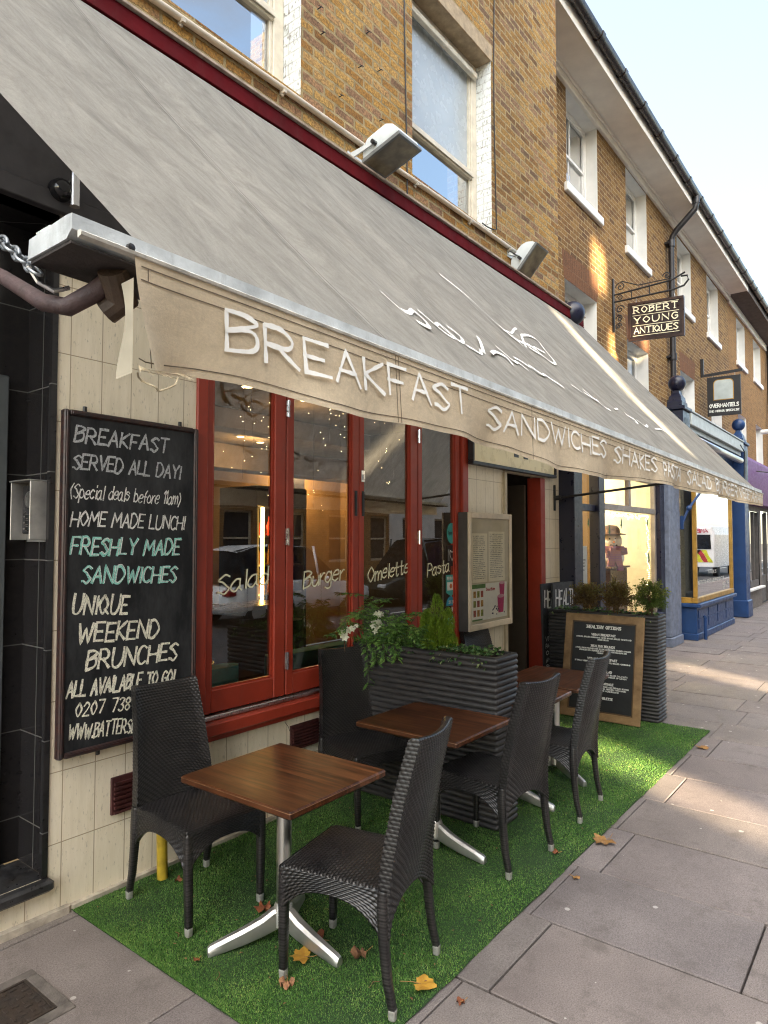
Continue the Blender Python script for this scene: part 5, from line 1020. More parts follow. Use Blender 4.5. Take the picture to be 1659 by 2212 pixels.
for txt, x, z, w, cap, sl_, k_, th in LN:
    if k_ == 'm': lettering(mb, txt, lambda u, v, d: (u, 3.2215-d, v), x+.016, z, cap, (w-.10*cap)*.96, th*.35, .16, .06, gap=.2, k=6, drop=sl_, rnd=random.Random(sum(map(ord, txt))))
mb.build('chalk_outline', chw, bo)
# intercom on the black tiled side wall
ic = thing('intercom', 'grey metal hooded door intercom on the black tiles', 'intercom', (1.52, 3.43, 1.79))
mb = MB(); mb.box(1.572, 1.5795, 3.32, 3.53, 1.79, 2.09, .003); mb.box(1.49, 1.5715, 3.32, 3.326, 1.80, 2.085, .002); mb.box(1.49, 1.5715, 3.524, 3.53, 1.80, 2.085, .002); mb.box(1.48, 1.5715, 3.32, 3.53, 2.086, 2.092, .002); mb.build('hood', simple('pale_aluminium', (.46, .45, .43), .4, .6), ic)
mb = MB(); mb.box(1.535, 1.5715, 3.36, 3.50, 1.83, 2.07, .004); pl_ = mb.build('panel', simple('intercom_black', (.03, .03, .034), .3), ic)
mb = MB(); mb.lathe([(.001, -.004), (.04, -.003), (.042, 0)], (1.535, 3.43, 2.0), 16, 'x'); mb.build('speaker', M['steel'], pl_)
for z in (1.855, 1.885, 1.915): mb = MB(); mb.box(1.522, 1.5345, 3.375, 3.44, z-.011, z+.011, .003); mb.box(1.528, 1.5345, 3.455, 3.47, z-.004, z+.004); mb.build('button', M['chrome'], pl_)
# cream light box above the cafe door
lb = thing('door_sign', 'cream light box with dark frame above the cafe door', 'sign', (6.37, 3.2, 2.52))
mb = MB(); mb.box(5.47, 7.30, 3.21, WY-.021, 2.545, 2.93, .003); mb.build('panel', simple('cream_acrylic', (.90, .80, .50), .3, var=.06, scale=3, dirt=.15), lb)
mb = MB(); mb.box(5.44, 7.33, 3.19, WY-.02, 2.51, 2.544, .004); mb.box(5.44, 5.469, 3.19, WY-.02, 2.545, 2.96, .004); mb.box(7.301, 7.33, 3.19, WY-.02, 2.545, 2.96, .004); mb.box(5.469, 7.301, 3.19, WY-.02, 2.931, 2.96, .004); mb.build('frame', M['black'], lb)
mb = MB(); [mb.box(x, x+.10, 3.205, 3.2095, 2.66, 2.90) for x in (6.30, 6.52)]; mb.build('panel_mark', M['black'], lb)
# menu case
mc = thing('menu_case', 'oak menu case with glazed menus and smoothie picture beside the door', 'menu case', (5.6, 3.19, .95))
mx0, mx1, mz0, mz1, my = 5.24, 6.08, .96, 2.055, 3.12; oak = simple('bleached_oak', (.66, .55, .40), .55, var=.2, scale=4, bump=.1); walnut = simple('grey_case_side', (.065, .056, .05), .6)
mb = MB(); mb.box(mx0, mx1, my+.02, WY-.021, mz0, mz1, .004); mb.build('case_side', walnut, mc)
mb = MB(); mb.box(mx0, mx0+.045, my, my+.019, mz0, mz1, .004); mb.box(mx1-.05, mx1, my, my+.019, mz0, mz1, .004); mb.box(mx0+.045, mx1-.05, my, my+.019, mz1-.055, mz1, .004); mb.box(mx0+.045, mx1-.05, my, my+.019, mz0, mz0+.06, .004); mb.build('frame', oak, mc)
mb = MB(); mb.quad((mx0+.045, my+.0185, mz0+.06), (mx1-.05, my+.0185, mz0+.06), (mx1-.05, my+.0185, mz1-.055), (mx0+.045, my+.0185, mz1-.055)); bk = mb.build('back_board', simple('menu_backing', (.62, .55, .40), .8, var=.08), mc)
pp = simple('menu_paper', (.85, .78, .60), .8, var=.05); ink = simple('menu_ink', (.12, .10, .08), .8)
for (xa, xb, za, zc) in ((5.32, 5.60, 1.40, 1.86), (5.63, 5.95, 1.40, 1.88)):
    mb = MB(); mb.box(xa, xb, my+.0165, my+.018, za, zc); sh = mb.build('menu_sheet', pp, mc); mb = MB(); rr = random.Random(int(xa*100)); z = zc-.03
    while z > za+.03: lettering(mb, ''.join(rr.choice('aeionrstlm ') for _ in range(16)), lambda u, v, d: (u, my+.0162-d*.2, v), xa+.02, z, .009, xb-xa-.05-rr.random()*.05, .0022, k=1); z -= .018
    mb.build('menu_text', ink, sh)
ph = MB(); ph.box(5.31, 5.99, my+.0155, my+.0178, 1.045, 1.385); ph = ph.build('smoothie_poster', simple('poster_paper', (.88, .86, .78), .6, var=.06), mc)
mb = MB(); mb.box(5.311, 5.56, my+.0145, my+.0153, 1.345, 1.384); mb.box(5.311, 5.5, my+.0145, my+.0153, 1.046, 1.06); mb.build('poster_band', simple('poster_green', (.12, .25, .06), .6), ph)
for i in range(9):
    mb = MB(); x, z = 5.335+(i % 3)*.068, 1.085+(i//3)*.088; mb.box(x, x+.045, my+.0145, my+.0153, z, z+.06); mb.build('fruit_photo', simple('fruit_photo', [(.45, .10, .06), (.30, .33, .06), (.55, .28, .05)][(i*2+i//3) % 3], .5, var=.5, scale=60), ph)
mb = MB(); lettering(mb, 'Smoothies', lambda u, v, d: (u, my+.0150-d*.3, v), 5.57, 1.315, .028, .17, .006, k=3); mb.build('poster_text', simple('poster_red', (.45, .03, .04), .6), ph)
pink = simple('smoothie_pink', (.55, .04, .16), .4, var=.2, scale=30)
for (x, z, s_) in ((5.86, 1.09, 1.0), (5.885, 1.25, .8)):
    mb = MB(); mb.add([(x-.05*s_, my+.0145-.0004*s_, z), (x+.05*s_, my+.0145-.0004*s_, z), (x+.07*s_, my+.0145-.0004*s_, z+.16*s_), (x-.07*s_, my+.0145-.0004*s_, z+.16*s_)], [(0, 1, 2, 3)]); mb.build('smoothie_photo', pink, ph)
    mb = MB(); mb.add([(x+.07*s_*math.cos(t), my+.0138-.0004*s_, z+.16*s_+.018*s_*math.sin(t)) for t in (2*math.pi*k/14 for k in range(14))], [tuple(range(14))]); mb.build('smoothie_froth', simple('froth', (.72, .40, .48), .6), ph)
mb = MB(); rr = random.Random(8)
for i in range(16): disc(mb, 5.68+rr.random()*.25, 1.07+rr.random()*.09, .009, .009, my+.0140-.0001*i, 8)
mb.build('berry_photo', simple('berries', (.03, .035, .09), .4), ph)
mb = MB(); mb.quad((mx0+.045, my+.006, mz0+.06), (mx1-.05, my+.006, mz0+.06), (mx1-.05, my+.006, mz1-.055), (mx0+.045, my+.006, mz1-.055)); mb.build('case_glass', M['glass_clear'], mc); mc.location.x += .075; mc.location.y += .045
# two dark chalk boards leaning by the door jamb
for k_, (x0, x1, lab) in enumerate(((6.80, 7.42, 'narrow dark chalk board tucked behind another beside the door'), (6.98, 7.72, 'dark chalk board with healthy keto lettering leaning by the door'))):
    yb = 3.13-.05*k_; b_ = thing('leaning_board', lab, 'chalkboard', ((x0+x1)/2, yb, 0), group='chalk boards leaning by the cafe door'); tl = .03
    F = (lambda yb, x0, tl: lambda u, v, d: (x0+u, yb-.02+tl*v-d, v))(yb, x0, tl)
    mb = MB(); w = x1-x0; h = 1.32; mb.loft([[F(0, 0, o_), F(w, 0, o_), F(w, h, o_), F(0, h, o_)] for o_ in (0, -.02)], True); bd = mb.build('board', simple('leaning_board_black', (.022, .022, .024), .6, var=.3), b_)
    mb = MB(); lettering(mb, 'HEALTHY', F, .06, 1.06, .17, w-.10, .022, .1, .05, k=4, lift=.0008); lettering(mb, 'KETO', F, .2, .83, .15, .36, .022, .1, .05, k=4, lift=.0008)
    for q in range(9): lettering(mb, ['VEGAN', 'PANCAKES', 'OATS', 'AND FRUIT', 'BOWLS', 'GREEN', 'SALADS', 'EGGS', 'OOO'][q], F, .05, .70-q*.075, .045, .3, .008, .1, .05, k=2, lift=.0008)
    mb.build('chalk_lettering', chw, bd)
yp = MB(); yp.tube([(2.14, 3.16, .005), (2.135, 3.165, .30)], .028, 14); solo(yp, 'yellow_pole', simple('yellow_post_paint', (.55, .38, .03), .5, scale=14, var=.25, dirt=.4), 'short yellow waste pipe at the foot of the tiled wall', 'pipe', smooth=True, angle=40)
# ---------------------------------------------------------------- woven chairs
def rattan(name, k=1.0):
    t = NT(name); p = t.xyz(t.uv()); o = t.obj()
    row = t.math('FLOOR', p[1]); fv = t.math('FRACT', p[1]); par = t.math('MULTIPLY', t.math('MODULO', t.math('ABSOLUTE', row), 2.0), .5)
    fu = t.math('FRACT', t.math('ADD', t.math('ADD', p[0], par), t.math('MULTIPLY', fv, .45)))
    hu = t.math('POWER', t.math('SINE', t.math('MULTIPLY', fu, math.pi)), .8); hv = t.math('POWER', t.math('SINE', t.math('MULTIPLY', fv, math.pi)), .7)
    h = t.math('MULTIPLY', hu, hv)
    n = t.noise(o, 9, 3); c = t.mix(t.mapr(n, .3, .7, 0, 1), (.012, .0115, .0135), (.039, .035, .034)); c = t.mix(t.mapr(h, .22, .72, 1, 0), c, (.0008, .0008, .0009))
    t.set(c, t.mapr(t.noise(o, 25, 2), .3, .7, .28, .42), 0, .6); t.bump(t.noise(o, 260, 3), .12, .002); return t.m
M['rattan'] = rattan('black_rattan'); M['wrap'] = rattan('black_rattan_wrap', .7)
M['cap'] = simple('chair_foot_cap', (.46, .45, .42), .45, .55, var=.2, scale=40)
PU, PV = 1/.023, 1/.0148
def weave(u, v, amp=.0065):
    """height of the strand over the frame at strand coordinates u, v"""
    fv = v-math.floor(v); par = .5*(int(abs(math.floor(v))) % 2); fu = u+par+.45*fv; fu -= math.floor(fu)
    return amp*math.sin(math.pi*fu)**.95*math.sin(math.pi*fv)**.7
def make_chair(label):
    t = thing('wicker_chair', label, 'chair', group='black wicker terrace chairs')
    # seat with a soft crown and rounded front
    SU, SV = round(.444*PU), round(.47*PV)
    def seat(u, v):
        x = (u-.5)*2*.222; y = -.215+.47*v; e = abs(u-.5)*2
        return (x, y, .459+.010*(1-e**4)*(1-(2*v-1)**4)-.012*max(0, (v-.94)/.06)**2-.010*max(0, (e-.93)/.07)**2+weave(u*SU, v*SV, .0055))
    mb = MB(); mb.grid(seat, SU*4, SV*4, SU, SV); mb.box(-.215, .215, -.21, .245, .425, .440); mb.build('seat', M['rattan'], t, smooth=True)
    # arched aprons between the legs
    def apron(ax, pos, half):
        m = MB(); AU, AV = round(2*half*PU*.8), 9
        for side in (1, -1):
            def f(u, v, side=side):
                q = (u-.5)*2*half; zbt = .285+.105*(1-abs(u*2-1)**2.6); z = zbt+(.4585-zbt)*v; o_ = .009*side+side*weave(u*AU, v*AV, .0055)
                return (q, pos+o_, z) if ax == 'x' else (pos+o_, q+.015, z)
            m.grid(f, AU*4, AV*4, AU, AV)
        def g(u, v):
            q = (u-.5)*2*half; zbt = .285+.105*(1-abs(u*2-1)**2.6); o_ = .011*(2*v-1); return (q, pos+o_, zbt) if ax == 'x' else (pos+o_, q+.015, zbt)
        m.grid(g, 24, 1, 2*half*PU, 2); return m
    m = apron('x', .243, .215); m2 = apron('y', .212, .225); m3 = apron('y', -.212, .225)
    for q in (m2, m3):
        n0 = len(m.f); b0 = len(m.v); m.v += q.v
        for k, f in enumerate(q.f): m.f.append(tuple(i+b0 for i in f)); m.uv[n0+k] = q.uv[k]
    m.build('apron', M['rattan'], t, smooth=True, angle=60)
    # high curved back: closed loft, tapering and leaning
    def half(z): return np.interp(z, [.28, .45, .60, .80, 1.03], [.224, .222, .212, .196, .180])
    def yc(z): return np.interp(z, [.28, .40, .47, .60, .80, 1.03], [-.226, -.222, -.224, -.240, -.275, -.335])
    NA, BU_, BV = 76, 19, 48; nr = BV*4
    prof = [(i/NA*2-1, -1) for i in range(NA+1)]+[(1.0, q) for q in (-.66, -.33, 0, .33, .66)]+[(1-i/NA*2, 1) for i in range(NA+1)]+[(-1.0, q) for q in (.66, .33, 0, -.33, -.66)]
    us = [i/NA*BU_ for i in range(NA+1)]+[BU_+q for q in (.3, .6, .9, 1.2, 1.5)]+[BU_+2+i/NA*BU_ for i in range(NA+1)]+[BU_*2+2+q for q in (.3, .6, .9, 1.2, 1.5)]
    rings, uvr = [], []
    for j in range(nr+1):
        v = j/nr; rg = []
        for i in range(len(prof)+1):
            a, d = prof[i % len(prof)]; uu = us[i % len(prof)] if i < len(prof) else BU_*2+4; bot = .285+.10*(1-abs(a)**2.4); top = 1.025+.012*abs(a)**2-.004; z = bot+(top-bot)*v
            w = half(z); ed = max(0, (abs(a)-.80)/.20); th = .014+.011*ed; th *= (1-.45*max(0, (v-.97)/.03)**2); hh = weave(uu, v*BV, .0058)
            cv = -.030*(1-a*a)*min(1, max(0, (z-.42)/.25)); sd = 1 if abs(d) > .99 else 0
            rg.append((w*a+(hh*.45*(1 if a > 0 else -1) if not sd else 0), yc(z)+cv+d*th*.9+d*hh*sd, z)); uvr.append((uu, v*BV))
        rings.append(rg)
    m = MB(); m.loft(rings, close=False, uvs=uvr); top, bt = rings[-1], rings[0]; F0 = NA+6
    for i in range(NA):
        m.quad(top[i], top[i+1], top[F0+NA-i-1], top[F0+NA-i], [(i*.5, 0), (i*.5+.5, 0), (i*.5+.5, 3), (i*.5, 3)]); m.quad(bt[i+1], bt[i], bt[F0+NA-i], bt[F0+NA-i-1], [(i*.5, 0), (i*.5+.5, 0), (i*.5+.5, 3), (i*.5, 3)])
    m.add([top[NA+k] for k in range(7)], [tuple(range(7))]); m.add([top[F0+NA+k] for k in range(7)], [tuple(range(7))])
    m.build('backrest', M['rattan'], t, smooth=True, angle=75, fix=False)
    # legs: wrapped, tapering, rear pair swept back; metal foot caps
    def leg(pts, rad):
        m = MB(); rings, uv = [], []; n = 12; K = 90
        zs = [p[2] for p in pts][::-1]; ix = lambda z, c: float(np.interp(z, zs, [p[c] for p in pts][::-1])); ir = lambda z: float(np.interp(z, zs, list(rad)[::-1]))
        dense = [(ix(z, 0), ix(z, 1), z) for z in np.linspace(pts[0][2], pts[-1][2], K)]
        for k, (x, y, z) in enumerate(dense):
            for i in range(n+1):
                a = 2*math.pi*(i+.5)/n; s_ = (pts[0][2]-z)/.0115; r = (ir(z)-.001+.0016*abs(math.sin(math.pi*s_))**.7)/max(abs(math.cos(a)), abs(math.sin(a)))**.62; rings.append((x+r*math.cos(a), y+r*math.sin(a), z)); uv.append((.45+.1*i/n, s_))
        pts_ = dense
        R2 = [rings[k*(n+1):(k+1)*(n+1)] for k in range(K)]; m.loft(R2, close=False, uvs=uv)
        lo = m.build('leg', M['wrap'], t, smooth=True)
        c = MB(); x, y, z = pts[-1]; r = rad[-1]; c.loft([[(x+q*rr_*math.copysign(abs(math.cos(a))**.55, math.cos(a)), y+q*rr_*math.copysign(abs(math.sin(a))**.55, math.sin(a)), zz) for a in (2*math.pi*(i+.5)/12 for i in range(12))] for q, rr_, zz in ((.80, r, .0), (.98, r, .004), (1.08, r, .036), (1.02, r, .040))], True); c.build('foot_cap', M['cap'], lo)
    for s in (-1, 1):
        leg([(s*.205, .238, .45), (s*.205, .238, .34), (s*.203, .240, .20), (s*.200, .242, .036)], [.018, .019, .0175, .0155])
        leg([(s*.213, -.220, .46), (s*.216, -.220, .38), (s*.218, -.226, .26), (s*.220, -.240, .13), (s*.222, -.262, .036)], [.019, .021, .0185, .0165, .015])
    return t
ch0 = make_chair('black wicker chair nearest the camera, its back to the pavement')
ch0.location = (2.215, 1.865, .012); ch0.rotation_euler = (0, 0, R_(12))
for (x, y, a, lab) in ((2.122, 2.835, 176, 'black wicker chair with its back to the wall under the tall chalkboard'), (3.47, 2.86, 160, 'black wicker chair between the window and the second table'), (3.50, 1.95, -5, 'second black wicker chair along the pavement edge, beside the near planter'),
                       (4.37, 1.96, 4, 'farthest black wicker chair on the pavement side, in front of the framed menu'), (5.46, 2.92, 172, 'black wicker chair half hidden behind the near planter under the menu case')):
    copy_tree(ch0, None, (x, y, .012), R_(a), lab)

# ---------------------------------------------------------------- tables
wt = NT('walnut_tabletop'); o_ = wt.obj(); pz = wt.xyz(o_)
pl = wt.math('FLOOR', wt.math('DIVIDE', wt.math('ADD', pz[0], 10.0), .115)); wno = wt.new('ShaderNodeTexWhiteNoise', noise_dimensions='1D'); wt.put(wno.inputs['W'], pl)
gv = wt.comb(wt.math('MULTIPLY', pz[0], 38.0), wt.math('ADD', wt.math('MULTIPLY', pz[1], 2.4), wt.math('MULTIPLY', wno.outputs['Value'], 30.0)), pz[2])
gn = wt.noise(gv, 1.0, 8, .62, .35); fn = wt.noise(wt.scale(gv, (4, 2.2, 1)), 1.0, 5, .7)
cw_ = wt.ramp(gn, [(.30, (.012, .005, .0025)), (.44, (.070, .022, .008)), (.56, (.165, .055, .019)), (.72, (.27, .100, .036))])
cw_ = wt.mix(wt.mapr(wno.outputs['Value'], 0, 1, 0, .80), cw_, (.026, .010, .005)); cw_ = wt.mix(wt.mapr(fn, .52, .68, 0, .45), cw_, (.018, .008, .004))
wt.set(cw_, wt.mapr(wt.noise(o_, 5, 4), .3, .7, .32, .40), 0, .25); wt.bump(fn, .06, .002); M['walnut'] = wt.m
M['edge'] = simple('worn_table_edge', (.20, .10, .045), .35, scale=30, var=.4)
st_ = NT('satin_steel_tube'); M['steel_tube'] = st_.set((.62, .62, .60), .30, 1.0)
def make_table(label):
    t = thing('bistro_table', label, 'table', group='square walnut bistro tables')
    hx, hy, z0, z1 = .31, .345, .692, .732
    def rr_(i, z, r=.008):
        out = []
        for cx, cy, a0 in ((hx-i-r, hy-i-r, 0), (-hx+i+r, hy-i-r, 90), (-hx+i+r, -hy+i+r, 180), (hx-i-r, -hy+i+r, 270)):
            out += [(cx+r*math.cos(R_(a0+k*22.5)), cy+r*math.sin(R_(a0+k*22.5)), z) for k in range(5)]
        return out
    m = MB(); m.loft([rr_(.016, z0+.004), rr_(.010, z0+.005), rr_(0, z0+.014), rr_(.0015, z1-.006), rr_(.006, z1)], True); tp = m.build('tabletop', M['walnut'], t, smooth=True, angle=30)
    m = MB(); m.loft([rr_(-.0006, z1-.0075), rr_(.0002, z1-.0056)]); m.build('worn_edge', M['edge'], tp, smooth=True)
    m = MB(); m.lathe([(.036, .115), (.034, .13), (.034, .66), (.05, .675), (.05, .69)], (0, 0, 0), 24); m.box(-.14, .14, -.02, .02, .676, .6915, .003); m.box(-.02, .02, -.14, .14, .677, .6912, .003); m.build('column', M['steel_tube'], t, smooth=True, angle=40)
    for a in (-90, 30, 150):
        ca, sa = math.cos(R_(a)), math.sin(R_(a)); rings = []
        for s, w, zt, zbm in ((.0, .028, .150, .070), (.05, .030, .140, .055), (.10, .029, .112, .040), (.18, .026, .084, .022), (.27, .023, .058, .008), (.322, .021, .042, .0), (.334, .018, .034, .0)):
            prof = [(-w*.9, zbm), (w*.9, zbm), (w, zbm+.01), (w*.92, zt-.012), (w*.45, zt), (-w*.45, zt), (-w*.92, zt-.012), (-w, zbm+.01)]
            rings.append([(s*ca-y*sa, s*sa+y*ca, z) for y, z in prof])
        m = MB(); m.loft(rings, True); m.build('leg', M['alu'], t, smooth=True, angle=35)
    m = MB(); m.lathe([(.03, .05), (.052, .07), (.05, .12), (.040, .155), (.036, .16)], (0, 0, 0), 20); m.build('hub', M['alu'], t, smooth=True, angle=40)
    return t
tb0 = make_table('square walnut table nearest the camera between two wicker chairs'); tb0.location = (2.162, 2.262, .012); tb0.rotation_euler = (0, 0, R_(1))
for (x, y, a, lab) in ((3.33, 2.225, 0, 'second square walnut table, right against the near planter'), (4.23, 2.22, 2, 'square walnut table mostly hidden behind the near planter'), (4.95, 2.19, 92, 'farthest square walnut table, in front of the framed menu board')):
    copy_tree(tb0, None, (x, y, .012), R_(a), lab)

# ---------------------------------------------------------------- ribbed planters
pm = NT('ribbed_black_planter'); o_ = pm.obj(); pm.set(pm.mix(pm.mapr(pm.noise(pm.scale(o_, (3, 3, 14)), 2.2, 6, .65), .3, .72, 0, 1), (.016, .0155, .0175), (.050, .045, .042)), pm.mapr(pm.noise(o_, 12, 3), .3, .7, .34, .6), 0, .5); M['planter'] = pm.m
def planter(x0, x1, y0, y1, h, label):
    t = thing('planter', label, 'planter', ((x0+x1)/2, (y0+y1)/2, .012), group='black ribbed planters')
    cx, cy, hx, hy = (x0+x1)/2, (y0+y1)/2, (x1-x0)/2, (y1-y0)/2; n = 29; rings = []
    def rect(o, z): 
        a, b, r = hx+o, hy+o, .016; out = []
        for sx, sy, a0 in ((1, 1, 0), (-1, 1, 90), (-1, -1, 180), (1, -1, 270)): out += [(cx+sx*(a-r)+r*math.cos(R_(a0+k*30)), cy+sy*(b-r)+r*math.sin(R_(a0+k*30)), z) for k in range(4)]
        return out
    pitch = h/n
    for j in range(n):
        for q, o in ((.04, -.009), (.14, -.004), (.35, 0), (.65, 0), (.86, -.004), (.96, -.009)): rings.append(rect(o-.006*(1-j/n), .012+(j+q)*pitch))
    rings += [rect(-.004, .012+h), rect(-.030, .012+h+.002), rect(-.034, .012+h-.05)]
    m = MB(); m.loft(rings); m.build('body', M['planter'], t, smooth=True, angle=50)
    m = MB(); i = .033; m.grid(lambda u, v: (x0+i+(x1-x0-2*i)*u, y0+i+(y1-y0-2*i)*v, h-.025+.02*math.sin(u*9+v*23)*math.sin(v*31)), 12, 40); m.build('soil', M['soil'], t, smooth=True)
    return t
planter(3.715, 4.01, 2.02, 3.20, 1.055, 'black ribbed planter with conifer and jasmine standing between the tables')
planter(6.84, 7.12, 1.95, 3.10, 1.04, 'black ribbed planter with three small shrubs behind the framed menu')

# ---------------------------------------------------------------- plants
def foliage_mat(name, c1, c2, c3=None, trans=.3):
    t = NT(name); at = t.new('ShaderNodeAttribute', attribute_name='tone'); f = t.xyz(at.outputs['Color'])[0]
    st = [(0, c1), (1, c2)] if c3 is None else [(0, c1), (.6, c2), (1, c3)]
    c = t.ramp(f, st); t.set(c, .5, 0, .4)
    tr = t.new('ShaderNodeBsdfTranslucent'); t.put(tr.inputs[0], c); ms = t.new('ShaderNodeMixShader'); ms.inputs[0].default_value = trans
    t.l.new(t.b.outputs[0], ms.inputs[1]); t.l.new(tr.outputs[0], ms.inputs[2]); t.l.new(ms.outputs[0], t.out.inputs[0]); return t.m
class LF:
    """many small folded leaves in one part"""
    def __init__(s): s.mb, s.t = MB(), []
    def leaf(s, p, d, l, w, tone=None, n=None):
        p, d = Vector(p), Vector(d).normalized(); n = Vector(n) if n is not None else Vector((random.uniform(-1, 1), random.uniform(-1, 1), random.uniform(.2, 1)))
        x = d.cross(n); x = x.normalized() if x.length > 1e-4 else Vector((1, 0, 0)); n = x.cross(d).normalized(); dr = -n*l*.18
        a = p; b = p+d*l*.45+x*w/2+n*w*.18; c = p+d*l+dr; e = p+d*l*.45-x*w/2+n*w*.18; m = p+d*l*.5
        s.mb.add([a, b, c, e, m], [(0, 1, 4), (1, 2, 4), (2, 3, 4), (3, 0, 4)]); s.t += [random.random() if tone is None else tone]*4; return s
    def build(s, name, mat, parent, smooth=False):
        o = s.mb.build(name, mat, parent, fix=False, smooth=smooth); at = o.data.color_attributes.new('tone', 'FLOAT_COLOR', 'CORNER'); cols = []
        for p in o.data.polygons: cols += [s.t[p.index], 0, 0, 1]*p.loop_total
        at.data.foreach_set('color', cols); return o
random.seed(21); U = random.uniform
jas = foliage_mat('jasmine_leaf', (.04, .095, .022), (.125, .26, .05), (.24, .38, .09)); con = foliage_mat('conifer_leaf', (.05, .11, .012), (.17, .27, .022), (.33, .42, .05), .3)
ivy_ = foliage_mat('ivy_leaf', (.02, .055, .018), (.09, .19, .05), (.30, .36, .16)); box_ = foliage_mat('shrub_leaf', (.03, .06, .014), (.11, .16, .028), (.28, .31, .06)); brn = foliage_mat('bronze_leaf', (.05, .032, .014), (.15, .095, .03), (.20, .19, .05)); stem = simple('woody_stem', (.10, .065, .035), .8, scale=30); pet = foliage_mat('cream_petal', (.55, .55, .36), (.80, .80, .66), None, .35)
# conifer
t = thing('conifer', 'bright yellow green dwarf conifer growing in the near planter', 'shrub', (3.86, 2.555, 1.06)); lf = LF()
plumes = [(0, 0, .36, .062)]+[(.062*math.cos(q*1.05+.4), .068*math.sin(q*1.05+.4), U(.17, .29), .048) for q in range(6)]+[(.085*math.cos(q*1.6), .09*math.sin(q*1.6), U(.08, .15), .045) for q in range(4)]
for (px_, py_, ph_, pr_) in plumes:
    for k in range(int(1100*ph_/.25)):
        h = U(0, 1)**.8; r = pr_*(math.sin(math.pi*min(1, .18+.82*h))**.7)*math.sqrt(U(.2, 1)); a = U(0, 6.283); a2 = a+U(-.6, .6); lean = 1+.25*h
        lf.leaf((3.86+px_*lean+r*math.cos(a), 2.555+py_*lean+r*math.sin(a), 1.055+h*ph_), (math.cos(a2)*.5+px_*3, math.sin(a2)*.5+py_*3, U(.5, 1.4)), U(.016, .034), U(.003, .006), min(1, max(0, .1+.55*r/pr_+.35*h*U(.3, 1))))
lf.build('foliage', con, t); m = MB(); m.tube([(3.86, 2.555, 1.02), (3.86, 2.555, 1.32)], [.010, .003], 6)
for k in range(16): a = U(0, 6.28); z = U(1.07, 1.3); m.tube([(3.86, 2.555, z), (3.86+.07*math.cos(a)*(1.45-z)*2, 2.555+.07*math.sin(a)*(1.45-z)*2, z+.06)], .002, 4)
m.build('stem', stem, t)
# jasmine: arching stems with paired leaflets, a few white flowers
t = thing('jasmine_plant', 'loose climbing jasmine with white flowers spilling over the near planter', 'plant', (3.85, 3.02, 1.06)); m = MB(); lf = LF()
def vine(p0, path, n=16, ls=.035):
    pts = _smooth([tuple(p0)]+[tuple(q) for q in path], 6); pts = [Vector(p) for p in pts]; m.tube(pts, .0019, 4)
    for i in range(1, len(pts)):
        d = (pts[i]-pts[i-1]).normalized()
        for sgn in (-1, 1):
            if U(0, 1) < .82:
                sd = d.cross(Vector((0, 0, 1))); sd = (sd.normalized() if sd.length > .05 else Vector((1, 0, 0)))*sgn; ax = (sd+d*.6+Vector((U(-.4, .4), U(-.4, .4), U(-.5, .15)))).normalized(); q0 = pts[i]; m.tube([q0, q0+ax*.03], .0009, 3); to = U(.1, .9)
                for kk in range(1, 4):
                    q = q0+ax*.011*kk
                    for s2 in (-1, 1): lf.leaf(q, ax*.7+ax.cross(Vector((0, 0, 1)))*s2*.8+Vector((0, 0, U(-.3, .1))), ls*U(.5, .8), .008, to+U(-.1, .1))
                lf.leaf(q0+ax*.03, ax+Vector((0, 0, -.2)), ls, .011, to)
for k in range(16):
    y0 = U(2.80, 3.14); b = Vector((U(3.74, 3.96), y0, 1.05)); hh = U(.16, .36); sw = U(-.16, .18)
    vine(b, [b+Vector((U(-.06, .02), sw*.3, hh*.5)), b+Vector((U(-.13, .0), sw*.7, hh*.9)), b+Vector((U(-.18, .02), sw*1.2, hh*U(.75, 1.08)))])
vine((3.80, 3.1, 1.06), [(3.74, 3.25, 1.22), (3.72, 3.45, 1.27), (3.70, 3.62, 1.16)] if False else [(3.74, 3.12, 1.25), (3.66, 3.16, 1.27), (3.58, 3.19, 1.17), (3.50, 3.2, 1.14)])
vine((3.78, 3.0, 1.06), [(3.70, 3.02, 1.24), (3.62, 3.10, 1.28), (3.56, 3.13, 1.20)])
for (yy, dz) in ((2.98, -.10), (2.90, -.07), (3.05, -.26), (2.80, -.05)): vine((3.74, yy, 1.06), [(3.70, yy, 1.085), (3.695, yy-.02, 1.05+dz*.4), (3.69, yy-.03, 1.05+dz)])
for k in range(14):
    y0 = U(2.55, 2.86); b = Vector((U(3.75, 3.9), y0, 1.05)); vine(b, [b+Vector((-.03, U(-.04, .05), .08)), b+Vector((-.06, U(-.1, .1), U(.12, .17))), b+Vector((-.09, U(-.14, .14), U(.06, .16)))], ls=.03)
lf.build('foliage', jas, t); tag(m.build('stem', simple('green_stem', (.06, .09, .025), .6), t), kind='stuff')
fl2 = LF()
for (x, y, z, n_) in ((3.735, 2.98, 1.24, 9), (3.72, 3.0, 1.20, 6)):
    for k in range(n_):
        c_ = Vector((x+U(-.03, .03), y+U(-.035, .035), z+U(-.045, .045))); nn = Vector((-.8, -.5, U(-.2, .5)))
        for q in range(5): a = q*1.2566+U(-.2, .2); e1 = nn.cross(Vector((0, 0, 1))).normalized(); e2 = nn.cross(e1).normalized(); fl2.leaf(c_, e1*math.cos(a)+e2*math.sin(a)+nn.normalized()*.25, .024, .015, U(.2, 1), nn)
fl2.build('flower_cluster', pet, t)
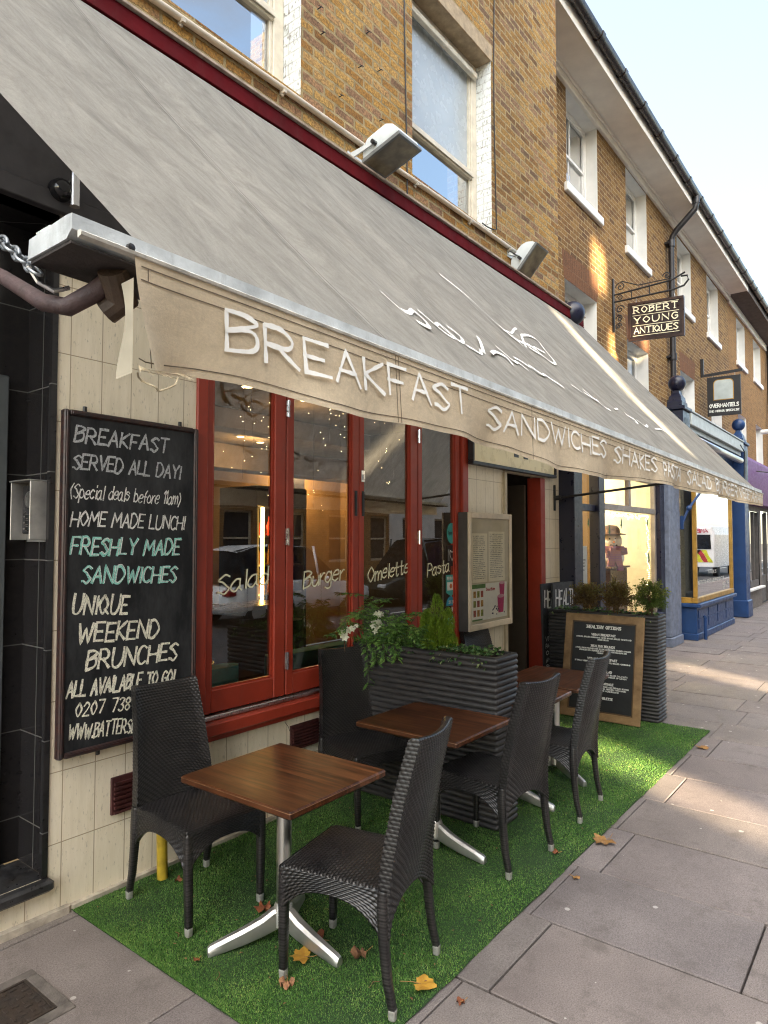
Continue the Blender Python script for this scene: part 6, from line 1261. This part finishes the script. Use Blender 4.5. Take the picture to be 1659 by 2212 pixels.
# orchid-like white blooms on a thin cane near the wall
t = thing('white_orchid', 'small white orchid on a thin cane at the wall end of the near planter', 'plant', (3.62, 3.16, 1.05)); m = MB(); m.tube(_smooth([(3.62, 3.17, .78), (3.61, 3.175, 1.05), (3.60, 3.17, 1.12), (3.60, 3.14, 1.165), (3.62, 3.08, 1.19)], 5), .004, 6); m.build('stem', simple('orchid_cane', (.10, .06, .03), .6), t); fl2 = LF()
for (x, y, z, s_) in ((3.595, 3.175, 1.135, .038), (3.585, 3.15, 1.115, .034), (3.60, 3.13, 1.165, .032), (3.61, 3.10, 1.175, .026), (3.625, 3.08, 1.195, .018)):
    nn = Vector((-.75, -.55, .15)); e1 = nn.cross(Vector((0, 0, 1))).normalized(); e2 = nn.cross(e1).normalized()
    for q in range(6): a = q*1.0472+U(-.15, .15); fl2.leaf((x, y, z), e1*math.cos(a)+e2*math.sin(a)+nn.normalized()*.3, s_, s_*.85, U(.4, 1), nn)
fl2.build('blossom', pet, t); lf = LF()
for k in range(60): a = U(0, 6.28); lf.leaf((3.74+U(-.05, .1), 3.1+U(-.08, .06), 1.05), (math.cos(a)*.8, math.sin(a)*.8, U(.5, 1.4)), U(.07, .13), .012, U(.3, .9))
lf.build('foliage', jas, t)
# ivy along the planter rim
def ivyp(label, xr, yr, z, n, over=True):
    t = thing('ivy', label, 'plant', (sum(xr)/2, sum(yr)/2, z)); lf = LF(); m = MB()
    for k in range(n):
        x, y = U(*xr), U(*yr); a = U(0, 6.28); zz = z+U(0, .045)
        for q in range(3): lf.leaf((x, y, zz), (math.cos(a+q*.9-.9), math.sin(a+q*.9-.9), U(-.1, .5)), U(.022, .038), U(.018, .028), min(1, max(0, random.gauss(.5, .28))))
        m.tube([(x, y, z-.02), (x+U(-.02, .02), y, zz)], .0014, 3)
    if over:
        for k in range(int(n*.3)):
            y = U(*yr); x = xr[0]-.015-U(0, .025); lf.leaf((x, y, z-U(-.01, .05)), (-.5, U(-.6, .6), U(-.6, .1)), U(.022, .034), U(.018, .028), random.random())
    lf.build('foliage', ivy_, t); tag(m.build('stem', stem, t), kind='stuff')
ivyp('variegated ivy trailing over the street end of the near planter', (3.745, 3.97), (2.08, 2.5), 1.05, 110); ivyp('dark ivy covering the soil below the jasmine', (3.745, 3.97), (2.58, 3.12), 1.05, 120); ivyp('green ivy at the foot of the three small shrubs', (6.87, 7.09), (2.0, 3.05), 1.035, 120)
# three small shrubs
for (y, r, lab, mt, hz_) in ((2.72, .165, 'bronze leaved round shrub at the wall end of the far planter', brn, 1.20), (2.40, .175, 'bronze green round shrub in the middle of the far planter', brn, 1.22), (2.06, .17, 'open green shrub with forked trunks at the street end of the far planter', box_, 1.235)):
    t = thing('small_shrub', lab, 'shrub', (6.96, y, 1.04)); lf = LF(); m = MB(); c0 = Vector((6.97, y, hz_)); gaps = [c0+Vector((U(-1, 1), U(-1, 1), U(-1, 1)))*r for _ in range(5)]
    for k in range(95):
        d = Vector((U(-1, 1), U(-1, 1), U(-.75, 1))).normalized()*r*U(.55, 1.12); e = c0+d; m.tube([(6.97+U(-.01, .01), y+U(-.02, .02), 1.08), c0+d*.35+Vector((0, 0, -.03)), e], [.004, .0025, .001], 4)
        for q in range(34):
            f = U(.45, 1.05); p = c0+d*f+Vector((U(-1, 1), U(-1, 1), U(-1, 1)))*.022
            if min((p-g).length for g in gaps) < r*.20: continue
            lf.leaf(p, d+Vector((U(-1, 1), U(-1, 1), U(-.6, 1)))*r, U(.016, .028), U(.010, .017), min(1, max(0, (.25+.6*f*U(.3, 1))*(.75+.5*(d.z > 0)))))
    for s_ in (-.02, .025): m.tube([(6.96, y+s_*.5, 1.02), (6.96, y+s_, 1.10), (6.97, y+s_*2.2, hz_)], [.009, .007, .004], 6)
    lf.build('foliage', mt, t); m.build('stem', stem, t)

# ---------------------------------------------------------------- framed menu leaning on the far planter
fm = thing('framed_menu', 'wood framed black menu board with healthy options leaning on the far planter', 'menu board', (6.70, 2.44, .012))
wood = NT('oiled_oak_frame'); o_ = wood.obj(); gn = wood.noise(wood.scale(o_, (9, 2, 2)), 3.5, 7, .65); wood.set(wood.mix(wood.mapr(gn, .3, .7, 0, 1), (.15, .085, .035), (.33, .21, .10)), .5, 0, .4); wood.bump(gn, .12, .003)
BX0, BTX, Y0, WB, HB = 6.60, 6.80, 2.86, .80, 1.035
sl = math.atan2(BTX-BX0, 1.0); cs_, sn_ = math.cos(sl), math.sin(sl)
def FB(u, v, d): return (BX0+v*sn_-d*cs_, Y0-u, .018+v*cs_+d*sn_)
def slab(mb, u0, u1, v0, v1, d0, d1): return mb.loft([[FB(u0, v0, d), FB(u1, v0, d), FB(u1, v1, d), FB(u0, v1, d)] for d in (d0, d1)], True)
m = MB(); slab(m, .05, WB-.05, .05, HB-.05, .0, .012); bd = m.build('board', simple('menu_black', (.012, .013, .014), .5, var=.2), fm)
m = MB(); F_ = .075
def mit(q, d0, d1, sh=0): m.loft([[FB(*p, d) for p in q] for d in (d0, d1)], True)
mit([(0, 0), (WB, 0), (WB-F_, F_), (F_, F_)], -.005, .028); mit([(0, HB), (F_, HB-F_), (WB-F_, HB-F_), (WB, HB)], -.005, .028); mit([(0, 0), (F_, F_), (F_, HB-F_), (0, HB)], -.005, .028); mit([(WB, 0), (WB, HB), (WB-F_, HB-F_), (WB-F_, F_)], -.005, .028)
m.build('frame', wood.m, fm, bevel=.006)
m = MB()
for q in ((F_, WB-F_, F_, F_+.012), (F_, WB-F_, HB-F_-.012, HB-F_), (F_, F_+.012, F_+.012, HB-F_-.012), (WB-F_-.012, WB-F_, F_+.012, HB-F_-.012)): slab(m, q[0], q[1], q[2], q[3], .012, .022)
m.build('inner_lip', simple('dark_lip', (.10, .055, .022), .5), bd)
m = MB(); ft = lambda u, v, d: FB(u, v, .0125+d); mid = WB/2
MENU = [('HEALTHY OPTIONS', .345, .028, .0065, .895), ('VEGAN BREAKFAST', .245, .020, .0045, .822), ('AVOCADO, GRILLED MUSHROOMS, WILTED SPINACH, GRILLED TOMATO AND', .56, .012, .0028, .797), ('BAKED BEANS', .11, .012, .0028, .777), ('HEALTHY BRUNCH', .235, .020, .0045, .708), ('2 FARM FRESH POACHED EGGS ON RYE SOURDOUGH, CRUSHED AVOCADO', .56, .012, .0028, .684), ('SPRINKLED WITH CRUMBLED FETA SERVED WITH HALLOUMI AND', .48, .012, .0028, .664), ('MUSHROOMS', .11, .012, .0028, .644), ('VEGAN BIG BREAKFAST', .30, .020, .0045, .580), ('2 TOFU, 2 VEGAN SAUSAGES, GRILLED TOMATO, GRILLED MUSHROOMS', .56, .012, .0028, .556), ('AND BEANS', .10, .012, .0028, .536), ('SALMON SALAD', .21, .020, .0045, .463), ('MIXED LEAVES, FRENCH BEANS AND BLACK CALAMATA', .52, .012, .0028, .438), ('OLIVES, LEMON, OLIVE OIL AND VINEGAR OF LEMON', .50, .012, .0028, .418), ('BENEDICT ROYALE', .25, .020, .0045, .345), ('ENGLISH MUFFIN WITH 2 POACHED EGGS AND PREMIUM SCOTCH', .55, .012, .0028, .320), ('SALMON, HOLLANDAISE SAUCE, SERVED WITH HASH', .50, .012, .0028, .300), ('BROWN TOMATO AND MUSHROOMS', .36, .012, .0028, .280), ('PROTEIN OMELETTE', .25, .020, .0045, .205)]
for txt, w, cap, th, v in MENU: lettering(m, txt, ft, mid-w/2, v, cap, w, th*1.35, k=2, serif=cap > .015, gap=.22, lift=.0003)
m.build('menu_lettering', simple('menu_white', (.78, .78, .74), .6, var=.04), bd)

# ---------------------------------------------------------------- artificial grass
gx0, gx1, gy0, gy1 = 1.695, 6.92, 1.518, WY-.005
ng = 420000; X = RNG.random(ng)**1.45*(gx1-gx0)+gx0; Y = RNG.random(ng)*(gy1-gy0)+gy0; Y = np.clip(Y+(.004*np.sin(X*7)+.003*np.sin(X*23)), gy0-.008, gy1)
gm = MB(); gm.grid(lambda u, v: (gx0+(gx1-gx0)*u+.004*math.sin(v*31), gy0+(gy1-gy0)*v+(.004*math.sin(u*36.5)+.003*math.sin(u*120))*(1-v), .010+.002*math.sin(u*40)*math.sin(v*17)), 120, 40); gm.box(gx0+.004, gx1-.004, gy0+.006, gy1, .001, .006)
tg2 = NT('turf_backing'); o_ = tg2.obj(); tg2.set(tg2.mix(tg2.mapr(tg2.noise(o_, 60, 5, .7), .3, .7, 0, 1), (.006, .020, .004), (.02, .06, .010)), .9); 
tb_ = gm.build('turf_backing', tg2.m, fix=True); tag(tb_, kind='structure')
L = RNG.uniform(.005, .0115, ng)*(1+.25*np.sin(X*3.1)*np.sin(Y*4.3)); A = RNG.random(ng)*2*np.pi; TL = RNG.uniform(.15, 1.0, ng); Wd = RNG.uniform(.0009, .0019, ng)*(.7+X*.16); A2 = RNG.random(ng)*2*np.pi
base = np.stack([X, Y, np.full(ng, .0085)], 1); tip = base+np.stack([np.cos(A)*TL*L, np.sin(A)*TL*L, L*np.sqrt(1.05-TL**2*.75)], 1); sd = np.stack([np.cos(A2)*Wd, np.sin(A2)*Wd, np.zeros(ng)], 1)
co_ = np.empty((ng*3, 3), np.float32); co_[0::3] = base-sd; co_[1::3] = base+sd; co_[2::3] = tip
me = bpy.data.meshes.new('grass'); me.vertices.add(ng*3); me.vertices.foreach_set('co', co_.ravel()); me.loops.add(ng*3); me.loops.foreach_set('vertex_index', np.arange(ng*3, dtype=np.int32)); me.polygons.add(ng); me.polygons.foreach_set('loop_start', np.arange(0, ng*3, 3, dtype=np.int32)); me.polygons.foreach_set('loop_total', np.full(ng, 3, np.int32)); me.update()
tone = np.clip(RNG.normal(.42, .22, ng)+.12*np.sin(X*9+Y*5)*np.sin(Y*13-X*4)+.35*(RNG.random(ng) < .07), 0, 1); cc = np.ones((ng*3, 4), np.float32); cc[:, 0] = np.repeat(tone, 3); at = me.color_attributes.new('tone', 'FLOAT_COLOR', 'CORNER'); at.data.foreach_set('color', cc.ravel())
me.materials.append(foliage_mat('turf_blade', (.040, .110, .022), (.120, .275, .050), (.38, .48, .13), .2)); go = bpy.data.objects.new('artificial_grass', me); COL.objects.link(go); tag(go, 'green artificial grass mat under the terrace furniture', 'grass', kind='stuff')

# ---------------------------------------------------------------- fallen leaves
def maple():
    pts = []
    for a, r in ((-90, .06), (-70, .32), (-48, .52), (-35, .50), (-28, .52), (-8, .85), (4, .90), (14, .76), (22, .72), (34, .66), (48, .85), (60, .80), (64, .72), (76, .78), (88, 1.0), (96, .96), (104, .76), (116, .70), (122, .80), (134, .84), (148, .64), (158, .70), (168, .76), (178, .90), (188, .84), (208, .52), (215, .50), (230, .50), (252, .32)): pts.append((r*math.cos(R_(a)), r*math.sin(R_(a))))
    return pts
def fallen(x, y, s, rot, mat, label, curl=.3, z=.018, lobes=True, crumple=0, group='autumn leaves on the ground'):
    rr = random.Random(int(x*1000+y*77)); t = thing('fallen_leaf', label, 'leaf', (x, y, z), R_(rot), group); m = MB(); P = maple() if lobes else [(math.cos(a)*(.8+.2*math.cos(3*a)), .55*math.sin(a)*(1+.15*math.cos(5*a))) for a in (2*math.pi*k/22 for k in range(22))]
    def h(u, v): return s*(curl*(u*u*.5+v*v*.25)+crumple*math.sin(u*5+x*9)*math.cos(v*6+y*7)+.06*math.sin(u*9+v*4))
    vs = [(0, 0, 0)]
    for f in (.5, 1): vs += [(s*u*f*(1-crumple*.5), s*v*f, h(u*f, v*f)+.001) for u, v in P]
    n = len(P); fs = [(0, 1+i, 1+(i+1) % n) for i in range(n)]+[(1+i, 1+n+i, 1+n+(i+1) % n, 1+(i+1) % n) for i in range(n)]
    m.add([(vx+x, vy+y, vz+z) for vx, vy, vz in vs], fs); m.build('blade', mat, t, smooth=True); m = MB(); m.tube([(x, y, z+.001), (x-.0*s, y-s*.6, z+.001), (x+s*.25, y-s*1.25, z+.004)], .0016, 4); m.build('stalk', simple('leaf_stalk', (.30, .16, .05), .7), t)
ly = simple('leaf_yellow', (.50, .29, .035), .6, scale=26, col2=(.34, .16, .02)); lo_ = simple('leaf_ochre', (.34, .19, .06), .7, scale=30, col2=(.20, .09, .025)); lr = simple('leaf_red_brown', (.24, .065, .02), .7, scale=30, col2=(.12, .04, .015)); lb_ = simple('leaf_dry_brown', (.30, .15, .07), .8, scale=40, col2=(.14, .06, .03))
for q in ((2.27, 1.585, .066, 200, ly, 'bright yellow maple leaf at the pavement edge by the near chair', .25, .024), (2.105, 2.075, .066, 40, ly, 'yellow maple leaf under the foot of the near table', .35, .026), (4.03, 1.475, .085, 75, lo_, 'large tan maple leaf at the outer edge of the grass mat', .3, .010), (6.33, 1.46, .07, 150, lo_, 'small tan maple leaf lying on the paving beyond the chairs', .4, .006)): fallen(*q)
for q in ((2.255, 2.49, .06, 20, lr, 'curled red brown leaf behind the near table base', .4, .026, True, .25), (2.24, 2.13, .05, 0, lr, 'rust red leaf beside the near table leg', .45, .025, False, .25), (2.27, 1.90, .055, 70, lb_, 'crumpled dry brown leaf under the near chair', .5, .026, True, .45), (1.945, 2.015, .045, 130, lb_, 'crumpled dry leaf by the near chair front foot', .45, .025, True, .4), (1.81, 2.42, .022, 90, lr, 'small orange leaf near the left edge of the mat', .6, .024, False, .2), (3.67, 1.63, .03, 30, lr, 'dark red leaf by the second chair rear foot', .6, .024, False, .3), (3.05, 2.75, .04, 10, lb_, 'brown leaf on the mat near the wall', .5, .026, False, .2), (3.50, 1.44, .03, 160, lo_, 'ochre leaf on the paving by the mat edge', .6, .006, False, .2), (2.30, 1.42, .028, 60, lr, 'small rust leaf on a paving joint', .5, .006, False, .3), (2.16, 3.05, .03, 40, lr, 'red leaf by the yellow pipe', .6, .024, False, .3)): fallen(*q)
dbm = MB(); rr = random.Random(31)
for k in range(230):
    x, y = rr.uniform(1.72, 6.6), rr.uniform(1.53, 3.2); s_ = rr.uniform(.004, .011); a = rr.uniform(0, 3.1); dbm.add([(x-s_*math.cos(a), y-s_*math.sin(a), .024), (x+s_*math.sin(a)*.5, y-s_*math.cos(a)*.5, .027), (x+s_*math.cos(a), y+s_*math.sin(a), .025), (x-s_*math.sin(a)*.5, y+s_*math.cos(a)*.5, .029)], [(0, 1, 2, 3)])
for k in range(14):
    x, y = rr.uniform(1.75, 4.0), rr.uniform(1.5, 3.1); a = rr.uniform(0, 3.1); l_ = rr.uniform(.03, .07); dbm.tube([(x, y, .025), (x+l_*.5*math.cos(a), y+l_*.5*math.sin(a), .030), (x+l_*math.cos(a+.4), y+l_*math.sin(a+.4), .026)], .0011, 4)
tag(dbm.build('leaf_litter', lb_, fix=False), 'tiny dry leaf crumbs scattered on the grass mat', 'litter', kind='stuff')

# ---------------------------------------------------------------- drain cover
dc = thing('drain_cover', 'square cast iron drain cover in a concrete surround by the entrance', 'drain cover', (1.29, 2.78, 0)); cast = simple('cast_iron', (.020, .016, .014), .7, scale=16, var=.5, bump=.4, col2=(.035, .022, .014))
m = MB(); cx, cy, a, b = 1.188, 2.757, .182, .134
for q in ((cx-a, cx+a, cy-a, cy-b), (cx-a, cx+a, cy+b, cy+a), (cx-a, cx-b, cy-b, cy+b), (cx+b, cx+a, cy-b, cy+b)): m.box(*q, -.04, .0085, .004)
m.build('concrete_surround', simple('worn_concrete', (.13, .113, .10), .85, scale=12, var=.35, bump=.5), dc)
m = MB(); c = b-.002; m.box(cx-c, cx+c, cy-c, cy+c, -.03, .0035); rr = random.Random(6)
for i in range(7):
    for j in range(7):
        x, y = cx-.105+i*.035, cy-.105+j*.035; w, h_ = (.014, .007) if (i+j) % 2 else (.007, .014)
        if rr.random() < .9: m.box(x-w, x+w, y-h_, y+h_, .0038, rr.uniform(.006, .0095), .002)
for q in ((cx-c, cx+c, cy-c, cy-c+.01), (cx-c, cx+c, cy+c-.01, cy+c), (cx-c, cx-c+.01, cy-c+.01, cy+c-.01), (cx+c-.01, cx+c, cy-c+.01, cy+c-.01)): m.box(*q, .0038, .009)
m.build('lid', cast, dc)
ft_ = MB(); ft_.box(-4, 1.69, WY-.035, WY-.001, -.05, .035, .012); ft_.box(1.69, 7.6, WY-.03, WY-.001, -.05, .03, .01); ft_.build('cement_footing', simple('cement_fillet', (.50, .44, .36), .85, scale=14, var=.3, bump=.6, bscale=30), cafe)

# ---------------------------------------------------------------- parked cars (seen only as reflections in the glass)
def car(x0, y, length, height, paint, label, flip=False):
    t = thing('parked_car', label, 'car', (x0+length/2, y, -.13), group='cars parked across the road'); hw = .88; z0 = -.13
    S = (lambda s: s) if not flip else (lambda s: 1-s); Xp = lambda s: x0+S(s)*length
    prof = [(0.0, .42, .62, .86), (.02, .30, .90, .94), (.10, .26, .98, 1.0), (.25, .25, .99, 1.0), (.55, .25, .96, 1.0), (.75, .25, .90, 1.0), (.92, .26, .78, .96), (.985, .32, .68, .88), (1.0, .40, .58, .78)]
    rings = []
    for s, zl, zh, wf in prof:
        w = hw*wf; rings.append([(Xp(s), y+a*w, z0+z) for a, z in ((-.9, zl), (-1, zl+.12), (-1.0, (zl+zh)/2), (-.95, zh-.03), (-.82, zh), (.82, zh), (.95, zh-.03), (1.0, (zl+zh)/2), (1, zl+.12), (.9, zl))])
    m = MB(); m.loft(rings, True); m.build('body', paint, t, smooth=True, angle=45)
    gp = [(.03, .98, .98, .80), (.10, .97, height-.12, .78), (.20, .97, height-.02, .74), (.40, .95, height, .72), (.56, .93, height-.06, .73), (.76, .88, .92, .80)]
    rings = [[(Xp(s), y+a*hw*w/ .80*k_, z0+z) for a, k_, z in ((-.92, 1, zl), (-.78, 1, zl+(zh-zl)*.92), (-.62, 1, zh), (.62, 1, zh), (.78, 1, zl+(zh-zl)*.92), (.92, 1, zl))] for s, zl, zh, w in gp]
    m = MB(); m.loft(rings, True); m.build('windows', simple('car_glass', (.010, .012, .015), .06), t, smooth=True, angle=30)
    m = MB(); rings = [[(Xp(s), y+a*hw*.66, z0+z+.006) for a, z in ((-1, zh-.015), (-.6, zh+.008), (.6, zh+.008), (1, zh-.015))] for s, zh in ((.09, height-.14), (.2, height-.02), (.4, height), (.55, height-.05))]; m.loft(rings, close=False)
    for sg in (-1, 1):
        for s in (.34, .585): m.bar((Xp(s), y+sg*hw*.90, z0+.94), (Xp(s)-.03, y+sg*hw*.69, z0+height-.03), .07, .02)
    m.build('roof', paint, t, smooth=True)
    for s in (.17, .80):
        for sg in (-1, 1):
            m = MB(); m.lathe([(.20, -.10), (.31, -.09), (.325, -.05), (.325, .05), (.31, .09), (.20, .10)], (Xp(s), y+sg*(hw-.10), z0+.325), 22, 'y'); w_ = m.build('wheel', simple('tyre', (.02, .02, .02), .8), t, smooth=True, angle=40); m = MB(); m.lathe([(.01, sg*.105-.004), (.19, sg*.10-.004), (.20, sg*.10+.004), (.01, sg*.11)], (Xp(s), y+sg*(hw-.10), z0+.325), 18, 'y'); m.build('rim', M['alu'], w_)
    for sg in (-1, 1):
        m = MB(); m.box(min(Xp(.0), Xp(.05)), max(Xp(.0), Xp(.05)), y+sg*.72-.12, y+sg*.72+.12, z0+.70, z0+.84, .03); m.build('tail_lamp', simple('red_lamp', (.35, .01, .01), .2), t); m = MB(); m.box(min(Xp(.95), Xp(1.0)), max(Xp(.95), Xp(1.0)), y+sg*.58-.14, y+sg*.58+.14, z0+.56, z0+.68, .03); m.build('headlight', simple('lamp_clear', (.6, .62, .65), .12), t); m = MB(); m.sphere((Xp(.60), y+sg*1.0, z0+.98), .09, 10, 8, (1, 1, .7)); m.build('wing_mirror', paint, t)
    m = MB()
    for s in (.10, .335, .36, .58): m.box(Xp(s)-.004, Xp(s)+.004, y+hw*1.003, y+hw*1.006, z0+.35, z0+.90)
    m.build('door_seam', M['iron'], t)
car(9.3, -5.7, 4.9, 1.80, simple('silver_white_paint', (.80, .84, .88), .18, .0, var=.02), 'silver white hatchback parked across the road, seen reflected in the windows')
car(14.9, -5.7, 5.0, 1.98, simple('dark_green_paint', (.035, .04, .035), .14, .3, var=.02), 'dark tall car parked ahead of the silver hatchback', True)
am = thing('ambulance', 'white box ambulance with yellow and red rear chevrons on the road', 'ambulance', (41, -2.9, -.13)); wp_ = simple('ambulance_white', (.75, .76, .78), .25, var=.03); z0 = -.13
m = MB(); m.loft([[(x, -2.9+a*w, z0+z) for a, z in ((-1, .5), (-1, 2.2), (-.85, zt), (.85, zt), (1, 2.2), (1, .5))] for x, w, zt in ((38.0, 1.0, 2.55), (38.15, 1.04, 2.65), (42.5, 1.04, 2.65), (43.2, .98, 2.2), (43.3, .95, 1.5))], True); m.build('body', wp_, am, bevel=.03)
m = MB(); m.box(37.96, 37.995, -3.75, -2.05, z0+1.45, z0+2.2, .01); m.build('rear_window', simple('amb_glass', (.012, .014, .018), .06), am)
for k in range(8):
    m = MB(); c_ = -2.9; y1_ = -3.85+k*.24
    m.add([(37.985, y1_, z0+.75), (37.985, y1_+.23, z0+.75), (37.985, min(-1.95, max(-3.85, y1_+.23+(.35 if k >= 4 else -.35)*-1)), z0+1.40), (37.985, min(-1.95, max(-3.85, y1_+(.35 if k >= 4 else -.35)*-1)), z0+1.40)], [(0, 1, 2, 3)]); m.build('chevron', simple('chevron_yellow', (.6, .62, .03), .4) if k % 2 else simple('chevron_red', (.42, .03, .04), .4), am)
m = MB(); lettering(m, 'AMBULANCE', lambda u, v, d: (37.975-d, -2.2-u, v), 0, z0+2.30, .2, 1.4, .035); m.build('lettering', simple('amb_red', (.5, .06, .1), .5), am)
for x in (38.9, 42.4):
    for sg in (-1, 1): m = MB(); m.lathe([(.2, -.12), (.36, -.1), (.36, .1), (.2, .12)], (x, -2.9+sg*.9, z0+.36), 20, 'y'); m.build('wheel', simple('amb_tyre', (.02, .02, .02), .8), am)
